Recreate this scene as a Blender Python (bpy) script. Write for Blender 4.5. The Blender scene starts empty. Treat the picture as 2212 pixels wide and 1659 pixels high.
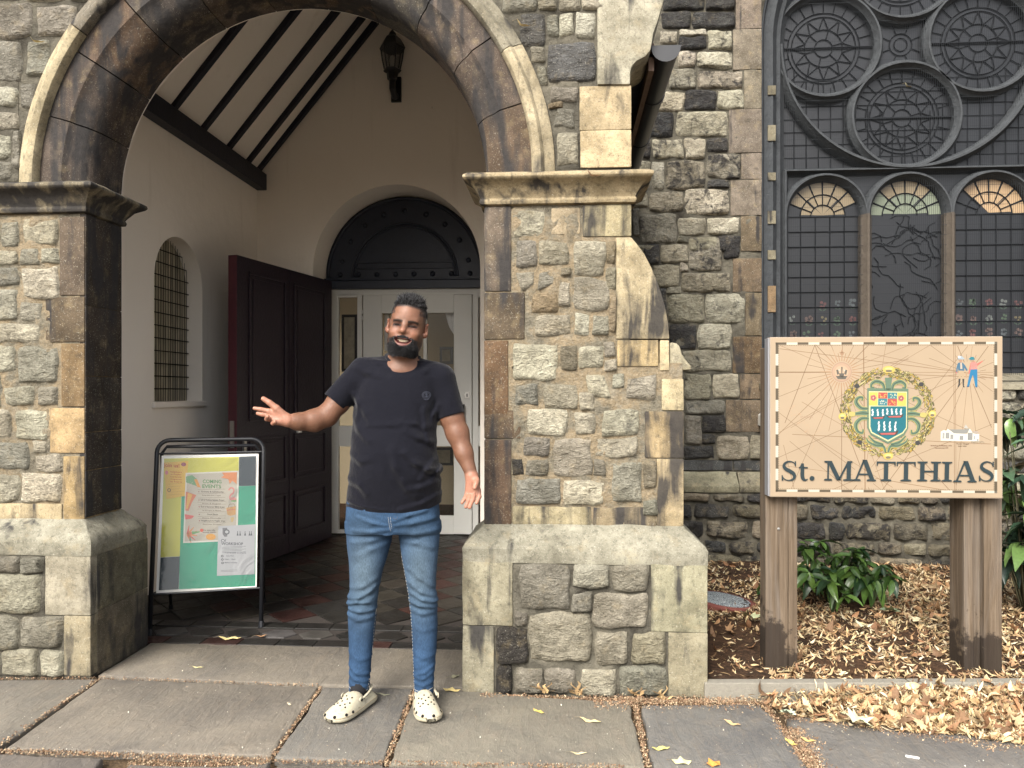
import bpy, bmesh, math, random
import numpy as np
from mathutils import Vector, Matrix, noise as mnoise

random.seed(7)
RNG = np.random.default_rng(7)
SC = bpy.context.scene
COL = SC.collection
R = math.radians

# ---------------------------------------------------------------- camera, sky, sun, exposure
FPX, CXP, HYP, EYE, YAW = 1620.0, 1106.0, 848.0, 1.34, R(4)
cam_d = bpy.data.cameras.new('camera')
cam = bpy.data.objects.new('camera', cam_d); COL.objects.link(cam)
cam.location = (0, 0, EYE); cam.rotation_euler = (R(90), 0, YAW)
cam_d.sensor_width = 36; cam_d.lens = FPX/2212*36
cam_d.shift_y = (HYP-829.5)/2212; cam_d.clip_start = .05; cam_d.clip_end = 500
SC.camera = cam

SUN_EL, SUN_AZ = 40, 202          # azimuth: direction the light comes from, degrees clockwise from +Y
world = bpy.data.worlds.new("World"); SC.world = world; world.use_nodes = True
wt = world.node_tree; wt.nodes.clear()
wo = wt.nodes.new('ShaderNodeOutputWorld'); wb = wt.nodes.new('ShaderNodeBackground')
sky = wt.nodes.new('ShaderNodeTexSky'); sky.sky_type = 'NISHITA'; sky.sun_disc = False
sky.sun_elevation = R(SUN_EL); sky.sun_rotation = R(SUN_AZ)
sky.air_density = 1.0; sky.dust_density = 4.0; sky.ozone_density = .6
hs = wt.nodes.new('ShaderNodeHueSaturation'); hs.inputs['Saturation'].default_value = .45
wt.links.new(sky.outputs[0], hs.inputs['Color']); wt.links.new(hs.outputs[0], wb.inputs[0])
wb.inputs[1].default_value = .12
wt.links.new(wb.outputs[0], wo.inputs[0])
sd = bpy.data.lights.new('sun', 'SUN'); sd.energy = 1.5; SUNK = 1.55; sd.energy *= SUNK; sd.angle = R(32); sd.color = (1, .95, .87)
sun = bpy.data.objects.new('sun', sd); COL.objects.link(sun)
az = R(SUN_AZ); el = R(SUN_EL)
sdir = Vector((math.sin(az)*math.cos(el), math.cos(az)*math.cos(el), math.sin(el)))
sun.rotation_euler = sdir.to_track_quat('Z', 'Y').to_euler(); sun.location = sdir*20
SC.view_settings.view_transform = 'Standard'; SC.view_settings.look = 'None'
SC.view_settings.gamma = 1; SC.view_settings.exposure = 1.42
SC.render.engine = 'CYCLES'
SC.cycles.use_denoising = True; SC.cycles.max_bounces = 10; SC.cycles.diffuse_bounces = 7
SC.cycles.transparent_max_bounces = 12; SC.cycles.caustics_reflective = False; SC.cycles.caustics_refractive = False

# ---------------------------------------------------------------- where a line of sight meets a real plane
CT, ST = math.cos(YAW), math.sin(YAW)
def ray(px, py):
    u = (px-CXP)/FPX; v = (HYP-py)/FPX
    return Vector((-ST+u*CT, CT+u*ST, v))
def onY(px, py, Y): d = ray(px, py); t = Y/d.y; return Vector((d.x*t, Y, EYE+d.z*t))
def onZ(px, py, Z=0): d = ray(px, py); t = (Z-EYE)/d.z; return Vector((d.x*t, d.y*t, Z))
def onX(px, py, X): d = ray(px, py); t = X/d.x; return Vector((X, d.y*t, EYE+d.z*t))
def reg(x0, y0, s):                       # measured crops of the survey picture
    return lambda x, y: ((x0+x/s)/1.03255, (y0+y/s)/1.03255)
G6 = reg(1000, 350, 3.016); G7 = reg(1000, 850, 2.3034); BB = reg(0, 400, 2.5525); CC = reg(0, 1000, 2.326)
W4 = reg(1380, 0, 2.963); W5 = reg(1380, 500, 2.0737); T6 = reg(1080, 0, 3.95); T7 = reg(0, 0, 3.77)
S6 = reg(1540, 1100, 2.707); P7 = reg(0, 1400, 1.9404); P8 = reg(1000, 1450, 1.7227)
SG = reg(1650, 720, 3.489); AF = reg(320, 950, 3.456); F7 = reg(740, 640, 2.963)

# ---------------------------------------------------------------- object helpers
def tag(o, label=None, cat=None, group=None, kind=None):
    if label: o['label'] = label
    if cat: o['category'] = cat
    if group: o['group'] = group
    if kind: o['kind'] = kind
    return o
def empty(name, loc=(0, 0, 0), rz=0, **k):
    o = bpy.data.objects.new(name, None); COL.objects.link(o)
    o.location = loc; o.rotation_euler = (0, 0, rz); o.empty_display_size = .1
    return tag(o, **k)
def link(name, me, m=None, parent=None, smooth=None, **k):
    if m is not None:
        me.materials.clear()
        for q in (m if isinstance(m, (list, tuple)) else [m]): me.materials.append(q)
    o = bpy.data.objects.new(name, me); COL.objects.link(o)
    if parent is not None: o.parent = parent
    if smooth is True: me.polygons.foreach_set('use_smooth', [True]*len(me.polygons))
    elif smooth: 
        me.polygons.foreach_set('use_smooth', [True]*len(me.polygons)); me.set_sharp_from_angle(angle=R(smooth))
    return tag(o, **k)
def pyd(name, v, f, m=None, parent=None, smooth=None, cols=None, **k):
    me = bpy.data.meshes.new(name); me.from_pydata([tuple(p) for p in v], [], f); me.update()
    if cols is not None: vcol(me, cols)
    return link(name, me, m, parent, smooth, **k)
def vcol(me, cols):
    a = me.color_attributes.new('Col', 'FLOAT_COLOR', 'POINT')
    c = np.ones((len(me.vertices), 4), np.float32); c[:, :3] = np.asarray(cols, np.float32)[:, :3]
    a.data.foreach_set('color', c.ravel())
def npmesh(name, V, Fq, m=None, parent=None, smooth=True, cols=None, **k):
    me = bpy.data.meshes.new(name); n = len(V); nf = len(Fq); w = Fq.shape[1]
    me.vertices.add(n); me.vertices.foreach_set('co', np.ascontiguousarray(V, np.float32).ravel())
    me.loops.add(nf*w); me.loops.foreach_set('vertex_index', np.ascontiguousarray(Fq, np.int32).ravel())
    me.polygons.add(nf); me.polygons.foreach_set('loop_start', np.arange(0, nf*w, w, dtype=np.int32))
    me.update(calc_edges=True); me.validate()
    if cols is not None: vcol(me, cols)
    return link(name, me, m, parent, smooth, **k)

class MB:
    """collects simple solids into one mesh"""
    def __init__(s): s.v = []; s.f = []; s.c = []; s.cur = None
    def add(s, v, f):
        b = len(s.v); s.v += [tuple(p) for p in v]; s.f += [tuple(i+b for i in q) for q in f]
        s.c += [s.cur or (1, 1, 1)]*len(v); return s
    def box(s, x0, x1, y0, y1, z0, z1, M=None):
        v = [Vector(p) for p in ((x0, y0, z0), (x1, y0, z0), (x1, y1, z0), (x0, y1, z0), (x0, y0, z1), (x1, y0, z1), (x1, y1, z1), (x0, y1, z1))]
        if M is not None: v = [M @ p for p in v]
        return s.add(v, [(0, 3, 2, 1), (4, 5, 6, 7), (0, 1, 5, 4), (1, 2, 6, 5), (2, 3, 7, 6), (3, 0, 4, 7)])
    def tube(s, pts, r, n=8, closed=False, cap=True, flat=1.0):
        pts = [Vector(p) for p in pts]; m = len(pts); rings = []
        up = None
        for i, p in enumerate(pts):
            if closed: d = pts[(i+1) % m]-pts[i-1]
            else: d = pts[min(i+1, m-1)]-pts[max(i-1, 0)]
            d.normalize()
            if up is None:
                up = Vector((0, 0, 1)) if abs(d.z) < .9 else Vector((0, 1, 0))
            a = d.cross(up).normalized(); b = a.cross(d).normalized(); up = b
            rr = r[i] if isinstance(r, (list, tuple)) else r
            rings.append([p+a*math.cos(2*math.pi*k/n)*rr+b*math.sin(2*math.pi*k/n)*rr*flat for k in range(n)])
        v = [q for g in rings for q in g]; f = []
        for i in range(m if closed else m-1):
            j = (i+1) % m
            for k in range(n): f.append((i*n+k, i*n+(k+1) % n, j*n+(k+1) % n, j*n+k))
        if cap and not closed: f += [tuple(reversed(range(n))), tuple((m-1)*n+k for k in range(n))]
        return s.add(v, f)
    def sweep(s, path, prof, closed=False):
        """path: list of (point, outward, forward) frames; prof: closed list of (o, f)"""
        n = len(prof); v = []; f = []
        for p, o, w in path:
            for a, b in prof: v.append(Vector(p)+Vector(o)*a+Vector(w)*b)
        m = len(path)
        for i in range(m if closed else m-1):
            j = (i+1) % m
            for k in range(n): f.append((i*n+k, j*n+k, j*n+(k+1) % n, i*n+(k+1) % n))
        if not closed: f += [tuple(range(n)), tuple((m-1)*n+k for k in reversed(range(n)))]
        return s.add(v, f)
    def lathe(s, prof, c=(0, 0, 0), n=24, M=None):
        v = []; f = []
        for r, z in prof:
            for k in range(n):
                a = 2*math.pi*k/n; p = Vector((r*math.cos(a), r*math.sin(a), z))
                v.append((M @ p if M is not None else p)+Vector(c))
        for i in range(len(prof)-1):
            for k in range(n): f.append((i*n+k, i*n+(k+1) % n, (i+1)*n+(k+1) % n, (i+1)*n+k))
        f += [tuple(reversed(range(n))), tuple((len(prof)-1)*n+k for k in range(n))]
        return s.add(v, f)
    def build(s, name, m=None, parent=None, smooth=None, bevel=0, seg=2, cols=False, sub=0, rough=0, **k):
        me = bpy.data.meshes.new(name); me.from_pydata(s.v, [], s.f)
        bm = bmesh.new(); bm.from_mesh(me)
        bmesh.ops.recalc_face_normals(bm, faces=bm.faces)
        if bevel: bmesh.ops.bevel(bm, geom=[e for e in bm.edges if e.is_manifold and e.calc_face_angle(0) > .5], offset=bevel, segments=seg, affect='EDGES', profile=.6)
        if sub:
            for _ in range(sub): bmesh.ops.subdivide_edges(bm, edges=[e for e in bm.edges if e.calc_length() > .03], cuts=1, use_grid_fill=True)
        if rough:
            bm.normal_update()
            for vv in bm.verts:
                vv.co += vv.normal*rough*(mnoise.noise(vv.co*9)+.6*mnoise.noise(vv.co*27)+.4*mnoise.noise(vv.co*60))
        bm.to_mesh(me); bm.free(); me.update()
        if cols: vcol(me, s.c)
        return link(name, me, m, parent, smooth, **k)

# ---------------------------------------------------------------- materials
class NT:
    def __init__(s, name, rough=.8, spec=.3):
        s.m = bpy.data.materials.new(name); s.m.use_nodes = True; s.t = s.m.node_tree; s.t.nodes.clear()
        s.out = s.n('ShaderNodeOutputMaterial'); s.b = s.n('ShaderNodeBsdfPrincipled')
        s.l(s.b.outputs[0], s.out.inputs[0]); s.b.inputs['Roughness'].default_value = rough
        s.b.inputs['Specular IOR Level'].default_value = spec
    def n(s, t): return s.t.nodes.new(t)
    def l(s, a, b): s.t.links.new(a, b)
    def set(s, inp, v):
        if hasattr(v, 'is_linked') or isinstance(v, bpy.types.NodeSocket): s.l(v, inp)
        elif v is not None:
            if inp.type == 'RGBA' and not hasattr(v, '__len__'): v = (v, v, v, 1)
            if inp.type == 'RGBA' and len(v) == 3: v = (*v, 1)
            inp.default_value = v
    def pos(s, sc=(1, 1, 1), kind='pos', off=(0, 0, 0)):
        if kind == 'pos': o = s.n('ShaderNodeNewGeometry').outputs['Position']
        else: o = s.n('ShaderNodeTexCoord').outputs[{'obj': 'Object', 'gen': 'Generated', 'uv': 'UV'}[kind]]
        mp = s.n('ShaderNodeMapping'); mp.inputs['Scale'].default_value = sc; mp.inputs['Location'].default_value = off
        s.l(o, mp.inputs[0]); return mp.outputs[0]
    def noise(s, scale=5, detail=4, rough=.6, vec=None, dist=0, col=False):
        k = s.n('ShaderNodeTexNoise'); k.inputs['Scale'].default_value = scale; k.inputs['Detail'].default_value = detail
        k.inputs['Roughness'].default_value = rough; k.inputs['Distortion'].default_value = dist
        s.l(vec if vec is not None else s.pos(), k.inputs['Vector']); return k.outputs['Color' if col else 'Fac']
    def vor(s, scale=5, vec=None, feat='F1', out='Distance', rnd=1):
        k = s.n('ShaderNodeTexVoronoi'); k.feature = feat; k.inputs['Scale'].default_value = scale; k.inputs['Randomness'].default_value = rnd
        s.l(vec if vec is not None else s.pos(), k.inputs['Vector']); return k.outputs[out]
    def ramp(s, f, stops, const=False):
        k = s.n('ShaderNodeValToRGB'); e = k.color_ramp.elements
        if const: k.color_ramp.interpolation = 'CONSTANT'
        while len(e) < len(stops): e.new(.5)
        for i, (p, c) in enumerate(stops):
            e[i].position = p; e[i].color = (c, c, c, 1) if not hasattr(c, '__len__') else (*c[:3], 1)
        s.set(k.inputs[0], f); return k.outputs[0]
    def mix(s, f, a, b, mode='MIX'):
        k = s.n('ShaderNodeMix'); k.data_type = 'RGBA'; k.blend_type = mode
        s.set(k.inputs[0], f); s.set(k.inputs[6], a); s.set(k.inputs[7], b); return k.outputs[2]
    def math(s, op, a, b=0.0, clamp=False):
        k = s.n('ShaderNodeMath'); k.operation = op; k.use_clamp = clamp
        s.set(k.inputs[0], a); s.set(k.inputs[1], b); return k.outputs[0]
    def bump(s, h, dist=.01, st=1, nrm=None):
        k = s.n('ShaderNodeBump'); k.inputs['Strength'].default_value = st; k.inputs['Distance'].default_value = dist
        s.l(h, k.inputs['Height'])
        if nrm is not None: s.l(nrm, k.inputs['Normal'])
        return k.outputs[0]
    def fin(s, col=None, rough=None, nrm=None):
        if col is not None: s.set(s.b.inputs['Base Color'], col)
        if rough is not None: s.set(s.b.inputs['Roughness'], rough)
        if nrm is not None: s.l(nrm, s.b.inputs['Normal'])
        return s.m
def lin(c, k=1.0):
    if isinstance(c, str): c = tuple(int(c[i:i+2], 16) for i in (0, 2, 4))
    return tuple((((x/255)/12.92) if x/255 < .04045 else (((x/255)+.055)/1.055)**2.4)*k for x in c)

def mat_stone(name, bumpd=.012, streak=False, pits=True, sootsc=9):
    """natural stone: colour of each block from the object's colour, soot share from its alpha"""
    t = NT(name, .9, .2)
    oi = t.n('ShaderNodeObjectInfo')
    n1 = t.noise(7, 6, .65); n2 = t.noise(38, 6, .7); n3 = t.noise(160, 3, .6)
    c = t.mix(t.ramp(n1, [(.35, 0), (.65, 1)]), t.mix(1.0, oi.outputs['Color'], (.62, .60, .54), 'MULTIPLY'), t.mix(1.0, oi.outputs['Color'], (1.22, 1.2, 1.12), 'MULTIPLY'))
    c = t.mix(t.ramp(n2, [(.3, .55), (.5, 0)]), c, (.035, .032, .026))
    c = t.mix(t.ramp(t.noise(15, 5, .6, off_vec(t)), [(.55, 0), (.75, .35)]), c, (.31, .245, .14))
    c = t.mix(t.ramp(n3, [(.60, 0), (.75, .55)]), c, (.50, .475, .40)); c = t.mix(t.ramp(n3, [(.28, .6), (.42, 0)]), c, (.05, .045, .038))
    if streak: sv = t.noise(1, 4, .5, t.pos((13, 13, 1.7)), .5); sv = t.math('MULTIPLY', sv, t.ramp(t.noise(3.2, 3, .6, t.pos(off=(2, 8, 3))), [(.35, .84), (.6, 1.14)]))
    else: sv = t.noise(sootsc, 7, .66, t.pos(off=(5, 3, 1)), .8)
    thr = t.math('ADD', t.math('SUBTRACT', sv, 1.0), oi.outputs['Alpha'])      # alpha .3 none .. .8 much
    soot = t.math('MULTIPLY', thr, 7.0, True)
    c = t.mix(t.math('MULTIPLY', soot, .93), c, t.mix(n2, (.012, .012, .014), (.05, .047, .045)))
    pit = t.ramp(t.vor(55, t.pos((1, 1, 1.4))), [(0, 0), (.16, 1)])
    rg = t.math('ABSOLUTE', t.math('SUBTRACT', t.noise(16, 6, .62, t.pos((1, 1, 1.9)), .5), .5)); h = t.math('ADD', t.math('MULTIPLY', n1, .8), t.math('MULTIPLY', n2, .5))
    if not streak:
        h = t.math('ADD', h, t.math('MULTIPLY', rg, 1.3)); c = t.mix(t.ramp(rg, [(.0, .32), (.03, 0)]), c, (.07, .06, .045))
    h = t.math('ADD', h, t.math('MULTIPLY', n3, .12))
    if pits:
        h = t.math('ADD', h, t.math('MULTIPLY', pit, .1)); 
    return t.fin(c, .92, t.bump(h, bumpd, .9))
def off_vec(t): return t.pos(off=(9, 4, 7))

M = {}
M['rubble'] = mat_stone('rough_stone', .04)
M['ashlar'] = mat_stone('dressed_stone', .007, True)
M['nave'] = mat_stone('weathered_stone', .045, sootsc=13)
def simple(name, col, rough=.6, spec=.3, nsc=0, namt=.2, bump=0, metal=0, bsc=None):
    t = NT(name, rough, spec); c = col
    if nsc:
        n = t.noise(nsc, 5, .65)
        c = t.mix(n, tuple(x*(1-namt) for x in col), tuple(x*(1+namt) for x in col))
        t.fin(c)
        if bump: t.fin(nrm=t.bump(t.noise(bsc or nsc*3, 4, .6), bump))
    else: t.fin(c)
    t.b.inputs['Metallic'].default_value = metal
    return t.m
# mortar
t = NT('lime_mortar', .95, .1)
n = t.noise(6, 6, .7); g = t.noise(150, 4, .7)
c = t.ramp(n, [(.3, (.12, .105, .08)), (.42, (.27, .245, .185)), (.55, (.40, .315, .20)), (.7, (.34, .31, .24))])
c = t.mix(t.ramp(g, [(.5, 0), (.75, .5)]), c, (.55, .5, .4))
hh = t.math('ADD', t.math('MULTIPLY', t.noise(22, 6, .75), 1.0), t.math('MULTIPLY', g, .25))
c = t.mix(t.ramp(t.noise(45, 6, .75), [(.3, .55), (.5, 0)]), c, (.10, .085, .06)); c = t.mix(1., c, (.70, .70, .70), 'MULTIPLY'); M['mortar'] = t.fin(c, .95, t.bump(hh, .03))
t = NT('grey_mortar', .95, .1)
n = t.noise(5, 6, .7); g = t.noise(150, 4, .7)
c = t.ramp(n, [(.3, (.03, .027, .022)), (.5, (.095, .088, .07)), (.7, (.17, .155, .12))])
M['mortar_dark'] = t.fin(c, .95, t.bump(t.math('ADD', t.noise(20, 6, .75), t.math('MULTIPLY', g, .25)), .02))
# plaster
t = NT('cream_plaster', .8, .2)
n = t.noise(1.6, 5, .6); s_ = t.noise(1, 5, .6, t.pos((9, 9, .8)))
c = t.mix(n, (.80, .745, .67), (.86, .81, .735)); c = t.mix(t.ramp(s_, [(.6, 0), (.8, .25)]), c, (.4, .34, .26))
c = t.mix(t.ramp(t.noise(14, 6, .8), [(.68, 0), (.72, .35)]), c, (.30, .27, .22))
M['plaster'] = t.fin(c, .8, t.bump(t.noise(9, 6, .6), .006))
M['timber_black'] = simple('dark_stained_timber', (.014, .016, .026), .5, .3, 12, .4, .003)
# paving
t = NT('york_stone', .75, .3)
oi = t.n('ShaderNodeObjectInfo')
n1 = t.noise(2.2, 7, .65, dist=.6); n2 = t.noise(1, 7, .7, t.pos((22, 5, 1)), 1.0); n3 = t.noise(220, 3, .6)
c = t.mix(t.ramp(n1, [(.3, 0), (.7, 1)]), t.mix(1., oi.outputs['Color'], (.72, .72, .74), 'MULTIPLY'), t.mix(1., oi.outputs['Color'], (1.3, 1.25, 1.15), 'MULTIPLY'))
c = t.mix(t.ramp(n2, [(.5, 0), (.7, .45)]), c, (.20, .165, .125))
c = t.mix(t.ramp(t.noise(6, 8, .75, dist=2), [(.47, 0), (.5, .3), (.53, 0)]), c, (.24, .205, .165))
c = t.mix(t.ramp(n3, [(.66, 0), (.72, .6)]), c, (.36, .335, .285))
hh = t.math('ADD', t.math('MULTIPLY', n2, .8), t.math('MULTIPLY', t.noise(14, 7, .7, dist=1.2), .7)); hh = t.math('ADD', hh, t.math('MULTIPLY', n3, .08))
M['paving'] = t.fin(c, t.ramp(n1, [(.3, .6), (.7, .9)]), t.bump(hh, .012))
# earth
t = NT('dark_mulch', .95, .1)
n = t.noise(30, 6, .8); n2 = t.noise(3, 4, .6)
c = t.ramp(n, [(.3, (.014, .010, .008)), (.5, (.052, .033, .022)), (.62, (.115, .064, .038)), (.75, (.2, .125, .07))])
M['soil'] = t.fin(t.mix(t.ramp(n2, [(.4, 0), (.7, .5)]), c, (.10, .055, .03)), .95, t.bump(n, .02))
t = NT('sandy_ground', .95, .1)
n = t.noise(60, 6, .8)
M['ground'] = t.fin(t.ramp(n, [(.3, (.05, .04, .03)), (.5, (.115, .08, .05)), (.7, (.22, .15, .085))]), .95, t.bump(n, .01))
# attribute-coloured
def mat_attr(name, rough=.7, spec=.3, nsc=80, namt=.15, sss=0, bump=0, transl=0, coat=0):
    t = NT(name, rough, spec); a = t.n('ShaderNodeAttribute'); a.attribute_name = 'Col'
    c = a.outputs['Color']
    if namt:
        n = t.noise(nsc, 4, .6); c = t.mix(1., c, t.ramp(n, [(.25, 1-namt), (.75, 1+namt)]), 'MULTIPLY')
        if bump: t.fin(nrm=t.bump(n, bump))
    t.fin(c)
    if sss: t.b.inputs['Subsurface Weight'].default_value = sss; t.b.inputs['Subsurface Scale'].default_value = .01; t.b.inputs['Subsurface Radius'].default_value = (1, .35, .2)
    if coat: t.b.inputs['Coat Weight'].default_value = coat
    return t.m
M['print'] = mat_attr('printed_paper', .55, .3, 5, .05)
M['signprint'] = mat_attr('printed_board', .5, .3, 3, .06)
M['litter'] = mat_attr('dry_leaves', .7, .3, 120, .25)
M['leaf'] = mat_attr('glossy_leaf', .32, .5, 60, .15)
M['skin'] = mat_attr('skin', .5, .35, 90, .10, sss=.12, bump=.0012)
M['hair'] = mat_attr('hair_strands', .45, .4, 60, .0)
M['black_paint'] = simple('black_painted_steel', (.012, .013, .016), .35, .5)
M['white_frame'] = simple('grey_white_paint', (.60, .60, .57), .5, .35, 4, .06)
M['white'] = simple('white_plastic', (.72, .71, .66), .5, .4)
M['steel'] = simple('dull_steel', (.35, .34, .32), .4, .5, metal=.8)
M['navy'] = simple('navy_paint', (.014, .019, .034), .45, .4, 20, .3, .002)
M['door'] = simple('aubergine_paint', (.017, .010, .016), .42, .4, 14, .35, .003)
M['door_edge'] = simple('maroon_edge_paint', (.075, .018, .026), .5, .4, 14, .3, .003)
M['lead'] = simple('lead_came', (.008, .009, .011), .7, .15)
M['tracery'] = simple('sooty_tracery_stone', (.044, .048, .052), .85, .2, 16, .45, .006)
M['tracery_brown'] = simple('brown_mullion_stone', (.072, .06, .048), .85, .2, 16, .4, .006)
M['wire'] = simple('wire_grille', (.016, .019, .022), .6, .2)
M['kerb'] = simple('concrete_kerb', (.22, .205, .17), .9, .2, 60, .25, .004)
M['slate'] = simple('roof_slate', (.06, .065, .075), .7, .3, 8, .3, .004)
M['cig'] = simple('white_stub', (.8, .8, .8), .7)
M['interior'] = simple('interior_wall', (.36, .30, .2), .85, .2, 6, .1)
def mat_glass(name, tint, tr, rough=.05):
    t = NT(name, rough, .5); t.fin(tint)
    tp = t.n('ShaderNodeBsdfTransparent'); mx = t.n('ShaderNodeMixShader'); mx.inputs[0].default_value = tr
    t.l(t.b.outputs[0], mx.inputs[1]); t.l(tp.outputs[0], mx.inputs[2]); t.l(mx.outputs[0], t.out.inputs[0]); return t.m
M['glass'] = mat_glass('door_glass', (.05, .05, .04), .80)
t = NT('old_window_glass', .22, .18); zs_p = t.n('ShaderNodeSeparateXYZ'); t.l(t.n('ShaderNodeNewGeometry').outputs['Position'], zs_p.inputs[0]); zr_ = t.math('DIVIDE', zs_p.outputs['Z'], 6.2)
M['pane'] = t.fin(t.mix(1., t.mix(t.vor(9, out='Distance', feat='F1'), (.026, .034, .040), (.07, .082, .09)), t.ramp(zr_, [(.0, .7), (1, .9)]), 'MULTIPLY'), .25, t.bump(t.noise(12, 3, .5), .004))  # brightness gradient up the window painted into the glass colour
M['pane_cream'] = simple('cream_glass', (.22, .175, .11), .35, .4, 5, .2)
M['pane_orange'] = simple('amber_glass', (.36, .25, .145), .35, .4, 5, .1)
M['pane_green'] = simple('pale_green_glass', (.16, .185, .135), .35, .4, 5, .1)
t = NT('obscure_glass', .3, .5)
sv = t.noise(1, 5, .6, t.pos((30, 30, 1.5)))
M['pane_side'] = t.fin(t.ramp(sv, [(.3, (.12, .115, .09)), (.5, (.34, .30, .21)), (.7, (.60, .54, .40))]), .3)
# timber posts
t = NT('weathered_oak', .8, .2)
n = t.noise(1, 8, .7, t.pos((45, 45, 1.6)), .6); k = t.noise(1, 6, .6, t.pos((7, 7, .9)), 1.5)
c = t.ramp(n, [(.25, (.034, .024, .016)), (.5, (.105, .077, .052)), (.75, (.19, .148, .106))])
c = t.mix(t.ramp(k, [(.5, 0), (.75, .6)]), c, (.17, .15, .13))
sep = t.n('ShaderNodeSeparateXYZ'); t.l(t.n('ShaderNodeNewGeometry').outputs['Position'], sep.inputs[0])
low = t.math('ADD', t.math('MULTIPLY', sep.outputs['Z'], -3.0), t.math('MULTIPLY', t.noise(7, 6, .7), 2.4))
M['post'] = t.fin(t.mix(t.ramp(low, [(.45, 0), (.62, .85)]), c, (.018, .013, .010)), .8, t.bump(n, .006))
# ================================================================ stone blocks
LIGHT = (.45, .43, .36); PALE = (.53, .505, .42); GREY = (.285, .275, .24); MID = (.365, .35, .29); CREAM = (.45, .385, .265)
TAN = (.31, .255, .18); BROWN = (.115, .086, .062); DBROWN = (.06, .042, .034); DARK = (.05, .047, .045); SLATE = (.13, .13, .135); DUN = (.29, .26, .20)
def jit(c, a=.12):
    k = 1+random.uniform(-a, a); return (c[0]*k*(1+random.uniform(-.03, .05)), c[1]*k, c[2]*k*(1+random.uniform(-.05, .03)))
def setc(o, col, soot=.3): o.color = (*[c*.70 for c in col], soot); return o
def quadpts(p, rg):
    if len(p) == 4 and not hasattr(p[0], '__len__'):
        x0, y0, x1, y1 = p; p = [(x0, y0), (x1, y0), (x1, y1), (x0, y1)]
    return [rg(*q) if rg else q for q in p]
def stone(parent, p, rg, Y, col=MID, soot=.32, mat='rubble', proud=.008, rough=.008, rnd=.22, name='stone', inset=-.006, world=False):
    q = p if world else [onY(a, b, Y) for a, b in quadpts(p, rg)]      # TL TR BR BL
    q = [Vector((a.x, 0, a.z)) for a in q]
    c = sum(q, Vector())/4; w = (q[1]-q[0]).length; h = (q[0]-q[3]).length
    nx = max(5, min(14, int(w/.02))); nz = max(5, min(12, int(h/.02)))
    sd = random.random()*50; tx = random.uniform(-.5, .5); tz = random.uniform(-.5, .5); V = []; F = []
    ix = 1-inset*2/max(w, .02); iz = 1-inset*2/max(h, .02)
    for j in range(nz+1):
        for i in range(nx+1):
            s = -1+2*i/nx; t = -1+2*j/nz
            # bunch samples toward the rim so that it rolls over
            s = math.copysign(abs(s)**.62, s); t = math.copysign(abs(t)**.62, t)
            a = s*math.sqrt(1-rnd*t*t/2)*ix; b = t*math.sqrt(1-rnd*s*s/2)*iz
            e = max(abs(s), abs(t))
            pt = (q[3]*(1-a)*(1-b)+q[2]*(1+a)*(1-b)+q[1]*(1+a)*(1+b)+q[0]*(1-a)*(1+b))/4
            nn = mnoise.noise(Vector((pt.x*14, sd, pt.z*14)))
            pt = pt+Vector((mnoise.noise(Vector((pt.x*11, sd+9, pt.z*11))), 0, mnoise.noise(Vector((pt.x*11, sd+19, pt.z*11)))))*.016*e
            pr = (1-abs(s)**9)*(1-abs(t)**9)
            rg_ = 1-abs(mnoise.noise(Vector((pt.x*9+sd, 3, pt.z*9))))*2
            y = .004-proud*pr*(.9+.5*nn)-rough*pr*(rg_*1.1+mnoise.noise(Vector((pt.x*30, sd, pt.z*30)))*.8+tx*s+tz*t) + (.022 if e > .999 else 0)
            V.append((pt.x-c.x, y, pt.z-c.z))
    for j in range(nz):
        for i in range(nx):
            k = j*(nx+1)+i; F.append((k, k+1, k+nx+2, k+nx+1))
    o = pyd(name, V, F, M[mat], parent, True); o.location = (c.x, Y, c.z)
    return setc(o, jit(col), soot+random.uniform(-.03, .03)+(.04 if mat == 'nave' else .012))
def block(parent, p, rg, Y, Y1, col, soot=.35, mat='ashlar', name='quoin', gap=.004, bev=.006, rough=.0016, xr=None, proud=0):
    q = [onY(a, b, Y) for a, b in quadpts(p, rg)]
    x0, x1 = min(a.x for a in q), max(a.x for a in q); z0, z1 = min(a.z for a in q), max(a.z for a in q)
    if xr: x0 = xr[0] if xr[0] is not None else x0; x1 = xr[1] if xr[1] is not None else x1
    c = Vector(((x0+x1)/2, Y, (z0+z1)/2))
    b = MB().box(x0-c.x+gap/2, x1-c.x-gap/2, -proud, Y1-Y, z0-c.z+gap/2, z1-c.z-gap/2)
    me_o = b.build(name, M[mat], parent, 35, bevel=bev, sub=2)
    for v in me_o.data.vertices:
        w = v.co+c; n = v.normal
        v.co += n*rough*(mnoise.noise(w*14)+.7*mnoise.noise(w*40))
    me_o.location = c
    return setc(me_o, jit(col, .08), soot)
def prism(parent, pts, y0, y1, mat, name, col=None, soot=.35, bev=.008, smooth=35, origin=None):
    """pts: (x,z) outline, counter-clockwise seen from the front"""
    n = len(pts); v = [(x, y0, z) for x, z in pts]+[(x, y1, z) for x, z in pts]
    f = [tuple(range(n)), tuple(reversed(range(n, 2*n)))]+[(i, i+n, (i+1) % n+n, (i+1) % n) for i in range(n)]
    o = MB().add(v, f).build(name, M[mat], parent, smooth, bevel=bev)
    return setc(o, col, soot) if col else o
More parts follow.
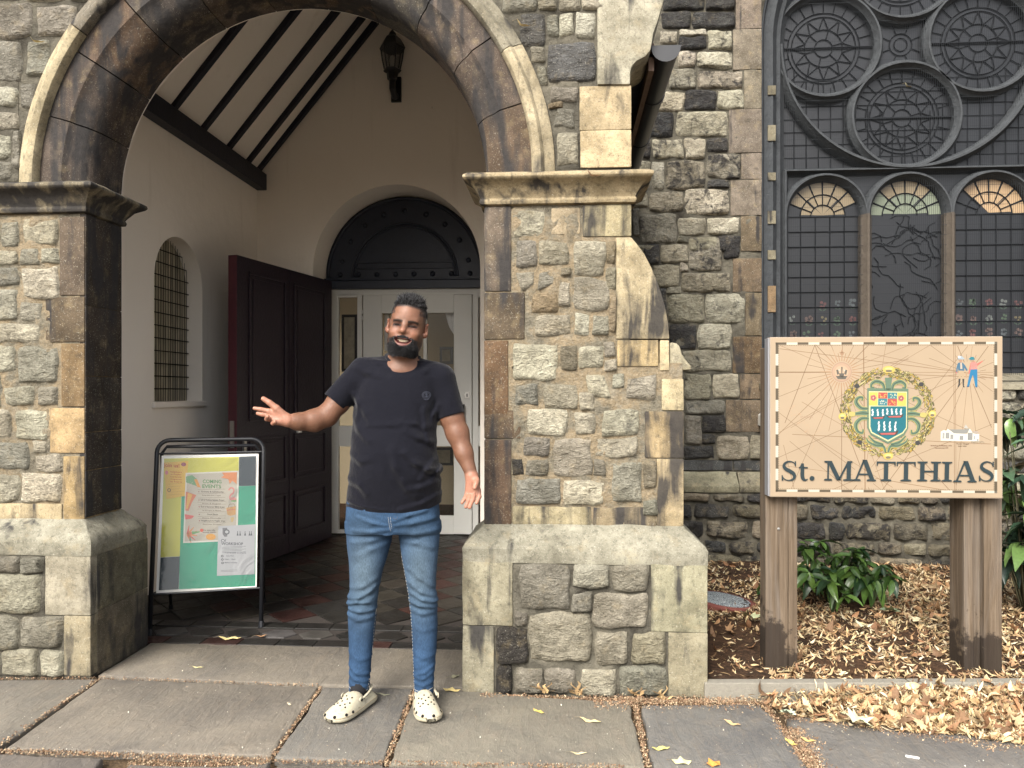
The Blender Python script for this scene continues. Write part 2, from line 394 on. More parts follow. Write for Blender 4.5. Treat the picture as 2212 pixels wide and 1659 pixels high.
def loft_rects(parent, prof, mat, name, col, soot, bev=.004, rough=.0025, sub=2):
    """prof: list of (x0,x1,y0,y1,z) upward"""
    v = []; f = []
    for x0, x1, y0, y1, z in prof: v += [(x0, y0, z), (x1, y0, z), (x1, y1, z), (x0, y1, z)]
    for i in range(len(prof)-1):
        for k in range(4): f.append((i*4+k, i*4+(k+1) % 4, i*4+4+(k+1) % 4, i*4+4+k))
    f += [(3, 2, 1, 0), tuple(len(v)-4+k for k in range(4))]
    o = MB().add(v, f).build(name, M[mat], parent, 30, bevel=bev, sub=sub, rough=rough)
    return setc(o, col, soot)
def wall_arch(name, parent, m, x0, x1, z0, z1, cx, zs, r, y0, y1, n=36, zopen=None, axis='Y', legs=True):
    """a wall slab with a round-arched opening; front y0, back y1"""
    v = []; f = []
    def P(x, y, z): return (x, y, z) if axis == 'Y' else (y, x, z)
    def quad(a, b, c, d):
        k = len(v); v.extend([a, b, c, d]); f.append((k, k+1, k+2, k+3))
    zb = z0 if zopen is None else zopen
    inner = [(cx-r*math.cos(math.pi*i/n), zs+r*math.sin(math.pi*i/n)) for i in range(n+1)]
    def outer(px, pz):
        dx, dz = px-cx, pz-zs; ts = []
        if dx < -1e-9: ts.append((x0-cx)/dx)
        if dx > 1e-9: ts.append((x1-cx)/dx)
        if dz > 1e-9: ts.append((z1-zs)/dz)
        t = min(ts); return (cx+dx*t, zs+dz*t)
    outp = [outer(*p) for p in inner]
    for y, fl in ((y0, 0), (y1, 1)):
        for i in range(n):
            a, b, c, d = inner[i], inner[i+1], outp[i+1], outp[i]
            quad(*[P(p[0], y, p[1]) for p in (a, b, c, d)])
            if abs(c[0]-d[0]) > 1e-6 and abs(c[1]-d[1]) > 1e-6:      # corner patch
                cr = (x0 if d[0] < cx else x1, z1); k = len(v)
                v.extend([P(d[0], y, d[1]), P(c[0], y, c[1]), P(cr[0], y, cr[1])]); f.append((k, k+1, k+2))
        if legs:
            quad(P(x0, y, z0), P(cx-r, y, z0), P(cx-r, y, zs), P(x0, y, zs))
            quad(P(cx+r, y, z0), P(x1, y, z0), P(x1, y, zs), P(cx+r, y, zs))
            if zb > z0: quad(P(cx-r, y, z0), P(cx+r, y, z0), P(cx+r, y, zb), P(cx-r, y, zb))
    for i in range(n): quad(*[P(inner[i+d][0], y, inner[i+d][1]) for d, y in ((0, y0), (1, y0), (1, y1), (0, y1))])
    if legs:
        for s in (-1, 1): quad(P(cx+s*r, y0, zb), P(cx+s*r, y0, zs), P(cx+s*r, y1, zs), P(cx+s*r, y1, zb))
        if zb > z0: quad(P(cx-r, y0, zb), P(cx+r, y0, zb), P(cx+r, y1, zb), P(cx-r, y1, zb))
    lo = z0 if legs else zs
    quad(P(x0, y0, lo), P(x0, y1, lo), P(x0, y1, z1), P(x0, y0, z1)); quad(P(x1, y0, lo), P(x1, y1, lo), P(x1, y1, z1), P(x1, y0, z1))
    quad(P(x0, y0, z1), P(x1, y0, z1), P(x1, y1, z1), P(x0, y1, z1))
    bm = bmesh.new(); me = bpy.data.meshes.new(name); me.from_pydata(v, [], f); bm.from_mesh(me)
    bmesh.ops.remove_doubles(bm, verts=bm.verts, dist=1e-5); bmesh.ops.recalc_face_normals(bm, faces=bm.faces); bm.to_mesh(me); bm.free()
    return link(name, me, m, parent, 30)

YF, YB = 3.46, 3.76              # porch front wall, front and back face
XL, XR = -2.305, -.3735          # the opening
ACX, ZS = (XL+XR)/2, 2.34; RA = (XR-XL)/2
XE, XQ = .308, .544              # right edge of the pier above / of its buttress below
PL = .09                         # plinth projection
YP = YF-PL

# ================================================================ ground
def plane(name, x0, x1, y0, y1, z, m, kind='structure', parent=None):
    return pyd(name, [(x0, y0, z), (x1, y0, z), (x1, y1, z), (x0, y1, z)], [(0, 1, 2, 3)], m, parent, kind=kind)
plane('ground', -60, 60, -60, 60, -.035, M['ground'])
paving = empty('paving', kind='structure')
def slab(pts, col, rg=P7, dz=0, parent=paving, name='paving_slab', world=False):
    q = [Vector(a) for a in pts] if world else [onZ(*rg(*a)) for a in pts]
    out = []
    for i in range(len(q)):
        a, b = q[i], q[(i+1) % len(q)]; n = max(2, int((b-a).length/.05)); d = (b-a).normalized(); o = Vector((d.y, -d.x, 0))
        for k in range(n):
            p = a.lerp(b, k/n); w = .0 if k == 0 else 1
            out.append(p+o*(mnoise.noise(p*9+Vector((i*3, 0, 0)))*.010+mnoise.noise(p*31)*.005)*w)
    c = sum(out, Vector())/len(out); n = len(out)
    def sh(k, z, s):
        return [((p.x-c.x)-(p-c).normalized().x*s, (p.y-c.y)-(p-c).normalized().y*s, z) for p in out]
    V = sh(0, -.032, 0)+sh(0, -.007, 0)+sh(0, -.001, .004)+sh(0, .001, .012)
    F = []
    for L in range(3):
        for i in range(n): F.append((L*n+i, L*n+(i+1) % n, L*n+n+(i+1) % n, L*n+n+i))
    F.append(tuple(3*n+i for i in range(n)))
    bm = bmesh.new(); me = bpy.data.meshes.new(name); me.from_pydata(V, [], F); bm.from_mesh(me)
    bmesh.ops.recalc_face_normals(bm, faces=bm.faces); bm.to_mesh(me); bm.free()
    o = link(name, me, M['paving'], parent, 60); o.location = (c.x, c.y, dz); o.color = (*[c*.76 for c in jit(col, .06)], 1); return o
PG = (.212, .195, .17); PB = (.175, .172, .168); PD = (.18, .17, .15)
slab([(-420, 230), (422, 222), (272, 328), (0, 512), (-130, 600), (-420, 640)], PG)
slab([(440, 222), (1382, 256), (1172, 552), (24, 522)], PG)
slab([(1400, 258), (1788, 262), (1655, 580), (1188, 560)], PB)
slab([(1806, 263), (2008, 272), (2290, 300), (3190, 340), (3255, 640), (1682, 585)][:1]+[(2060, 276), (2330, 300), (2722, 318), (2790, 600), (1684, 587)], PG)
slab([(425, 206), (648, 66), (2014, 94), (2400, 100), (2420, 262), (1960, 256), (1390, 246)], PD)
slab([(-420, 655), (0, 545), (445, 566), (300, 740), (-420, 900)], PG)
slab([(560, 590), (930, 600), (1170, 585), (1060, 800), (330, 820)], PG)
slab([(1200, 592), (1960, 604), (2000, 830), (1100, 800)], PD)
slab([(1985, 606), (2800, 618), (2920, 880), (2030, 840)], PG)
slab([(742, 212), (1190, 205), (1262, 268), (1392, 470), (790, 460)], PB, P8)
slab([(1300, 262), (1640, 235), (2500, 250), (2700, 560), (1450, 480)], PB, P8)
slab([(815, 478), (1400, 490), (1520, 700), (860, 700)], PG, P8)
slab([(1430, 500), (2600, 590), (2700, 800), (1560, 720)], PB, P8)
rs = random.Random(3)                      # the paving goes on behind the camera and to both sides
for j in range(4):
    y = 1.95-j*.75; x = -5.2+rs.random()*.5
    while x < 5.5:
        w = rs.uniform(.7, 1.25)
        slab([(x, y-.72, 0), (x+w-.03, y-.72, 0), (x+w-.03, y, 0), (x, y, 0)], PG, world=True); x += w

# tiled porch floor
tf = empty('tiled_floor', kind='structure')
yt0 = onZ(*P7(1300, 82)).y
pyd('bed', [(-2.76, yt0, -.03), (.05, yt0, -.03), (.05, 7.3, -.03), (-2.76, 7.3, -.03), (-2.76, yt0, -.006), (.05, yt0, -.006), (.05, 7.3, -.006), (-2.76, 7.3, -.006)],
    [(0, 1, 5, 4), (4, 5, 6, 7)], simple('tile_grout', (.03, .025, .022), .9), tf)
mt = NT('clay_tile', .6, .3); oi = mt.n('ShaderNodeObjectInfo'); nn = mt.noise(9, 6, .7)
M['tile'] = mt.fin(mt.mix(1., oi.outputs['Color'], mt.ramp(nn, [(.3, .55), (.7, 1.4)]), 'MULTIPLY'), mt.ramp(nn, [(.3, .35), (.7, .7)]), mt.bump(mt.noise(60, 4, .6), .002))
def flat_tile(pts, name='tile'):
    n = len(pts); V = [(x, y, -.006) for x, y in pts]+[(x, y, .0) for x, y in pts]+[(x*.96, y*.96, .0022) for x, y in pts]
    F = [(i, (i+1) % n, n+(i+1) % n, n+i) for i in range(n)]+[(n+i, n+(i+1) % n, 2*n+(i+1) % n, 2*n+i) for i in range(n)]+[tuple(range(2*n, 3*n))]
    me = bpy.data.meshes.new(name); me.from_pydata(V, [], F); me.update(); me.materials.append(M['tile']); return me
T1, T2, T3 = (.013, .012, .011), (.026, .011, .009), (.024, .021, .017)
def put(me, x, y, c, name='tile'):
    o = bpy.data.objects.new(name, me); COL.objects.link(o); o.parent = tf; o.location = (x, y, 0); o.color = (*jit(c, .2), 1)
hexm = flat_tile([(.085*math.cos(a)*1.15, .075*math.sin(a)) for a in [math.pi/3*k for k in range(6)]], 'hexagon_tile')
trim = flat_tile([(-.1, -.05), (.1, -.05), (.1, .05), (-.1, .05)], 'border_tile')
x = -2.66
while x < 0: put(trim, x, yt0+.055, T2 if random.random() < .5 else T1, 'border_tile'); x += .205
x = -2.62
while x < 0: put(hexm, x, yt0+.20, T1 if random.random() < .5 else DARK, 'hexagon_tile'); x += .208
x = -2.66
while x < 0: put(trim, x, yt0+.345, T1, 'border_tile'); x += .205
dm = flat_tile([(-.148, 0), (0, -.148), (.148, 0), (0, .148)], 'diamond_tile')
j = 0; y = yt0+.56
while y < 7.0:
    x = -2.55+(.152 if j % 2 else 0); i = 0
    while x < 0:
        put(dm, x, y, [T1, T2, T3, T1][(i*3+j*2) % 4], 'diamond_tile'); x += .304; i += 1
    y += .152; j += 1

# ================================================================ porch
porch = empty('church_porch', (0, 0, 0), label='stone church porch with round arched entrance and cream plastered inside', cat='porch')
def body(name, x0, x1, y0, y1, z0, z1, m, bev=.0):
    return MB().box(x0, x1, y0, y1, z0, z1).build(name, m, porch, bevel=bev)
e = .007
XLL = -3.3
body('wall_core', XR+e, XQ-e, YF+e, YB-.002, .6, 1.475, M['mortar'])
body('wall_core', XR+e, XE-e, YF+e, YB-.002, 1.475, 2.25, M['mortar'])
body('wall_core', XLL, XL-e, YF+e, YB-.002, .6, 2.25, M['mortar'])
body('wall_core', XR-PL+e, XQ+PL-e, YP+e, YB+PL, -.03, .6, M['mortar_dark'])
body('wall_core', XLL-.1, XL+PL-e, YP+e, YB+PL, -.03, .6, M['mortar_dark'])
wall_arch('gable_wall', porch, M['mortar_dark'], XLL, XE-e, ZS, 3.6, ACX, ZS, RA+.225, YF+e, YB-.002, legs=False)
prism(porch, [(XLL, 3.6), (XE, 3.6), (ACX, 5.55)], YF+.01, YB, 'mortar_dark', 'gable_wall', (.2, .2, .2), .3, 0)

def mortar_sheet(parent, x0, x1, z0, z1, Y, amp, m, step=.014):
    nx, nz = int((x1-x0)/step), int((z1-z0)/step); V = []
    for j in range(nz+1):
        for i in range(nx+1):
            x, z = x0+(x1-x0)*i/nx, z0+(z1-z0)*j/nz; ed = 0 if i in (0, nx) or j in (0, nz) else 1
            V.append((x, Y-ed*amp*(.35+mnoise.noise(Vector((x*9, Y, z*9)))+.7*mnoise.noise(Vector((x*26, Y, z*26)))+.3*mnoise.noise(Vector((x*60, Y, z*60)))), z))
    F = [(j*(nx+1)+i, j*(nx+1)+i+1, (j+1)*(nx+1)+i+1, (j+1)*(nx+1)+i) for j in range(nz) for i in range(nx)]
    return pyd('mortar', V, F, m, parent, True)
mortar_sheet(porch, XR+.125, .08, 2.03, 2.2, YF+.007, .011, M['mortar']); mortar_sheet(porch, XR+.19, .23, 1.465, 2.03, YF+.007, .011, M['mortar']); mortar_sheet(porch, XR+.13, XQ-.2, .80, 1.46, YF+.007, .011, M['mortar']); mortar_sheet(porch, XLL, XL-.165, .86, 2.2, YF+.007, .011, M['mortar'])
mortar_sheet(porch, XR-PL+.24, XQ+PL-.26, .0, .565, YP+.005, .013, M['mortar_dark']); mortar_sheet(porch, XLL-.1, onY(*CC(228, 700), YP).x, .0, .565, YP+.005, .013, M['mortar_dark'])
mortar_sheet(porch, XLL, -2.645, 2.36, 3.5, YF+.005, .010, M['mortar_dark']); mortar_sheet(porch, -.03, .065, 2.36, 3.05, YF+.005, .010, M['mortar_dark'])
# chamfered plinth course and moulded capitals
zc0, zc1, zc2 = .57, .635, .735
for x0, x1 in ((XR, XQ), (XLL, XL)):
    loft_rects(porch, [(x0-PL, x1+PL, YP, YB+PL, zc0), (x0-PL, x1+PL, YP, YB+PL, zc1), (x0-PL+.012, x1+PL-.012, YP+.012, YB+PL-.012, zc1+.022), (x0+.004, x1-.004, YF+.004, YB-.004, zc2)],
               'ashlar', 'plinth_course', (.31, .30, .25), .35, .008, .006, 3)
for x0, x1 in ((XR, XE), (XLL, XL)):
    c = 2.205
    loft_rects(porch, [(x0, x1, YF, YB, c), (x0-.016, x1+.016, YF-.016, YB+.016, c+.004), (x0-.02, x1+.02, YF-.02, YB+.02, c+.018), (x0-.014, x1+.014, YF-.014, YB+.014, c+.03),
                       (x0-.022, x1+.022, YF-.022, YB+.022, c+.045), (x0-.045, x1+.045, YF-.045, YB+.045, c+.078), (x0-.078, x1+.078, YF-.078, YB+.078, c+.10),
                       (x0-.082, x1+.082, YF-.082, YB+.082, c+.102), (x0-.09, x1+.09, YF-.09, YB+.09, c+.112), (x0-.088, x1+.088, YF-.088, YB+.088, c+.124), (x0-.07, x1+.07, YF-.07, YB+.07, c+.135), (x0, x1, YF, YB, c+.14)],
               'ashlar', 'capital', (.40, .33, .22) if x0 == XR else (.22, .19, .14), .47 if x0 == XR else .6, .0025, .003, 3)

# right pier: quoins
for p, g, c, s in (([245, 330, 425, 905], G6, (.15, .125, .10), .5), ([245, 910, 515, 1228], G6, BROWN, .46), ([245, 1232, 405, 1742], G6, (.135, .088, .055), .44)):
    block(porch, p, g, YF, YB, c, s, xr=(XR, None))
for p, c, s in (([185, 148, 375, 298], BROWN, .47), ([185, 300, 325, 738], (.14, .098, .07), .46)):
    block(porch, p, G7, YF, YB, c, s, xr=(XR, None))
block(porch, [900, 320, 1230, 535], G6, YF, YB, CREAM, .6, xr=(None, XE))
block(porch, [690, 342, 890, 522], G6, YF, YB, TAN, .4)
# buttress: swept stone with a curved back, its lower blocks and its small moulded stop
bp = [(1128, 540), (1128, 1225), (1488, 1225), (1480, 1120), (1462, 1020), (1438, 930), (1405, 835), (1365, 740), (1318, 650), (1270, 585), (1232, 540)]
prism(porch, [(v.x, v.z) for v in (onY(*G6(*a), YF) for a in bp)], YF-.002, YB, 'ashlar', 'buttress_stone', CREAM, .53, .008)
block(porch, [1132, 1229, 1418, 1412], G6, YF, YB, (.42, .33, .2), .52)
block(porch, [1420, 1229, 1490, 1440], G6, YF, YB, CREAM, .36)
sp = [(1490, 1440), (1640, 1432), (1638, 1405), (1610, 1375), (1575, 1325), (1562, 1275), (1540, 1250), (1490, 1245)]
prism(porch, [(v.x, v.z) for v in (onY(*G6(*a), YF) for a in sp)], YF+.01, YB-.02, 'ashlar', 'weathering_stone', (.36, .33, .25), .42, .012)
for p, c, s in (([1095, -14, 1212, 152], CREAM, .37), ([1008, 155, 1210, 396], (.46, .37, .22), .62), ([1070, 399, 1205, 748], CREAM, .6)):
    block(porch, p, G7, YF, YB, c, s, xr=(None, XQ))
# right pier rubble
RP = [([428, 350, 655, 545], LIGHT, .44), ([450, 560, 592, 748], GREY, .33), ([604, 560, 815, 740], MID, .32), ([[840, 565], [1062, 560], [1060, 800], [850, 790]], LIGHT, .36), ([1068, 560, 1122, 720], TAN, .3),
      ([[450, 765], [578, 765], [580, 860], [490, 895]], MID, .3), ([[600, 775], [735, 755], [728, 855], [590, 895]], GREY, .3), ([742, 838, 822, 1004], LIGHT, .32), ([[830, 800], [1085, 815], [1082, 1040], [838, 1030]], MID, .33),
      ([560, 910, 736, 1046], TAN, .36), ([575, 1055, 828, 1215], MID, .33), ([[850, 1035], [945, 1045], [950, 1215], [845, 1200]], LIGHT, .33), ([960, 1060, 1088, 1205], MID, .4), ([430, 1248, 742, 1512], PALE, .37),
      ([750, 1262, 868, 1440], DUN, .3), ([870, 1262, 1042, 1425], PALE, .36), ([1042, 1238, 1112, 1338], MID, .3), ([1050, 1355, 1132, 1442], LIGHT, .3), ([1100, 1452, 1186, 1552], LIGHT, .3),
      ([[930, 1455], [1060, 1460], [1110, 1640], [925, 1600]], PALE, .33), ([[1195, 1475], [1400, 1455], [1398, 1650], [1185, 1640]], MID, .42), ([435, 1528, 612, 1680], GREY, .32), ([636, 1522, 872, 1705], MID, .32),
      ([755, 750, 830, 790], DUN, .3), ([1062, 735, 1122, 900], DUN, .35), ([1090, 920, 1128, 1190], TAN, .3)]
for p, c, s in RP: stone(porch, p, G6, YF, c, s)
RP = [([400, 138, 614, 282], PALE, .38), ([648, 155, 762, 288], MID, .37), ([788, 140, 980, 288], PALE, .44), ([752, 288, 972, 392], MID, .44), ([385, 288, 532, 392], GREY, .3), ([534, 292, 738, 492], MID, .32),
      ([388, 398, 522, 492], GREY, .36), ([742, 398, 808, 498], GREY, .3), ([828, 408, 1000, 628], MID, .32), ([1002, 410, 1066, 560], DUN, .33), ([345, 495, 582, 642], GREY, .37), ([592, 503, 808, 638], PALE, .33),
      ([676, 55, 755, 152], LIGHT, .34), ([1000, 610, 1072, 700], GREY, .3), ([325, 395, 384, 490], DARK, .5)]
for p, c, s in RP: stone(porch, p, G7, YF, c, s)
block(porch, [328, 645, 736, 738], G7, YF, YF+.1, CREAM, .44, name='stone'); block(porch, [740, 648, 1066, 746], G7, YF+.002, YF+.1, TAN, .54, name='stone', rough=.008)
# right plinth
for p, c, s, xr in (([82, 925, 332, 1255], (.33, .315, .25), .37, (XR-PL, None)), ([82, 1258, 236, 1612], (.31, .295, .24), .54, (XR-PL, None)), ([1040, 940, 1312, 1290], (.31, .295, .225), .54, (None, XQ+PL)), ([1128, 1293, 1305, 1625], (.31, .29, .21), .53, (None, XQ+PL))):
    block(porch, p, G7, YP, YP+.28, c, s, xr=xr, rough=.003)
for p, c, s in (([362, 938, 628, 1178], GREY, .36), ([635, 943, 832, 1064], MID, .36), ([838, 943, 1030, 1084], GREY, .35), ([636, 1080, 738, 1186], GREY, .34), ([738, 1088, 1028, 1274], MID, .36), ([412, 1188, 738, 1446], MID, .37),
                ([248, 1262, 412, 1450], DARK, .42), ([750, 1282, 928, 1456], MID, .36), ([934, 1288, 1120, 1456], DUN, .4), ([340, 1470, 488, 1606], GREY, .36), ([496, 1472, 655, 1606], GREY, .34), ([682, 1468, 864, 1618], LIGHT, .36),
                ([872, 1460, 1124, 1620], GREY, .43), ([240, 1458, 336, 1606], DARK, .4), ([340, 1186, 408, 1260], GREY, .3)):
    stone(porch, p, G7, YP, c, s, proud=.018, rough=.012)
# left pier
for p, c, s in (([335, 212, 470, 662], (.13, .105, .08), .45), ([255, 668, 475, 928], BROWN, .42), ([345, 932, 487, 1296], (.25, .17, .095), .36), ([275, 1300, 490, 1560], (.40, .30, .17), .46)):
    block(porch, p, BB, YF, YB, c, s, xr=(None, XL))
block(porch, [325, 40, 445, 372], CC, YF, YB, (.38, .28, .16), .45, xr=(None, XL))
block(porch, [-260, 286, 322, 372], CC, YF, YF+.1, CREAM, .42, name='stone')
for p, c, s in (([5, 232, 112, 388], MID, .42), ([135, 222, 330, 378], LIGHT, .38), ([-120, 398, 112, 492], LIGHT, .35), ([112, 392, 222, 492], LIGHT, .36), ([225, 384, 332, 482], MID, .34), ([-120, 500, 106, 604], GREY, .33), ([118, 492, 338, 684], PALE, .33),
                ([-130, 618, 108, 808], LIGHT, .34), ([116, 692, 242, 808], LIGHT, .33), ([-130, 814, 232, 932], LIGHT, .34), ([-120, 945, 92, 1098], LIGHT, .36), ([98, 950, 328, 1164], GREY, .33), ([18, 1172, 196, 1294], LIGHT, .32),
                ([206, 1180, 332, 1288], GREY, .32), ([-130, 1306, 70, 1474], LIGHT, .32), ([84, 1306, 276, 1484], PALE, .34), ([-130, 1488, 168, 1652], GREY, .34), ([182, 1484, 276, 1562], LIGHT, .3), ([198, 1566, 352, 1664], LIGHT, .38), ([-120, 1100, 14, 1290], MID, .33), ([-130, 230, 0, 388], MID, .35)):
    stone(porch, p, BB, YF, c, s)
for p, c, s in (([-160, 130, 102, 282], LIGHT, .34), ([106, 128, 318, 284], PALE, .37)): stone(porch, p, CC, YF, c, s)
block(porch, [230, 560, 520, 866], CC, YP, YB+PL, (.33, .31, .25), .37, xr=(None, XL+PL), rough=.004)
block(porch, [328, 870, 515, 1180], CC, YP, YB+PL, (.31, .28, .2), .38, xr=(None, XL+PL), rough=.004)
for p, c, s in (([-180, 560, 100, 650], GREY, .38), ([104, 565, 228, 650], GREY, .36), ([-180, 652, 222, 858], MID, .36), ([-180, 862, 108, 1042], GREY, .38), ([110, 868, 324, 1038], GREY, .36), ([5, 1042, 210, 1178], MID, .37), ([214, 1042, 326, 1178], LIGHT, .36), ([-180, 1044, 2, 1178], GREY, .4)):
    stone(porch, p, CC, YP, c, s, proud=.018, rough=.012)
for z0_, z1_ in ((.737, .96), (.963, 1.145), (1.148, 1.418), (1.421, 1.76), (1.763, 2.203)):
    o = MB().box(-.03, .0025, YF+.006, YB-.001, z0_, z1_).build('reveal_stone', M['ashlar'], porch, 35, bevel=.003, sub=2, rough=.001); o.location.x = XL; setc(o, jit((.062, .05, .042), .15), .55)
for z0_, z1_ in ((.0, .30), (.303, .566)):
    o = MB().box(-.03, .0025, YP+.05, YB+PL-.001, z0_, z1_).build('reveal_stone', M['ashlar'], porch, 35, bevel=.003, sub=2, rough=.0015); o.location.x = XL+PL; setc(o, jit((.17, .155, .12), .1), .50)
# stones of the gable wall
for p, c, s in (([-300, 18, 268, 322], GREY, .34), ([298, 42, 640, 300], GREY, .33), ([-300, 332, 190, 692], GREY, .33), ([214, 332, 420, 640], GREY, .34), ([-300, 714, 152, 898], LIGHT, .33), ([170, 692, 310, 905], GREY, .33), ([-300, 932, 162, 1098], MID, .34),
                ([-300, 1118, 112, 1345], MID, .34), ([108, 1090, 172, 1420], GREY, .3), ([-300, 1350, 98, 1528], GREY, .35), ([-300, -280, 180, 5], GREY, .34), ([200, -280, 560, 20], MID, .34), ([580, -280, 900, 20], GREY, .34)):
    stone(porch, p, T7, YF, c, s)
for p, c, s in (([478, -30, 650, 90], MID, .32), ([655, -30, 848, 90], MID, .3), ([850, -30, 1168, 82], MID, .34), ([150, -80, 470, 112], GREY, .32), ([300, 118, 548, 402], SLATE, .34), ([555, 128, 655, 320], GREY, .32), ([660, 106, 792, 330], PALE, .3), ([795, 98, 978, 340], LIGHT, .34),
                ([553, 366, 992, 726], SLATE, .36), ([400, 402, 545, 560], GREY, .34), ([572, 756, 834, 905], GREY, .32), ([612, 950, 806, 1135], GREY, .32), ([640, 1160, 832, 1472], MID, .33), ([560, 908, 700, 948], TAN, .3), ([480, 570, 552, 750], GREY, .3)):
    stone(porch, p, T6, YF, c, s)
block(porch, [836, 756, 1282, 1142], T6, YF, YB, CREAM, .36, xr=(None, XE)); block(porch, [842, 1146, 1282, 1474], T6, YF, YB, (.50, .43, .28), .33, xr=(None, XE))
kn = [(995, 95), (995, 752), (1285, 752), (1287, 640), (1300, 590), (1345, 545), (1420, 505), (1462, 455), (1476, 390), (1490, 300), (1530, 190), (1580, 20), (1610, -120), (1000, -120)]
prism(porch, [(v.x, v.z) for v in (onY(*T6(*a), YF) for a in kn)], YF-.012, YB, 'ashlar', 'kneeler_stone', (.42, .40, .33), .36, .01)

# arch: voussoirs with a hollow edge, and the hood mould
def arch_seg(name, prof, a0, a1, col, soot, n=9, mat='ashlar', gap=.0):
    path = []
    for i in range(n+1):
        a = a0+(a1-a0)*i/n; o = Vector((math.cos(a), 0, math.sin(a)))
        path.append(((ACX, 0, ZS), o, Vector((0, 1, 0))))
    o = MB().sweep(path, prof).build(name, M[mat], porch, 35, rough=.0015)
    return setc(o, col, soot)
r0 = RA
vp = [(r0+.24, YF-.004), (r0+.24, YB), (r0, YB), (r0, YF+.125)]
vp += [(r0+.10-.10*math.cos(t), YF+.018+.105*(1-math.sin(t))) for t in [R(8), R(25), R(45), R(65), R(85)]]
vp += [(r0+.108, YF+.004), (r0+.118, YF-.004)]
nv = 11
for i in range(nv):
    a0 = math.pi*i/nv; a1 = math.pi*(i+1)/nv; g = .0025
    cc = [(.125, .09, .068), (.10, .078, .066), (.115, .095, .082), (.095, .085, .08)][i % 4]
    arch_seg('voussoir', vp, a0+g, a1-g, jit(cc, .1), .55)
hp = [(r0+.225, YF+.03), (r0+.225, YF-.028), (r0+.236, YF-.045), (r0+.25, YF-.05), (r0+.268, YF-.05), (r0+.278, YF-.04), (r0+.283, YF-.03), (r0+.30, YF-.022), (r0+.318, YF-.015), (r0+.33, YF-.004), (r0+.335, YF+.03)]
for i, (a0, a1) in enumerate(((0, 28), (28, 62), (62, 100), (100, 143), (143, 180))):
    arch_seg('hood_mould', hp, R(a0)+.002, R(a1)-.002, [(.45, .39, .28), (.27, .25, .2), (.25, .24, .2), (.22, .2, .17), (.46, .40, .28)][i], [.36, .44, .46, .47, .38][i], 14)

# inside
YW, YD = 6.6, 6.98
XW, XW2 = -2.77, .05
wall_arch('plaster_wall', porch, M['plaster'], YB, YW, -.02, 3.3, 5.232, 2.12, .338, XW, XW-.13, 28, 1.275, axis='X')
wall_arch('plaster_wall', porch, M['plaster'], XW, XW2, -.02, 5.4, -1.499, 2.44, .756, YW, YD+.1, 40)
body('plaster_wall', XW2, XW2+.22, YB, YW, -.02, 3.3, M['plaster'])
body('plaster_wall', XLL, XW, YB-.01, YB+.02, -.02, 3.3, M['plaster'])
wall_arch('plaster_wall', porch, M['plaster'], XW, XW2, -.02, 5.2, ACX, ZS, RA+.004, YB, YB+.012, 40)
body('outer_wall', XE-.12, XE, YB, 5.75, -.02, 3.0, M['mortar_dark'])
body('outer_wall', XW-.5, XW-.14, YB, 5.75, -.02, 1.2, M['mortar_dark'])
body('outer_wall', XW-.5, XW-.16, YB, 5.75, 1.2, 3.3, M['mortar_dark']).scale = (1, 1, 1)
# window sill and its leaded light on the left wall
MB().box(XW-.14, XW+.025, 4.86, 5.60, 1.235, 1.277).build('sill', M['plaster'], porch, bevel=.008)
lw = empty('side_window'); lw.parent = porch
pts = [(4.90, 1.277), (5.566, 1.277), (5.566, 2.12)]+[(5.232+.334*math.cos(a), 2.12+.334*math.sin(a)) for a in [math.pi*k/20 for k in range(1, 20)]]+[(4.898, 2.12)]
xg = XW-.125
pyd('pane', [(xg, y, z) for y, z in pts], [tuple(range(len(pts)))], M['pane_side'], lw)
g = MB()
for k in range(1, 20):
    y = 4.9+.666*k/20; dz = math.sqrt(max(0, .334**2-(y-5.232)**2)); g.tube([(xg+.02, y, 1.28), (xg+.02, y, 2.12+dz)], .0018, 4)
g.build('wire_bars', M['wire'], lw, kind='stuff')
g = MB()
for k in range(1, 13):
    z = 1.277+k*.09
    hw = .334 if z < 2.12 else math.sqrt(max(0, .334**2-(z-2.12)**2)); g.tube([(xg+.024, 5.232-hw+.012, z), (xg+.024, 5.232+hw-.012, z)], .004, 5)
g.build('cross_bars', M['lead'], lw)
# roof inside: wall plate, rafters, sloping ceiling; outside: slates
MB().box(XW, XW+.09, YB+.01, YW, 3.165, 3.31).build('wall_plate', M['timber_black'], porch, bevel=.006)
MB().box(XW2-.09, XW2, YB+.01, YW, 3.165, 3.31).build('wall_plate', M['timber_black'], porch, bevel=.006)
rx = (XW+XW2)/2; sl = 1.19; rz = 3.31+(rx-XW)*sl
def sloped(name, x0, x1, z0, z1, y0, y1, t, m):
    d = Vector((x1-x0, 0, z1-z0)).normalized(); n = Vector((-d.z, 0, d.x)) if x1 > x0 else Vector((d.z, 0, -d.x))
    a = Vector((x0, 0, z0)); b = Vector((x1, 0, z1)); q = [a, b, b+n*t, a+n*t]
    return MB().add([(p.x, y, p.z) for y in (y0, y1) for p in q], [(0, 1, 2, 3), (7, 6, 5, 4), (0, 4, 5, 1), (1, 5, 6, 2), (2, 6, 7, 3), (3, 7, 4, 0)]).build(name, m, porch, bevel=.004)
for y in (3.92, 4.31, 4.70, 5.10, 5.53, 5.965, 6.34, 6.572):
    w = .028
    sloped('rafter', XW+.01, rx, 3.30, rz-.01, y-w, y+w, .10, M['timber_black']); sloped('rafter', XW2-.01, rx, 3.30, rz-.01, y-w, y+w, .10, M['timber_black'])
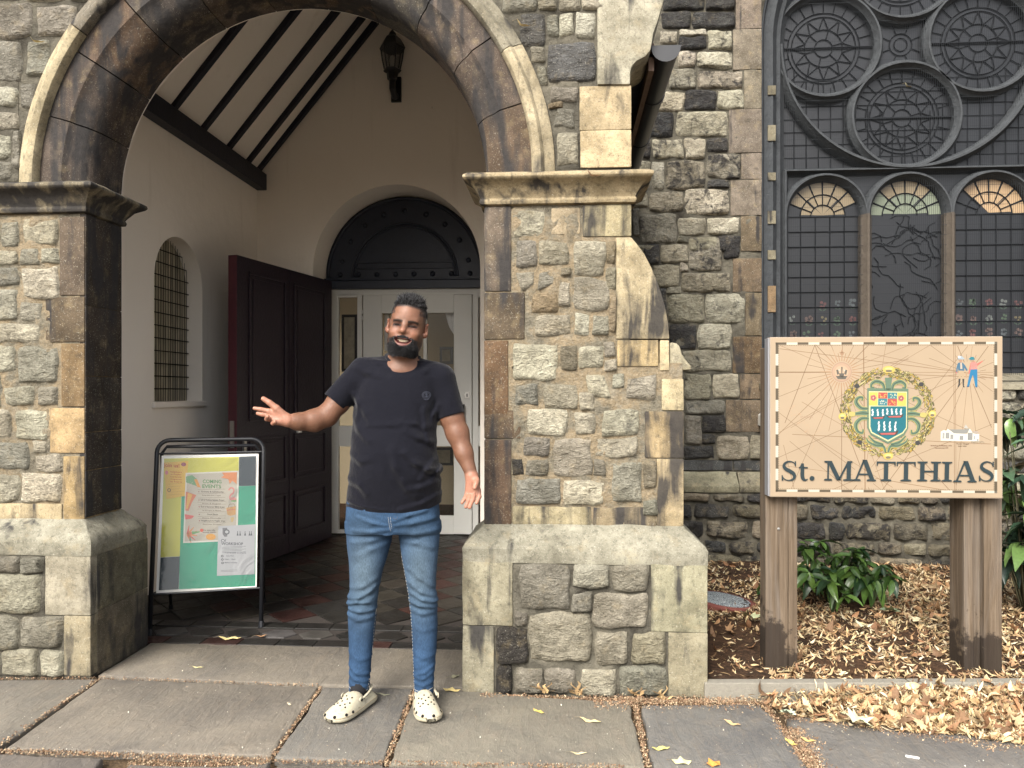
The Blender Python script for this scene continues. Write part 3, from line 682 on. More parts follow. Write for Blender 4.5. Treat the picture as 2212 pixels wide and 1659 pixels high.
sloped('ceiling', XW-.08, rx, 3.30+.03-.08*sl, rz+.07, YB, YW, .03, M['plaster']); sloped('ceiling', XW2+.08, rx, 3.30+.03-.08*sl, rz+.07, YB, YW, .03, M['plaster'])
sloped('slate_roof', .37, rx, 3.10, rz+.30, YF+.2, 5.75, .05, M['slate']); sloped('slate_roof', 2*rx-.37, rx, 3.10, rz+.30, YF+.2, 5.75, .05, M['slate'])
# eaves: boards and black half-round gutter
ge = onY(*W4(312, 300), 3.52)
gp = [(.062*math.cos(a), .062*math.sin(a)) for a in [math.pi+math.pi*k/12 for k in range(13)]]
gp = [(-.066, .008)]+gp+[(.066, .008), (.058, .008)]+[(.055*math.cos(a), .055*math.sin(a)) for a in [2*math.pi-math.pi*k/12 for k in range(13)]]+[(-.058, .008)]
MB().sweep([((ge.x, y, ge.z-.01), (1, 0, 0), (0, 0, 1)) for y in (3.52, 5.72)], gp).build('gutter', M['black_paint'], porch, 35)
cp = [(x, z) for x, z in gp[:15]]
for y in (3.515, 4.05, 4.75):
    MB().sweep([((ge.x, y, ge.z-.01), (1.08, 0, 0), (0, 0, 1.08)), ((ge.x, y+(.008 if y < 3.6 else .05), ge.z-.01), (1.08, 0, 0), (0, 0, 1.08))], cp).build('gutter_joint', M['black_paint'], porch)
MB().box(XE-.02, ge.x-.055, 3.56, 5.72, ge.z-.035, ge.z-.02).build('soffit_board', M['timber_black'], porch)
MB().box(ge.x-.075, ge.x-.05, 3.56, 5.72, ge.z-.10, ge.z+.03).build('fascia_board', simple('peeling_board', (.14, .10, .08), .8, .2, 20, .4), porch)

# ================================================================ doors and the tympanum
TYC = -1.499
def semi(cx, z, r, n=40, a0=0, a1=math.pi): return [(cx+r*math.cos(a0+(a1-a0)*k/n), z+r*math.sin(a0+(a1-a0)*k/n)) for k in range(n+1)]
ty = empty('tympanum'); ty.parent = porch
prism(ty, semi(TYC, 2.40, .785), YD-.01, YD+.03, 'navy', 'panel', None, bev=0).parent = ty
for r_, w_ in ((.735, .018), (.50, .012), (.475, .010)):
    MB().tube([(x, YD-.012, z) for x, z in semi(TYC, 2.43, r_, 48)], w_, 6).build('moulding', M['navy'], ty, True)
for z_ in (2.505, 2.56): MB().box(TYC-.47, TYC+.47, YD-.028, YD-.01, z_, z_+.014).build('moulding', M['navy'], ty, bevel=.003)
MB().box(TYC-.77, TYC+.77, YD-.055, YD, 2.315, 2.395).build('lintel', M['navy'], ty, bevel=.006)
MB().box(TYC-.77, TYC+.77, YD-.07, YD, 2.395, 2.412).build('lintel', M['navy'], ty, bevel=.004)
for k in range(9):
    a = R(14+152*k/8); MB().lathe([(.002, .02), (.018, .016), (.024, .006), (.026, 0)][::-1], (TYC+.62*math.cos(a), YD-.01, 2.43+.62*math.sin(a)), 10, Matrix.Rotation(R(90), 3, 'X')).build('boss', M['navy'], ty, True)
for k in range(8):
    MB().lathe([(.002, .02), (.018, .016), (.024, .006), (.026, 0)][::-1], (TYC-.62+k*.177, YD-.01, 2.455), 10, Matrix.Rotation(R(90), 3, 'X')).build('boss', M['navy'], ty, True)

def dpt(x, y): return onY(*F7(x, y), YD)
def rail(parent, x0, y0, x1, y1, m='white_frame', d0=0., d1=.045, name='rail', bev=.004):
    a, b = dpt(x0, y0), dpt(x1, y1)
    return MB().box(min(a.x, b.x), max(a.x, b.x), YD+d0, YD+d1, max(0.004, min(a.z, b.z)), max(a.z, b.z)).build(name, M[m], parent, bevel=bev)
sc_ = empty('door_screen'); sc_.parent = porch
fz = 1636
rail(sc_, -62, 4, 1160, 46, name='head'); rail(sc_, -6, 46, 44, fz, name='jamb'); rail(sc_, 168, 46, 200, fz, name='jamb'); rail(sc_, 930, 46, 968, fz, name='jamb'); rail(sc_, 1095, 46, 1160, fz, name='jamb')
rail(sc_, -62, 46, -8, fz, 'navy', -.02, .04, 'side_board')
for x0, x1 in ((44, 168), (968, 1095)):
    rail(sc_, x0, 46, x1, 68); rail(sc_, x0, 918, x1, 1055); rail(sc_, x0, 1606, x1, fz)
    for y0, y1 in ((68, 918), (1055, 1606)):
        a, b = dpt(x0, y0), dpt(x1, y1)
        pyd('pane', [(a.x, YD+.03, b.z), (b.x, YD+.03, b.z), (b.x, YD+.03, a.z), (a.x, YD+.03, a.z)], [(0, 1, 2, 3)], M['glass'], sc_)
dr = empty('glazed_door'); dr.parent = porch
rail(dr, 206, 50, 330, fz, d0=.006, d1=.05, name='stile'); rail(dr, 806, 50, 925, fz, d0=.006, d1=.05, name='stile')
rail(dr, 330, 50, 806, 170, d0=.006, d1=.05); rail(dr, 330, 916, 806, 1054, d0=.006, d1=.05); rail(dr, 330, 1508, 806, fz, d0=.006, d1=.05); rail(dr, 604, 170, 628, 916, d0=.008, d1=.048, name='muntin')
for y0, y1 in ((170, 916), (1054, 1508)):
    a, b = dpt(330, y0), dpt(806, y1)
    pyd('pane', [(a.x, YD+.035, b.z), (b.x, YD+.035, b.z), (b.x, YD+.035, a.z), (a.x, YD+.035, a.z)], [(0, 1, 2, 3)], M['glass'], dr)
lk = rail(dr, 876, 695, 910, 738, 'steel', -.002, .008, 'lock_plate', .001); rail(lk, 890, 706, 898, 728, 'black_paint', -.004, .0, 'keyhole', .001)
a, b = dpt(872, 782), dpt(872, 905); MB().tube([(a.x, YD-.0, a.z), (a.x, YD-.04, a.z-.01), (a.x, YD-.045, (a.z+b.z)/2), (a.x, YD-.04, b.z+.01), (a.x, YD, b.z)], .012, 8).build('handle', M['black_paint'], dr, True)
for y in (150, 190): rail(dr, 198, y, 208, y+30, 'steel', -.006, .004, 'hinge', .001)
# the room behind the glass
rm = empty('lobby'); rm.parent = porch
for b_ in ((-3.6, 1.2, 8.9, 9.0, 0, 3.2), (-3.6, -3.5, 7.1, 8.9, 0, 3.2), (1.1, 1.2, 7.1, 8.9, 0, 3.2), (-3.6, 1.2, 7.1, 9.0, 3.1, 3.2), (-3.6, 1.2, 7.09, 9, -.03, 0)):
    MB().box(*b_).build('lobby_wall', M['interior'] if b_[5] > 1 else M['soil'], rm)
cv = []; cf = []
a0 = onY(*F7(752, 178), 7.12); a1 = onY(*F7(806, 178), 7.12); zb = onY(*F7(806, 362), 7.12).z
for i in range(9):
    x = a0.x+(a1.x+.08-a0.x)*i/8; w = .012*math.sin(i*2.1); zl = a0.z+(zb-a0.z)*min(1, (i/6.5)**.6); cv += [(x, 7.12+w, a0.z+.1), (x, 7.12+w, zl)]
    if i: k = i*2; cf.append((k-2, k, k+1, k-1))
pyd('curtain', cv, cf, simple('white_voile', (.8, .8, .78), .8), rm, True)
a, b = onY(*F7(350, 170), 7.13), onY(*F7(368, 420), 7.13); MB().box(a.x, b.x+.02, 7.12, 7.14, b.z, a.z).build('curtain', simple('white_voile', (.8, .8, .78), .8), rm)
for x0, y0, x1, y1, Y in ((712, 395, 802, 510, 8.0), (64, 182, 170, 560, 7.5), (640, 1060, 800, 1180, 8.3)):
    a, b = onY(*F7(x0, y0), Y), onY(*F7(x1, y1), Y)
    fr = MB().box(a.x, b.x, Y, Y+.03, b.z, a.z).build('picture_frame', M['black_paint'], rm, bevel=.004)
    MB().box(a.x+.03, b.x-.03, Y-.006, Y, b.z+.03, a.z-.03).build('picture', simple('faded_print', (.30, .27, .20), .7, .2, 14, .6), fr)

# the dark outer leaf, folded back into the porch
A_ = Vector((-2.415, 5.39, 0)); B_ = Vector((-2.13, 6.75, 0)); L_ = (B_-A_).length; ang = math.atan2(B_.y-A_.y, B_.x-A_.x)
leafd = empty('open_door', A_, ang); leafd.parent = porch
zt = 2.36; th = .075
o = MB().box(0, L_, 0, th, .012, zt).build('slab', M['door'], leafd, bevel=.004)
MB().box(-.004, .0, .002, th-.002, .014, zt-.002).build('edge', M['door_edge'], leafd)
def dpanel(x0, x1, z0, z1):
    t = MB(); w = .022
    for q in ((x0, x1, z0, z0+w), (x0, x1, z1-w, z1), (x0, x0+w, z0+w, z1-w), (x1-w, x1, z0+w, z1-w)): t.box(q[0], q[1], -.014, .0, q[2], q[3])
    pn = t.build('panel', M['door'], leafd, bevel=.005)
    MB().box(x0+.05, x1-.05, -.007, 0, z0+.05, z1-.05).build('raised_field', M['door'], pn, bevel=.005)
for x0, x1 in ((.14, .64), (.76, 1.27)):
    dpanel(x0, x1, 1.12, 2.26); dpanel(x0, x1, .62, 1.0); dpanel(x0, x1, .16, .52)
MB().box(.685, .697, -.006, 0, .02, zt-.01).build('bead', M['door'], leafd)
dl = onX  # label plate on the leaf and the bolt on its edge
MB().box(.80, .86, -.016, -.0, 1.00, 1.115).build('door_plate', M['white'], leafd, bevel=.004)
MB().box(-.012, -.004, .02, .055, .93, 1.13).build('lock_plate', M['steel'], leafd, bevel=.001)
MB().box(.06, .09, -.02, 0, .9, .98).build('bolt', M['steel'], leafd, bevel=.002)

# ================================================================ nave wall
YN = 5.75
nave = empty('church_nave_wall', label='blackened rubble church wall with large traceried window beside the porch', cat='church wall')
WCX, WZ = 2.635, 4.04; XA = 1.477; WR = WCX-XA
wall_arch('wall_core', nave, M['mortar_dark'], XE-.1, 7.5, -.05, 5.6, WCX, WZ, WR, YN+.012, YN+.27, 40, 1.43)
MB().box(XE-.1, 7.5, YN+.27, YN+.33, -.05, 5.6).build('backing', M['black_paint'], nave)
MB().box(XE-.1, 7.5, 5.67, YN+.02, -.05, .62).build('plinth_core', M['mortar_dark'], nave)
NB = (.075, .077, .082); NL = (.60, .57, .48); NM = (.39, .365, .30)
for p, c, s in (([290, -60, 570, 68], NB, .5), ([575, -60, 772, 68], NB, .5), ([280, 78, 478, 196], NB, .5), ([482, 78, 772, 192], NB, .52), ([270, 205, 390, 290], NL, .45), ([393, 240, 582, 330], NB, .6), ([395, 200, 582, 238], NL, .4), ([585, 200, 750, 330], NL, .46), ([390, 338, 512, 448], NL, .46), ([515, 342, 752, 448], NL, .44),
                ([330, 452, 512, 592], NM, .44), ([515, 468, 826, 590], NM, .44), ([235, 605, 437, 742], NL, .42), ([440, 592, 648, 732], NB, .56), ([650, 592, 828, 722], NL, .42), ([180, 742, 368, 912], NB, .56), ([372, 735, 726, 906], NL, .42), ([100, 918, 216, 1052], NB, .5), ([220, 918, 432, 1048], NL, .45), ([434, 912, 576, 1048], NL, .44),
                ([580, 912, 726, 1010], NB, .46), ([95, 1060, 215, 1180], NM, .45), ([215, 1062, 302, 1250], NL, .42), ([304, 1062, 576, 1250], NM, .53), ([580, 1015, 806, 1182], NM, .54), ([588, 1186, 732, 1246], NB, .4), ([85, 1258, 196, 1372], NM, .44), ([200, 1266, 426, 1404], NM, .46), ([434, 1248, 732, 1422], NL, .50), ([85, 1376, 132, 1560], GREY, .4),
                ([134, 1408, 384, 1612], GREY, .42), ([388, 1438, 578, 1562], NM, .38), ([582, 1438, 802, 1552], NL, .40), ([388, 1568, 462, 1606], GREY, .4), ([464, 1562, 652, 1662], NM, .42), ([655, 1556, 812, 1662], NB, .5), ([80, 1618, 262, 1700], NM, .4)):
    stone(nave, p, W4, YN, c, s, 'nave', .018, .015, .2)
for p, c, s in (([108, 92, 188, 188], NB, .46), ([192, 92, 322, 182], NM, .38), ([324, 58, 482, 218], NM, .46), ([486, 58, 562, 160], NB, .55), ([150, 186, 284, 292], NM, .36), ([286, 180, 324, 222], NM, .4), ([288, 222, 522, 318], NM, .42), ([175, 292, 222, 440], NB, .4), ([225, 292, 288, 322], NM, .38), ([227, 322, 396, 455], NM, .42),
                ([399, 318, 585, 458], NL, .40), ([234, 462, 362, 582], NB, .44), ([364, 458, 524, 580], NL, .38), ([290, 583, 526, 684], NM, .38), ([303, 690, 428, 812], NM, .36), ([434, 688, 558, 808], NL, .32), ([303, 812, 492, 882], GREY, .36), ([303, 884, 382, 1020], GREY, .38), ([384, 882, 496, 966], NB, .5),
                ([300, 1024, 442, 1088], NB, .44), ([384, 968, 450, 1018], NB, .42), ([452, 976, 606, 1092], NM, .34), ([608, 978, 700, 1092], NM, .34)):
    stone(nave, p, W5, YN, c, s, 'nave', .018, .015, .22)
QB = (.21, .18, .15); QT = (.18, .142, .10)
for p, g, c, s in (([772, -60, 930, 188], W4, QB, .34), ([754, 192, 930, 458], W4, QB, .34), ([828, 461, 935, 718], W4, QB, .34), ([728, 721, 940, 1008], W4, QB, .36), ([808, 1011, 942, 1184], W4, QB, .37), ([738, 1187, 945, 1424], W4, QB, .37), ([805, 1427, 950, 1660], W4, QT, .42),
                   ([527, 157, 664, 314], W5, QT, .42), ([585, 317, 664, 516], W5, QT, .44), ([527, 519, 667, 690], W5, (.15, .105, .065), .44), ([560, 693, 672, 810], W5, QT, .44), ([495, 812, 674, 962], W5, QT, .42)):
    block(nave, p, g, YN-.004, YN+.24, c, s, 'ashlar', xr=(None, XA+.003), rough=.003)
# rubble that goes on below the sill and to the right, then the weathered ledge and the footing
def rubble(parent, x0, x1, z0, z1, Y, hs_, cols, rngw=(.14, .34), soot=(.36, .5), mat='nave', proud=.024, rough=.017):
    z = z0
    while z < z1-.04:
        h = min(random.uniform(*hs_), z1-z); x = x0+random.uniform(-.1, 0)
        while x < x1:
            w = random.uniform(*rngw); a, b = max(x, x0), min(x+w, x1)
            if b-a > .05:
                q = [Vector((a+.008, 0, z+h-.006)), Vector((b-.008, 0, z+h-.006-random.uniform(0, .015))), Vector((b-.008, 0, z+.006)), Vector((a+.008, 0, z+.006+random.uniform(0, .012)))]
                stone(parent, q, None, Y, random.choice(cols), random.uniform(*soot), mat, proud, rough, .3, world=True)
            x += w
        z += h
mortar_sheet(nave, XE, 1.45, .83, 4.2, YN+.008, .012, M['mortar_dark'], .02); mortar_sheet(nave, XE, 4.6, 0, .6, 5.665, .016, M['mortar_dark'], .02)
rubble(nave, onY(*W5(702, 0), YN).x, 3.95, .84, 1.42, YN, (.12, .17), (NM, GREY, NL, NB))
rubble(nave, 3.95, 5.4, .84, 4.0, YN, (.14, .2), (NM, GREY, NL, NB), (.2, .4))
led = [(YN+.01, .615), (YN-.105, .60), (YN-.11, .645), (YN-.10, .66), (YN-.015, .745), (YN+.01, .745)]
x = XE+.02; k = 0
while x < 5.6:
    w = random.uniform(.7, 1.0)
    o = MB().sweep([((x, 0, 0), (0, 1, 0), (0, 0, 1)), ((x+w-.006, 0, 0), (0, 1, 0), (0, 0, 1))], led).build('ledge_stone', M['ashlar'], nave, 35, bevel=.004, sub=3, rough=.006)
    setc(o, jit((.27, .25, .19)), .38); x += w
x = XE+.02
while x < 5.6:
    w = random.uniform(.35, .6); o = MB().box(x, x+w-.006, YN+.0, YN+.03, .752, .828).build('string_stone', M['ashlar'], nave, bevel=.004, sub=1, rough=.004); setc(o, jit(NB, .2), .5); x += w
rubble(nave, XE+.2, 5.6, -.02, .595, 5.66, (.10, .17), ((.24, .215, .165), NB, (.27, .25, .20), (.17, .15, .12), (.33, .295, .23)), (.12, .38), (.40, .54), proud=.02, rough=.03)
# jambs (splayed, with two rolls) and sill
WX0, WX1 = 1.70, 2*WCX-1.70; YG = 6.0; RI = WCX-WX0
def open_path(r, y, z0=1.46, n=36):
    return [((WCX-r, y, z0), (-1, 0, 0), (0, 1, 0)), ((WCX-r, y, WZ), (-1, 0, 0), (0, 1, 0))]+[((WCX, y, WZ), (-math.cos(a)*1, 0, math.sin(a)), (0, 1, 0)) for a in []]
def jamb(prof, name, m):
    """prof in (distance outward from the opening's inner radius, y)"""
    path = []
    for s in (-1,):
        path = [((WCX-RI, 0, 1.46), Vector((-1, 0, 0)), Vector((0, 1, 0)))]
    path += [((WCX-RI*math.cos(a), 0, WZ+RI*math.sin(a)), Vector((-math.cos(a), 0, math.sin(a))), Vector((0, 1, 0))) for a in [math.pi*k/40 for k in range(41)]]
    path += [((WCX+RI, 0, 1.46), Vector((1, 0, 0)), Vector((0, 1, 0)))]
    return MB().sweep(path, prof).build(name, m, win, 40)
win = empty('nave_window'); win.parent = nave
jamb([(-.005, YG-.03), (-.005, YG+.03), (.23, YG+.03), (.23, YN+.02), (.205, YN+.03), (.19, YN+.06), (.15, YN+.075), (.12, YN+.07), (.10, YN+.10), (.075, YN+.14), (.045, YN+.145), (.03, YG-.07)], 'jamb', M['tracery'])
for z, h, c in ((1.95, .2, .3), (2.35, .07, .25), (2.62, .1, .35), (2.95, .06, .3), (3.25, .12, .3), (3.6, .07, .25)):
    o = MB().box(WX0-.16, WX0-.10, YN+.062, YN+.09, z, z+h).build('patch_stone', M['ashlar'], win, bevel=.003); setc(o, (.26, .18, .11) if z < 2 else (.22, .2, .15), .4)
o = MB().add([(XA-.02, YN-.05, 1.36), (2*WCX-XA+.02, YN-.05, 1.36), (2*WCX-XA+.02, YN-.05, 1.40), (XA-.02, YN-.05, 1.40), (XA-.02, YG+.02, 1.36), (2*WCX-XA+.02, YG+.02, 1.36), (2*WCX-XA+.02, YG+.02, 1.49), (XA-.02, YG+.02, 1.49)],
             [(0, 1, 2, 3), (7, 6, 5, 4), (3, 2, 6, 7), (0, 4, 5, 1), (0, 3, 7, 4), (1, 5, 6, 2)]).build('sill', M['ashlar'], win, bevel=.006); setc(o, (.26, .24, .19), .36)
def ring(cx, cz, r, w, d, name='tracery_ring', a0=0, a1=2*math.pi, m=None, y=YG-.02, n=48):
    pr = [(-w, .05), (-w, -.01), (-w*.55, -.028*d), (-w*.2, -.055*d), (w*.2, -.055*d), (w*.55, -.028*d), (w, -.01), (w, .05)]
    path = [((cx+r*math.cos(a), y, cz+r*math.sin(a)), Vector((math.cos(a), 0, math.sin(a))), Vector((0, 1, 0))) for a in [a0+(a1-a0)*k/n for k in range(n+(0 if a1-a0 > 6.28 else 1))]]
    return MB().sweep(path, pr, closed=a1-a0 > 6.28).build(name, m or M['tracery'], win, 40)
def wpt(px, py): return onY(px, py, YG)
CR = [(1780, 103), (2115, 91), (1950, 254), (1947, -66)]
for px, py in CR:
    c = wpt(px, py); ring(c.x, c.z, .402, .034, 1)
ring(WCX, WZ-.01, .965, .036, 1.2, a0=math.pi*1.0, a1=math.pi*2.0)
# transom, mullions, lancet heads
zt_ = wpt(1957, 369).z
def bar(p0, p1, w, d=1, m=None, name='mullion'):
    p0, p1 = Vector(p0), Vector(p1); dr_ = (p1-p0).normalized(); o = Vector((dr_.z, 0, -dr_.x))
    pr = [(-w, .05), (-w, -.01), (-w*.55, -.028*d), (-w*.2, -.055*d), (w*.2, -.055*d), (w*.55, -.028*d), (w, -.01), (w, .05)]
    return MB().sweep([(p0, o, Vector((0, 1, 0))), (p1, o, Vector((0, 1, 0)))], pr).build(name, m or M['tracery'], win, 40)
bar((WX0, YG-.02, zt_), (WX1, YG-.02, zt_), .022, name='transom')
LW = (WX1-WX0)/3; lan = []
for i in range(3):
    c = WX0+LW*(i+.5); ro = LW/2; zs_ = zt_-.03-ro; lan.append((c, zs_))
    ring(c, zs_, ro-.006, .03, 1, 'lancet_head', 0, math.pi, n=28)
    if i: bar((WX0+LW*i, YG-.022, 1.46), (WX0+LW*i, YG-.022, zs_), .042, 1.1, M['tracery_brown'])
for x_ in (WX0+.005, WX1-.005): bar((x_, YG-.022, 1.46), (x_, YG-.022, zt_), .03)
# panes: rear glazing, then leads in front
yq = YG+.022
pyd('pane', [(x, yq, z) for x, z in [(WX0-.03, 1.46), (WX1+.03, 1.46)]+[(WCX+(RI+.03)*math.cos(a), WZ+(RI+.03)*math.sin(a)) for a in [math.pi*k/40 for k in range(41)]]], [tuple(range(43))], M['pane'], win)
def leads_rose(px, py):
    c = wpt(px, py); b = MB(); y = YG+.012
    for r_ in (.245, .275, .145, .068): b.tube([(c.x+r_*math.cos(a), y, c.z+r_*math.sin(a)) for a in [2*math.pi*k/36 for k in range(36)]], .0042, 4, closed=True)
    for k in range(24):
        a = 2*math.pi*k/24; b.tube([(c.x+.275*math.cos(a), y, c.z+.275*math.sin(a)), (c.x+.37*math.cos(a), y, c.z+.37*math.sin(a))], .0038, 4)
    for k in range(12):
        a = 2*math.pi*k/12; a2 = a+math.pi/12; a3 = a-math.pi/12
        for q in (a2, a3): b.tube([(c.x+.245*math.cos(a), y, c.z+.245*math.sin(a)), (c.x+.145*math.cos(q), y, c.z+.145*math.sin(q))], .0042, 4)
    for k in range(6):
        a = 2*math.pi*k/6+.26; b.tube([(c.x+.068*math.cos(a), y, c.z+.068*math.sin(a)), (c.x+.145*math.cos(a), y, c.z+.145*math.sin(a))], .0038, 4)
    b.tube([(c.x-.37, y-.006, c.z), (c.x+.37, y-.006, c.z)], .007, 5)
    b.build('rose_leading', M['lead'], win)
for c in CR: leads_rose(*c)
b = MB(); c = wpt(1947, 95); y = YG+.012
for r_ in (.05, .085): b.tube([(c.x+r_*math.cos(a), y, c.z+r_*math.sin(a)) for a in [2*math.pi*k/24 for k in range(24)]], .004, 4, closed=True)
for k in range(8): a = math.pi/4*k+.39; b.tube([(c.x+.085*math.cos(a), y, c.z+.085*math.sin(a)), (c.x+.19*math.cos(a), y, c.z+.19*math.sin(a))], .004, 4)
b.build('centre_leading', M['lead'], win)
b = MB()
for k in range(1, 20):
    x_ = WX0+(WX1-WX0)*k/20; b.tube([(x_, y, zt_), (x_, y, 3.42+.5*abs(k-10)/10)], .003, 4)
for k in range(8): z_ = zt_+.02+k*.10; b.tube([(WX0, y, z_), (WX1, y, z_)], .003, 4)
b.build('spandrel_leading', M['lead'], win)
for li, (c, zs_) in enumerate(lan):
    gr = MB(); r_ = LW/2-.035; y = YG+.012
    for rr in (.33*r_, .62*r_): gr.tube([(c+rr*math.cos(a), y, zs_+rr*math.sin(a)) for a in [math.pi*k/20 for k in range(21)]], .004, 4)
    for k in range(1, 8): a = math.pi*k/8; gr.tube([(c+.33*r_*math.cos(a), y, zs_+.33*r_*math.sin(a)), (c+r_*math.cos(a), y, zs_+r_*math.sin(a))], .004, 4)
    if li != 1:
        for k in range(1, 5): gr.tube([(c-r_+2*r_*k/5, y, 1.46), (c-r_+2*r_*k/5, y, zs_)], .0035, 4)
        z_ = zs_
        while z_ > 1.46: gr.tube([(c-r_, y, z_), (c+r_, y, z_)], .0045, 4); z_ -= .118
    else:
        rr_ = random.Random(5)
        for k in range(46):
            p = Vector((c+rr_.uniform(-r_, r_)*.9, y, rr_.uniform(1.5, zs_-.02))); pts_ = [p.copy()]; d = rr_.uniform(0, 6.28)
            for q in range(7):
                d += rr_.uniform(-.9, .9); p = p+Vector((math.cos(d), 0, math.sin(d)))*.05
                p.x = max(c-r_, min(c+r_, p.x)); p.z = min(zs_, max(1.47, p.z)); pts_.append(p.copy())
            gr.tube(pts_, .003, 4)
    gr.build('lancet_leading', M['lead'], win)
    # opaque fanlight panes, the pale lit room behind painted as their colour
    for k in range(8):
        a0, a1 = math.pi*k/8+.03, math.pi*(k+1)/8-.03
        if li == 0 and (k < 1 or k > 6): continue
        if li == 2 and k > 5: continue
        q = [(c+ra*r_*math.cos(a), zs_+ra*r_*math.sin(a)) for ra, a in ((.64, a0), (.97, a0), (.97, (a0+a1)/2), (.97, a1), (.64, a1))]
        m_ = M['pane_cream'] if li == 0 else (M['pane_orange'] if li == 2 else (M['pane_cream'] if 1 < k < 6 else M['pane_green']))
        pyd('fanlight_pane', [(x, yq-.004, z) for x, z in q], [tuple(range(5))], m_, win)
    for k in range(4):
        if li == 2 and k > 2: continue
        a0, a1 = math.pi*k/4+.03, math.pi*(k+1)/4-.03
        q = [(c+ra*r_*math.cos(a), zs_+.012+ra*r_*math.sin(a)) for ra, a in ((.0, a0), (.6, a0), (.6, (a0+a1)/2), (.6, a1))]
        pyd('fanlight_pane', [(x, yq-.004, z) for x, z in q], [tuple(range(4))], [M['pane_cream'], M['pane_green'], M['pane_orange']][li], win)
    # little painted flowers in the lower quarries
    if li != 1:
        rr_ = random.Random(11+li)
        for row in range(3):
            for cl in range(5):
                x_ = c-r_+2*r_*(cl+.5)/5; z_ = 1.80+row*.118+rr_.uniform(-.012, .012); x_ += rr_.uniform(-.01, .01); kx = rr_.choice([3, 4, 5, 6])
                if li == 0 and row == 2 and cl < 2: continue
                fc = rr_.choice([(.10, .05, .05), (.11, .095, .06), (.11, .12, .115), (.09, .065, .06), (.06, .085, .06), (.07, .08, .085)])
                fv = MB(); s_ = rr_.uniform(.7, 1)
                for q in range(kx):
                    a = 2*math.pi*q/kx+rr_.random(); fv.cur = fc
                    n_ = 8; cxp, czp = x_+.022*s_*math.cos(a), z_+.022*s_*math.sin(a)
                    fv.add([(cxp+.014*s_*math.cos(t), yq-.004, czp+.014*s_*math.sin(t)) for t in [2*math.pi*w/n_ for w in range(n_)]], [tuple(range(n_))])
                fv.cur = (.05, .07, .055)
                for q in (-1, 1): fv.add([(x_, yq-.0035, z_-.05), (x_+q*.018, yq-.0035, z_-.028), (x_+q*.03, yq-.0035, z_-.034), (x_+q*.018, yq-.0035, z_-.045)], [(0, 1, 2, 3)])
                fv.build('painted_flower', M['signprint'], win, cols=True)
# wire guards
b = MB(); yw = YG-.045; x_ = WX0+.01
while x_ < WX1:
    h_ = WZ+math.sqrt(max(0, RI**2-(x_-WCX)**2)) if abs(x_-WCX) < RI else WZ
    if x_ > WCX+.95 or True: b.add([(x_-.0011, yw, 1.47), (x_+.0011, yw, 1.47), (x_+.0011, yw, min(h_, 4.9)), (x_-.0011, yw, min(h_, 4.9))], [(0, 1, 2, 3)])
    x_ += .0150
z_ = 1.5
while z_ < 4.9:
    hw = RI if z_ < WZ else math.sqrt(max(0, RI**2-(z_-WZ)**2)); b.add([(WCX-hw, yw-.002, z_-.0012), (WCX+hw, yw-.002, z_-.0012), (WCX+hw, yw-.002, z_+.0012), (WCX-hw, yw-.002, z_+.0012)], [(0, 1, 2, 3)]); z_ += .075
b.build('wire_guard', M['wire'], win, kind='stuff')
# small white fitting on the quoin
o = MB(); a = onY(1652, 905, YN-.03); o.box(-.045, .045, -.06, .02, -.05, .03).add([(-.045, -.06, .03), (.045, -.06, .03), (.045, .02, .03), (-.045, .02, .03), (0, -.02, .075)], [(0, 1, 4), (1, 2, 4), (2, 3, 4), (3, 0, 4)])
o = o.build('vent_cowl', M['white'], None, bevel=.003, label='small pale pointed vent cowl on the brown quoin beside the sign', cat='vent'); o.location = a

# flower bed and kerb
k0, k1 = onZ(1522, 1505), onZ(2212, 1503); kd = (k1-k0).normalized(); kn_ = Vector((-kd.y, kd.x, 0)); k2 = k0+kd*5
kerb = empty('kerb', k0, math.atan2(kd.y, kd.x), kind='structure')
x_ = 0
while x_ < 4.6: MB().box(x_+.002, x_+.91, 0, .05, -.03, .062+random.uniform(-.002, .002)).build('kerb_stone', M['kerb'], kerb, bevel=.005); x_ += .915
BV = []; BF = []; nx, ny = 90, 46
def bed_z(x, y): 
    d = (y-3.38)/2.3; return .045+.05*min(1, max(0, d))+.012*mnoise.noise(Vector((x*3, y*3, 0)))+.004*mnoise.noise(Vector((x*14, y*14, 0)))
for j in range(ny+1):
    for i in range(nx+1):
        x = .60+4.9*i/nx; ye = (k0+kd*((x-k0.x)/kd.x)).y+.045; y = ye+(5.72-ye)*j/ny
        BV.append((x, y, bed_z(x, y)))
for j in range(ny):
    for i in range(nx): k = j*(nx+1)+i; BF.append((k, k+1, k+nx+2, k+nx+1))
pyd('flower_bed', BV, BF, M['soil'], None, True, kind='structure')
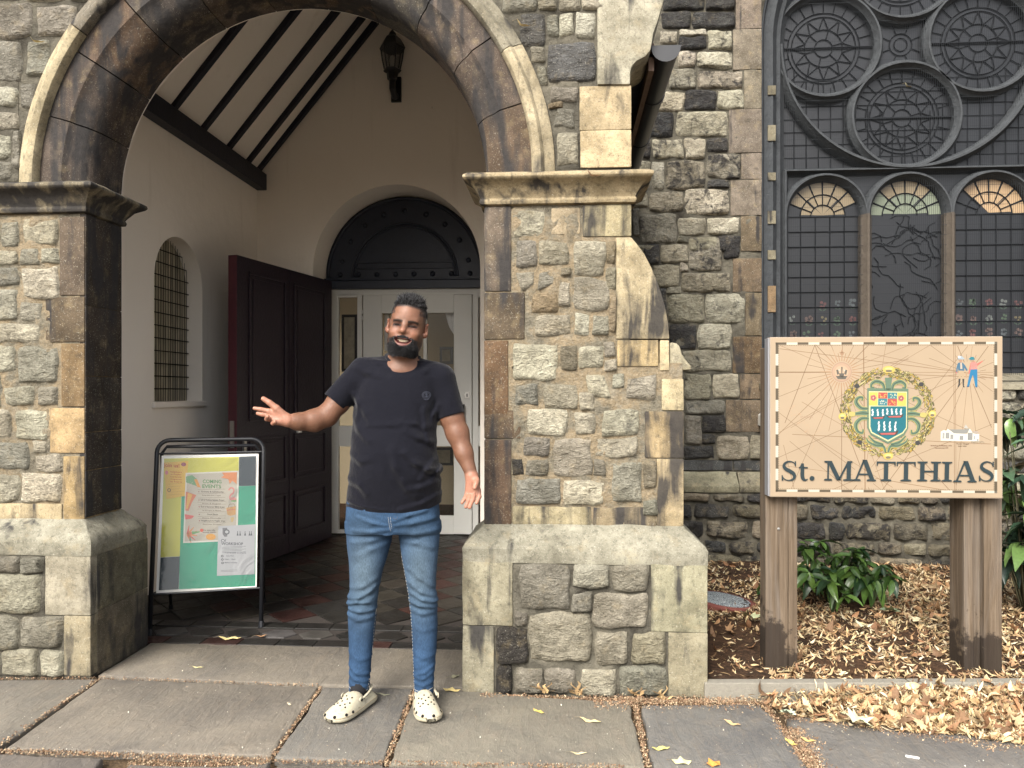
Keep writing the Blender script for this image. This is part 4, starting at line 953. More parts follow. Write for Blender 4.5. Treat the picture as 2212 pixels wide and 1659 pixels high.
# ================================================================ flat print on boards
def homog(src, dst):
    A = []; b = []
    for (x, y), (u, v) in zip(src, dst):
        A.append([x, y, 1, 0, 0, 0, -u*x, -u*y]); b.append(u); A.append([0, 0, 0, x, y, 1, -v*x, -v*y]); b.append(v)
    h = np.linalg.solve(np.array(A, float), np.array(b, float))
    return lambda x, y: ((h[0]*x+h[1]*y+h[2])/(h[6]*x+h[7]*y+1), (h[3]*x+h[4]*y+h[5])/(h[6]*x+h[7]*y+1))
_tc = {}
def text_mesh(s, size):
    if (s) not in _tc:
        cu = bpy.data.curves.new('t', 'FONT'); cu.body = s; cu.size = 1; cu.offset = .022; cu.resolution_u = 3; cu.align_x = 'CENTER'
        ob = bpy.data.objects.new('t', cu); COL.objects.link(ob); dg = bpy.context.evaluated_depsgraph_get(); dg.update()
        me = bpy.data.meshes.new_from_object(ob.evaluated_get(dg))
        _tc[s] = ([(v.co.x, v.co.y) for v in me.vertices], [tuple(p.vertices) for p in me.polygons])
        bpy.data.objects.remove(ob); bpy.data.curves.remove(cu); bpy.data.meshes.remove(me)
    return _tc[s]
class Paint:
    def __init__(s, mp, clip=None): s.mp = mp; s.v = []; s.f = []; s.c = []; s.clip = clip
    def raw(s, pts, faces, col, layer):
        b = len(s.v); c = lin(col, .9) if isinstance(col, str) else col
        for p in pts: s.v.append((p[0], -.0012-layer*.00016, p[1])); s.c.append(c)
        s.f += [tuple(i+b for i in q) for q in faces]
    def poly(s, pts, col, layer=0): s.raw([s.mp(*p) for p in pts], [tuple(range(len(pts)))], col, layer)
    def rect(s, x0, y0, x1, y1, col, layer=0): s.poly([(x0, y0), (x1, y0), (x1, y1), (x0, y1)], col, layer)
    def stroke(s, pts, w, col, layer=0):
        n = len(pts); L = []; Q = []
        for i in range(n):
            a = pts[max(0, i-1)]; b = pts[min(n-1, i+1)]; d = math.hypot(b[0]-a[0], b[1]-a[1]) or 1; nx, ny = -(b[1]-a[1])/d, (b[0]-a[0])/d
            ww = (w[i] if hasattr(w, '__len__') else w)/2; L.append((pts[i][0]+nx*ww, pts[i][1]+ny*ww)); Q.append((pts[i][0]-nx*ww, pts[i][1]-ny*ww))
        s.raw([s.mp(*p) for p in L+Q], [(i, i+1, n+i+1, n+i) for i in range(n-1)], col, layer)
    def disc(s, cx, cy, rx, ry, col, layer=0, n=16, rot=0):
        s.poly([(cx+rx*math.cos(a)*math.cos(rot)-ry*math.sin(a)*math.sin(rot), cy+rx*math.cos(a)*math.sin(rot)+ry*math.sin(a)*math.cos(rot)) for a in [2*math.pi*k/n for k in range(n)]], col, layer)
    def text(s, t, x, y, h, col, layer=1, wid=None, rot=0):
        """x,y: centre of the baseline, h: cap height, all in source coordinates"""
        v, f = text_mesh(t, 1); k = h/.69; kx = k
        if wid: w0 = max(p[0] for p in v)-min(p[0] for p in v); kx = wid/w0
        mx = (max(p[0] for p in v)+min(p[0] for p in v))/2; c, q = math.cos(rot), math.sin(rot)
        s.raw([s.mp(x+(p[0]-mx)*kx*c-p[1]*k*q, y-(p[1]*k*c+(p[0]-mx)*kx*q*-1)) for p in v], f, col, layer)
    def build(s, name, parent, m):
        q = .60 if m == 'signprint' else .8
        return pyd(name, s.v, s.f, M[m], parent, cols=[tuple(x*q for x in c) for c in s.c])
def catmull(P, n=6):
    out = []
    for i in range(len(P)-1):
        p0, p1, p2, p3 = P[max(i-1, 0)], P[i], P[i+1], P[min(i+2, len(P)-1)]
        for k in range(n):
            t = k/n; out.append(tuple(.5*((2*p1[j])+(-p0[j]+p2[j])*t+(2*p0[j]-5*p1[j]+4*p2[j]-p3[j])*t*t+(-p0[j]+3*p1[j]-3*p2[j]+p3[j])*t**3) for j in range(len(p1))))
    return out+[tuple(P[-1])]

# ================================================================ the big sign on two posts
TL, TR, BR, BL = (SG(*p) for p in ((235, 130), (2020, 100), (2058, 1350), (250, 1360)))
SD0, SD1 = 3.47, 3.42               # distance of the panel's left and right edges
def cdep(px, py, d): u = (px-CXP)/FPX; return Vector((d*(-ST+u*CT), d*(CT+u*ST), EYE+d*(HYP-py)/FPX))
sTL, sTR, sBL, sBR = cdep(*TL, SD0), cdep(*TR, SD1), cdep(*BL, SD0), cdep(*BR, SD1)
sx = ((sTR-sTL)+(sBR-sBL)); sx.z = 0; SWd = ((sTR-sTL).length+(sBR-sBL).length)/2; SHt = ((sTL-sBL).length+(sTR-sBR).length)/2
sa = math.atan2(sx.y, sx.x); sc0 = (sTL+sTR+sBL+sBR)/4
sign = empty('church_sign', (sc0.x, sc0.y, 0), sa, label='large tan painted sign board with St. MATTHIAS lettering on two timber posts', cat='sign')
zb_ = sc0.z-SHt/2
board = MB().box(-SWd/2-.004, SWd/2+.004, 0, .052, -.004, SHt+.004).build('board', simple('board_edge_wood', (.28, .225, .17), .6, .3, 8, .2), sign, bevel=.003)
board.location = (0, 0, zb_)
MB().box(-SWd/2-.012, -SWd/2-.004, .004, .06, -.0, SHt+.0).build('side_trim', simple('grey_side_trim', (.2, .2, .21), .5), sign, bevel=.002).location = (0, 0, zb_)
mpS = homog([(235, 130), (2020, 100), (2058, 1350), (250, 1360)], [(-SWd/2, SHt), (SWd/2, SHt), (SWd/2, 0), (-SWd/2, 0)])
u_ = SWd/1800                          # metres per survey pixel
face = Paint(lambda x, y: (x, y))
W2 = SWd/2; face.poly([(-W2, 0), (W2, 0), (W2, SHt), (-W2, SHt)], (.45, .35, .24), 0)
ins = .021; bw = .0125
rp = lambda x0, y0, x1, y1, c, l: face.poly([(x0, y0), (x1, y0), (x1, y1), (x0, y1)], c, l)
DK = (.115, .092, .062); WH = (.60, .57, .47)
n = 20; L = 2*(W2-ins)
for k in range(n):
    a = -W2+ins+L*k/n; b = a+L/n; c = WH if k % 2 else DK
    rp(a, SHt-ins-bw+.002, b, SHt-ins, c, 2); rp(a, ins, b, ins+bw-.002, c if k % 2 == 0 else WH, 2)
m_ = 13; Lv = SHt-2*ins
for k in range(m_):
    a = ins+Lv*k/m_; b = a+Lv/m_; c = WH if k % 2 else DK
    rp(-W2+ins, a, -W2+ins+bw, b, c, 2); rp(W2-ins-bw, a, W2-ins, b, c, 2)
for k in range(120):
    a = -W2+ins+bw+(L-2*bw)*k/120
    for z in (SHt-ins-bw-.003, ins+bw+.001): rp(a, z, a+(L-2*bw)/240, z+.002, DK, 2)
for k in range(80):
    a = ins+bw+(Lv-2*bw)*k/80
    for x in (-W2+ins+bw+.001, W2-ins-bw-.003): rp(x, a, x+.002, a+(Lv-2*bw)/160, DK, 2)
face.build('face_print', board, 'signprint')
# rhumb lines and compass
rays = Paint(mpS); bx0, bx1, by0, by1 = 305, 1960, 170, 1300
def clipseg(x, y, a):
    dx, dy = math.cos(a), math.sin(a); t = 1e9
    for d, p, lo, hi in ((dx, x, bx0, bx1), (dy, y, by0, by1)):
        if d > 1e-9: t = min(t, (hi-p)/d)
        elif d < -1e-9: t = min(t, (lo-p)/d)
    return (x+dx*t, y+dy*t)
RC, RC2 = (.19, .115, .065), (.26, .165, .095)
for (cx_, cy_), nr, off in (((785, 385), 32, 0), ((1770, 380), 24, .1), ((975, 1195), 12, .13), ((320, 870), 10, .05)):
    for k in range(nr):
        a = 2*math.pi*k/nr+off+random.uniform(-.03, .03)
        if cx_ < 305+30 and math.cos(a) < .1: continue
        e_ = clipseg(cx_, cy_, a); s0 = (cx_+90*math.cos(a), cy_+90*math.sin(a)); t0, t1 = (0, 1) if k % 2 == 0 or nr < 13 else (0, .45)
        rays.stroke([s0, (s0[0]+(e_[0]-s0[0])*t1, s0[1]+(e_[1]-s0[1])*t1)], 2.6 if k % 4 else 4, RC if k % 3 else RC2, 1)
for p in (((950, 170), (985, 1300), 7), ((1648, 160), (1685, 1300), 4), ((1660, 160), (1697, 1300), 3), ((300, 395), (1960, 372), 3), ((310, 860), (1300, 250), 3), ((480, 620), (1500, 1190), 3), ((1010, 240), (1960, 420), 3), ((540, 870), (1200, 1280), 3)): rays.stroke([p[0], p[1]], p[2], RC2, 1)
for k in range(32):
    a = 2*math.pi*k/32; r1 = 175 if k % 2 == 0 else 140
    rays.stroke([(785+84*math.cos(a), 385+84*math.sin(a)), (785+r1*math.cos(a), 385+r1*math.sin(a))], [9, 2], (.40, .25, .15), 2)
rays.disc(785, 385, 79, 77, (.40, .27, .19), 3, 28); rays.disc(785, 385, 71, 69, (.46, .32, .22), 4, 28); rays.disc(785, 385, 52, 50, (.52, .37, .25), 5, 24)
for p in ([(740, 415), (830, 415), (815, 440), (755, 440)], [(765, 395), (805, 395), (800, 425), (770, 425)], [(742, 370), (758, 365), (765, 400), (750, 408)], [(828, 370), (812, 365), (805, 400), (820, 408)], [(780, 345), (792, 345), (790, 395), (782, 395)]): rays.poly(p, (.13, .12, .10), 6)
for p in ([(755, 368), (770, 362), (768, 380)], [(800, 366), (816, 368), (804, 382)]): rays.poly(p, (.55, .5, .42), 7)
rays.poly([(785, 205), (800, 245), (785, 262), (770, 245)], (.38, .24, .15), 3); rays.poly([(765, 232), (805, 232), (805, 238), (765, 238)], (.38, .24, .15), 3)
rays.text('INDIA', 520, 742, 11, (.40, .28, .19), 3, wid=95)
rr = random.Random(9)
for k in range(60):   # faint coastline of the chart
    t = k/60; x = 380+170*t+25*math.sin(t*19); y = 640+230*t+20*math.cos(t*23); rays.stroke([(x, y), (x+rr.uniform(-16, 16), y+rr.uniform(-9, 16))], 2, (.52, .35, .22), 2)
for k in range(40):
    t = k/40; x = 700-170*t+20*math.sin(t*17); y = 610+420*t; rays.stroke([(x, y), (x+rr.uniform(-12, 12), y+rr.uniform(0, 16))], 2, (.52, .35, .22), 2)
rays.build('chart_print', board, 'signprint')
# wreath, scrolls and shield
K8 = lambda x, y: ((1860+x/7.212-1650)*3.489, (800+y/7.212-720)*3.489)
em = Paint(lambda x, y: mpS(*K8(x, y)))
YE = [(.50, .37, .08), (.42, .37, .13), (.26, .25, .09), (.56, .46, .18), (.14, .13, .06), (.48, .31, .06), (.60, .52, .26)]
for k in range(760):
    a = rr.uniform(0, 2*math.pi); q = rr.uniform(-1.25, 1.05); rx_, ry_ = 690+68*q, 650+68*q
    x, y = 860+rx_*math.cos(a), 855+ry_*math.sin(a); d = a+math.pi/2+rr.uniform(-.7, .7)
    em.disc(x, y, rr.uniform(26, 44), rr.uniform(9, 15), (.10, .085, .045), 3+(k % 5)*2, 8, d); em.disc(x, y, rr.uniform(20, 36), rr.uniform(6, 11), rr.choice(YE), 4+(k % 5)*2, 8, d)
for x, y in ((355, 440), (415, 1340), (1385, 400), (1350, 1340)): em.disc(x, y, 42, 36, (.06, .06, .06), 14, 10)
for x, y, w in ((860, 170, 100), (130, 930, 62), (1575, 870, 62), (880, 1560, 80)):
    em.disc(x, y, w, 58, (.62, .48, .13), 14, 14); em.disc(x, y+22, w*.55, 22, (.20, .17, .12), 15, 10); em.disc(x, y-14, w*.6, 20, (.72, .6, .25), 15, 10)
GRN, GRD, YL = (.14, .21, .145), (.055, .09, .065), (.50, .43, .15)
def scroll(P, w):
    c = catmull(P); n = len(c); ws = [w*(1-.55*abs(2*i/n-.7)) for i in range(n)]
    em.stroke(c, [q+16 for q in ws], YL, 14); em.stroke(c, ws, GRN, 15); em.stroke([(x+w*.12, y) for x, y in c], [q*.22 for q in ws], GRD, 16)
for s in (-1, 1):
    X = lambda d: 855+s*d
    scroll([(X(60), 500), (X(90), 400), (X(190), 360), (X(265), 400), (X(270), 460), (X(225), 455)], 62)
    scroll([(X(300), 800), (X(430), 790), (X(510), 700), (X(480), 630), (X(410), 620), (X(415), 670)], 66)
    scroll([(X(290), 960), (X(420), 960), (X(505), 1050), (X(480), 1160), (X(400), 1190), (X(390), 1130)], 66)
    scroll([(X(290), 880), (X(420), 870), (X(590), 900)], 76)
    scroll([(X(20), 1500), (X(60), 1400), (X(180), 1390), (X(300), 1330), (X(330), 1270)], 50); scroll([(X(60), 1370), (X(200), 1330), (X(300), 1230)], 50)
    em.disc(X(575), 890, 58, 42, YL, 17, 14)
em.poly([(800, 300), (915, 300), (895, 500), (820, 500)], GRN, 16)
em.poly([(520, 470), (1180, 470), (1190, 1100), (1130, 1220), (870, 1360), (590, 1220), (530, 1100)], GRN, 16)
em.poly([(546, 520), (1158, 520), (1168, 1105), (1110, 1190), (870, 1325), (595, 1185), (560, 1100)], (.66, .62, .34), 17)
TE = (.02, .16, .20)
em.poly([(575, 762), (1150, 756), (1155, 1095), (1100, 1172), (870, 1300), (610, 1172), (582, 1090)], TE, 18)
for x0, x1, c in ((552, 690, (.72, .50, .12)), (1005, 1148, (.72, .50, .12))): em.rect(x0, 536, x1, 748, c, 18)
for x0, y0, x1, y1, c in ((698, 536, 845, 634, (.45, .09, .08)), (698, 636, 845, 748, (.05, .22, .26)), (850, 536, 1000, 634, (.05, .22, .26)), (850, 636, 1000, 748, (.45, .09, .08))): em.rect(x0, y0, x1, y1, c, 18)
for x, y in ((620, 625), (1065, 628)):
    for k in range(5): a = 2*math.pi*k/5; em.disc(x+26*math.cos(a), y+26*math.sin(a), 26, 24, (.46, .16, .16), 19, 10)
    em.disc(x, y, 15, 15, (.7, .45, .3), 20, 8)
for x0, y0, c in ((710, 548, (.68, .45, .12)), (860, 655, (.68, .45, .12)), (715, 650, (.62, .62, .5)), (868, 550, (.62, .62, .4))):
    for k in range(9): em.disc(x0+12+rr.uniform(0, 105), y0+8+rr.uniform(0, 62), 15, 7, c, 19, 6, rr.uniform(0, 3))
def ship(x0, x1, y, h, n, sail):
    w = x1-x0
    em.poly([(x0, y-.1*h), (x0+.15*w, y+.1*h), (x0+.85*w, y), (x1, y-.22*h), (x1-.05*w, y+.2*h), (x1-.16*w, y+.34*h), (x0+.22*w, y+.36*h)], (.09, .06, .045), 19)
    em.poly([(x0+.2*w, y+.14*h), (x1-.1*w, y+.06*h), (x1-.17*w, y+.28*h), (x0+.25*w, y+.3*h)], (.50, .13, .12), 20)
    for k in range(n):
        sx_ = x0+w*(.14+.72*k/max(1, n-1)); em.stroke([(sx_, y), (sx_, y-sail)], 5, (.08, .06, .05), 19)
        for j in range(3): em.disc(sx_+5*math.sin(j*2+k), y-sail*(.22+.27*j), 17-2*j, sail*.16, (.74, .73, .70), 20+j % 2, 9, .25)
ship(580, 810, 925, 110, 3, 135); ship(805, 1110, 900, 120, 4, 120); ship(665, 1035, 1170, 150, 4, 190)
em.build('emblem', board, 'signprint')
# two figures and the chapel
K9 = lambda x, y: ((2080+x/6.382-1650)*3.489, (770+y/6.382-720)*3.489)
fg = Paint(lambda x, y: mpS(*K9(x, y)))
fg.disc(375, 205, 20, 26, (.40, .25, .17), 4); fg.poly([(330, 185), (345, 145), (385, 135), (435, 178), (395, 185)], (.35, .42, .46), 5); fg.disc(352, 150, 20, 16, (.62, .66, .66), 6)
fg.poly([(335, 240), (360, 228), (405, 230), (440, 270), (478, 335), (462, 348), (425, 300), (430, 345), (345, 345), (338, 300), (330, 380), (312, 375), (318, 300)], (.07, .16, .24), 4); fg.poly([(368, 232), (392, 232), (402, 320), (372, 320)], (.5, .42, .34), 5)
fg.poly([(350, 342), (425, 345), (432, 460), (405, 462), (388, 380), (378, 460), (352, 460)], (.45, .34, .22), 5)
fg.poly([(352, 458), (378, 458), (372, 545), (350, 580), (338, 575), (352, 540)], (.05, .05, .05), 6); fg.poly([(405, 460), (432, 460), (428, 550), (442, 578), (420, 578), (412, 545)], (.05, .05, .05), 6)
fg.disc(318, 372, 8, 14, (.5, .16, .15), 6); fg.disc(462, 405, 12, 44, (.42, .28, .17), 3)
fg.disc(545, 205, 20, 24, (.40, .25, .17), 4); fg.poly([(486, 180), (520, 145), (560, 150), (572, 185), (530, 192)], (.03, .20, .25), 5)
fg.poly([(515, 225), (575, 212), (612, 240), (688, 196), (690, 208), (612, 275), (610, 322), (520, 330), (505, 385), (488, 388), (498, 320)], (.55, .16, .13), 4)
for k in range(7): fg.stroke([(520+k*14, 222), (522+k*14, 322)], 3, (.60, .42, .38), 5)
for k in range(6): fg.stroke([(515, 232+k*16), (608, 232+k*16)], 3, (.60, .42, .38), 5)
fg.poly([(518, 326), (612, 320), (618, 440), (622, 565), (592, 568), (568, 450), (552, 400), (530, 460), (505, 565), (475, 560), (495, 450)], (.03, .19, .36), 5); fg.disc(490, 566, 20, 7, (.03, .1, .2), 6); fg.disc(608, 570, 14, 7, (.03, .1, .2), 6)
fg.build('figures_print', board, 'signprint')
ch = Paint(lambda x, y: mpS(*K9(x, y)))
ch.poly([(118, 1215), (160, 1190), (200, 1200), (215, 1172), (260, 1200), (305, 1235), (495, 1240), (530, 1165), (585, 1235), (668, 1240), (668, 1345), (120, 1340)], (.70, .69, .62), 3)
ch.poly([(235, 1180), (440, 1178), (530, 1162), (495, 1225), (450, 1238), (310, 1235), (260, 1195)], (.27, .27, .25), 4); ch.poly([(445, 1160), (472, 1105), (510, 1160)], (.45, .44, .40), 5); ch.poly([(575, 1200), (640, 1198), (668, 1232), (590, 1232)], (.40, .34, .28), 4)
for x0, x1, y0, y1 in ((145, 172, 1228, 1312), (190, 240, 1225, 1310), (258, 298, 1252, 1318), (390, 440, 1268, 1328), (505, 572, 1222, 1328), (590, 612, 1265, 1318), (635, 660, 1310, 1342)):
    ch.rect(x0, y0, x1, y1, (.22, .22, .21), 5)
    for k in range(1, 4): ch.stroke([(x0+(x1-x0)*k/4, y0), (x0+(x1-x0)*k/4, y1)], 2.5, (.60, .6, .55), 6)
for k in range(50): ch.disc(rr.uniform(560, 740), 1345+rr.uniform(-12, 50)*rr.random(), 7, 3, (.30, .25, .18), 4, 6)
ch.text('Poplar Chapel', 435, 1390, 15, (.12, .07, .04), 7, wid=175); ch.text('built 1654', 430, 1422, 14, (.12, .07, .04), 7, wid=120)
ch.text('Re-built as St Matthias 1776', 130, 1420, 15, (.16, .07, .04), 7, wid=300); ch.text('Deconsecrated 1977', 135, 1452, 14, (.16, .07, .04), 7, wid=190)
ch.build('chapel_print', board, 'signprint')
# lettering: serif capitals drawn stroke by stroke
LT = {'p': None}
def flush(o=True):
    if LT['p'] is not None and LT['p'].v: LT['p'].build('letter', board, 'signprint')
    LT['p'] = Paint(mpS)
    return LT['p']
lt = flush(); TX = (.028, .048, .056); YT, YBs = 1076, 1230
def rc(x0, y0, x1, y1): lt.rect(x0, y0, x1, y1, TX, 30)
def dg(x0, y0, x1, y1, w): lt.poly([(x0-w/2, y0), (x0+w/2, y0), (x1+w/2, y1), (x1-w/2, y1)], TX, 31)
def serif(x0, x1, y, up): lt.poly([(x0, y), (x1, y), (x1, y+(-9 if up else 9)), ((x0+x1)/2+22, y+(-14 if up else 14)), ((x0+x1)/2-22, y+(-14 if up else 14)), (x0, y+(-9 if up else 9))], TX, 32)
def S_(x0, x1, y0, y1):
    C = [(.90, .26), (.80, .11), (.60, .045), (.38, .06), (.20, .16), (.17, .30), (.32, .42), (.55, .51), (.77, .62), (.85, .76), (.75, .90), (.52, .955), (.30, .93), (.12, .83), (.05, .70)]
    Wd = [.035, .045, .06, .09, .13, .16, .18, .19, .18, .15, .11, .06, .05, .045, .035]
    c = catmull([(x0+(x1-x0)*a, y0+(y1-y0)*b, w*(y1-y0)*.95) for (a, b), w in zip(C, Wd)], 5); lt.stroke([q[:2] for q in c], [q[2] for q in c], TX, 30)
    h = y1-y0; w = x1-x0; lt.poly([(x0+.84*w, y0+.03*h), (x0+.93*w, y0+.03*h), (x0+.93*w, y0+.28*h), (x0+.87*w, y0+.28*h)], TX, 31); lt.poly([(x0+.02*w, y0+.70*h), (x0+.08*w, y0+.70*h), (x0+.14*w, y0+.97*h), (x0+.03*w, y0+.97*h)], TX, 31)
S_(326, 448, 1078, 1240); lt = flush()
tt = catmull([(490, 1098, 20), (490, 1150, 28), (490, 1195, 29), (498, 1220, 26), (515, 1228, 14), (533, 1221, 7)], 5); lt.stroke([q[:2] for q in tt], [q[2] for q in tt], TX, 30); rc(462, 1126, 532, 1137); lt.poly([(462, 1137), (480, 1105), (490, 1098), (490, 1137)], TX, 31)
lt = flush(); lt.disc(566, 1214, 19, 18, TX, 30, 20); lt = flush()
rc(684, YT+8, 697, YBs-6); dg(700, YT, 775, YBs-4, 36); dg(850, YT, 775, YBs-4, 16); rc(835, YT+8, 868, YBs-6)
serif(660, 722, YBs, True); serif(808, 895, YBs, True); serif(660, 715, YT, False); serif(838, 878, YT, False)
lt = flush()
def A_(c):
    dg(c, YT-12, c-62, YBs-8, 15); dg(c+4, YT-12, c+66, YBs-8, 36); rc(c-44, 1172, c+46, 1184); serif(c-88, c-24, YBs, True); serif(c+22, c+95, YBs, True)
A_(970)
lt = flush()
def T_(x0, x1):
    c = (x0+x1)/2; rc(c-17, YT+4, c+17, YBs-4); rc(x0+4, YT, x1-4, YT+13); lt.poly([(x0, YT), (x0+14, YT), (x0+7, YT+36), (x0, YT+36)], TX, 31); lt.poly([(x1, YT), (x1-14, YT), (x1-7, YT+36), (x1, YT+36)], TX, 31); serif(c-42, c+42, YBs-2, True)
T_(1068, 1216); lt = flush(); T_(1224, 1372); lt = flush()
def stem(c): rc(c-17, YT+6, c+17, YBs-8); serif(c-40, c+40, YBs-4, True); serif(c-40, c+40, YT-4, False)
stem(1425); stem(1530); rc(1440, 1143, 1515, 1155); lt = flush(); stem(1617); lt = flush(); A_(1757); lt = flush(); S_(1866, 1990, 1062, 1226); lt = flush()
# posts
def post(parts, base_px, name='post'):
    p = onZ(*base_px, .05)
    for x0, x1, y0, y1, z1 in parts:
        o = MB().box(x0, x1, y0, y1, 0, z1).build(name, M['post'], sign, bevel=.006, sub=3, rough=.0022)
        lp = sign.matrix_basis.inverted() @ p; o.location = (lp.x, max(.055, lp.y)-0, -.12)
sgm = Matrix.Translation((sc0.x, sc0.y, 0)) @ Matrix.Rotation(sa, 4, 'Z'); sign.matrix_basis = sgm
def lx(px, d): q = cdep(px, 1300, d); return (sgm.inverted() @ q).x
xl0, xl1 = lx(1657, 3.50), lx(1727, 3.50); xr0, xr1 = lx(2079, 3.50), lx(2158, 3.50)
def pbox(x0, x1, y0, y1, zt_=.9, zb2=-.06): return MB().box(x0, x1, y0, y1, zb2, zt_).build('post_board', M['post'], sign, bevel=.005, sub=3, rough=.002)
pz = zb_+SHt-.04
pbox(xl0, xl0+.105, .056, .15, pz); pbox(xl0+.108, xl1, .064, .145, pz)
pbox(xr0, xr0+.045, .06, .19, pz); pbox(xr0+.047, xr0+.085, .082, .15, pz); pbox(xr0+.088, xr1, .056, .16, pz)
MB().lathe([(.002, .004), (.006, .003), (.007, 0)][::-1], (xl0+.06, .0545, .70), 10, Matrix.Rotation(R(90), 3, 'X')).build('screw', M['steel'], sign)

# ================================================================ pavement A-board
fL, fR = onZ(322.5, 1373), onZ(564, 1355); ax = (fR-fL); ax.z = 0; AW = ax.length; aa = math.atan2(ax.y, ax.x)
fr = empty('pavement_sign', (fL+fR)/2, aa, label='black tubular A-board with yellow and green poster panel beside the left pier', cat='poster stand')
lean = R(11.5); AH = 1.085
LM = Matrix.Rotation(-lean, 4, 'X')
h = AW/2; rt = .0125
def lp_(x, z): return LM @ Vector((x, 0, z))
path = [lp_(-h, 0), lp_(-h, AH-.07)]+[lp_(-h+.07-.07*math.cos(a), AH-.07+.07*math.sin(a)) for a in [R(q) for q in (15, 30, 45, 60, 75, 90)]]+[lp_(h-.07+.07*math.sin(a), AH-.07+.07*math.cos(a)) for a in [R(q) for q in (0, 15, 30, 45, 60, 75, 90)]]+[lp_(h, 0)]
MB().tube(path, rt, 10).build('front_frame', M['black_paint'], fr, True)
top = lp_(0, AH-.03); bk = .52
MB().tube([Vector((-h+.02, bk, 0)), Vector((-h+.02, top.y+.02, AH-.10)), Vector((-h+.05, top.y+.01, AH-.06)), Vector((h-.05, top.y+.01, AH-.06)), Vector((h-.02, top.y+.02, AH-.10)), Vector((h-.02, bk, 0))], .010, 8).build('back_frame', M['black_paint'], fr, True)
for x in (-h, h): MB().tube([lp_(x, 0), lp_(x, .035)], .0155, 10).build('foot', M['black_paint'], fr); MB().tube([Vector((math.copysign(abs(x)-.02, x), bk, 0)), Vector((math.copysign(abs(x)-.02, x), bk-.01, .03))], .014, 10).build('foot', M['black_paint'], fr)
z0p, z1p = .225, .995; hp_ = h-.027
for z in (z0p-.006, z1p+.012): MB().tube([lp_(-h, z), lp_(h, z)], .006, 6).build('cross_bar', M['black_paint'], fr)
pn = MB().box(-hp_, hp_, -.008, .008, z0p, z1p).build('panel', M['white'], fr, bevel=.002); pn.matrix_local = LM
mpA = homog([(160, 205), (937, 190), (898, 1285), (93, 1332)], [(-hp_, z1p), (hp_, z1p), (hp_, z0p), (-hp_, z0p)])
ap = Paint(lambda x, y: mpA(x, y)); off = .0075
YW_, SLT, GRE = (.62, .60, .10), (.045, .062, .072), (.05, .36, .22)
ap.poly([(180, 230), (778, 214), (770, 480), (310, 540), (290, 1030), (135, 1038)], YW_, 0); ap.poly([(780, 214), (916, 209), (908, 452), (772, 456)], SLT, 0)
ap.poly([(772, 457), (908, 453), (888, 1276), (276, 1300), (312, 540), (400, 500)], GRE, 1); ap.poly([(135, 1040), (290, 1031), (274, 1300), (116, 1308)], SLT, 0)
sh = ap.build('backing_sheets', pn, 'print'); sh.location = (0, -off, 0)
def poster(name, fn):
    p = Paint(mpA); fn(p); o = p.build(name, pn, 'print'); o.location = (0, -off-.0008, 0); return o
rot = R(-2)
def p_join(p):
    p.poly([(178, 262), (374, 250), (345, 536), (192, 562)], (.78, .50, .08), 2)
    p.text('join us!', 240, 300, 30, (.55, .10, .02), 3, wid=125, rot=R(3)); p.disc(335, 278, 20, 16, (.35, .10, .12), 3); p.disc(198, 345, 13, 17, (.7, .2, .2), 3)
    for k, s in enumerate(('Neighbours', 'in Poplar', '51st Summer', 'Programme', 'is here')): p.text(s, 273, 345+k*20, 11, (.55, .12, .02), 3, wid=92-5*(k % 2), rot=R(2))
    for k in range(5): p.stroke([(205, 440+k*22), (335-(k % 3)*20, 432+k*22)], 2, (.5, .28, .05), 3)
    p.disc(215, 488, 15, 14, (.10, .07, .02), 3, 12); p.disc(215, 488, 10, 9, (.78, .50, .08), 4, 12)
poster('join_us_poster', p_join)
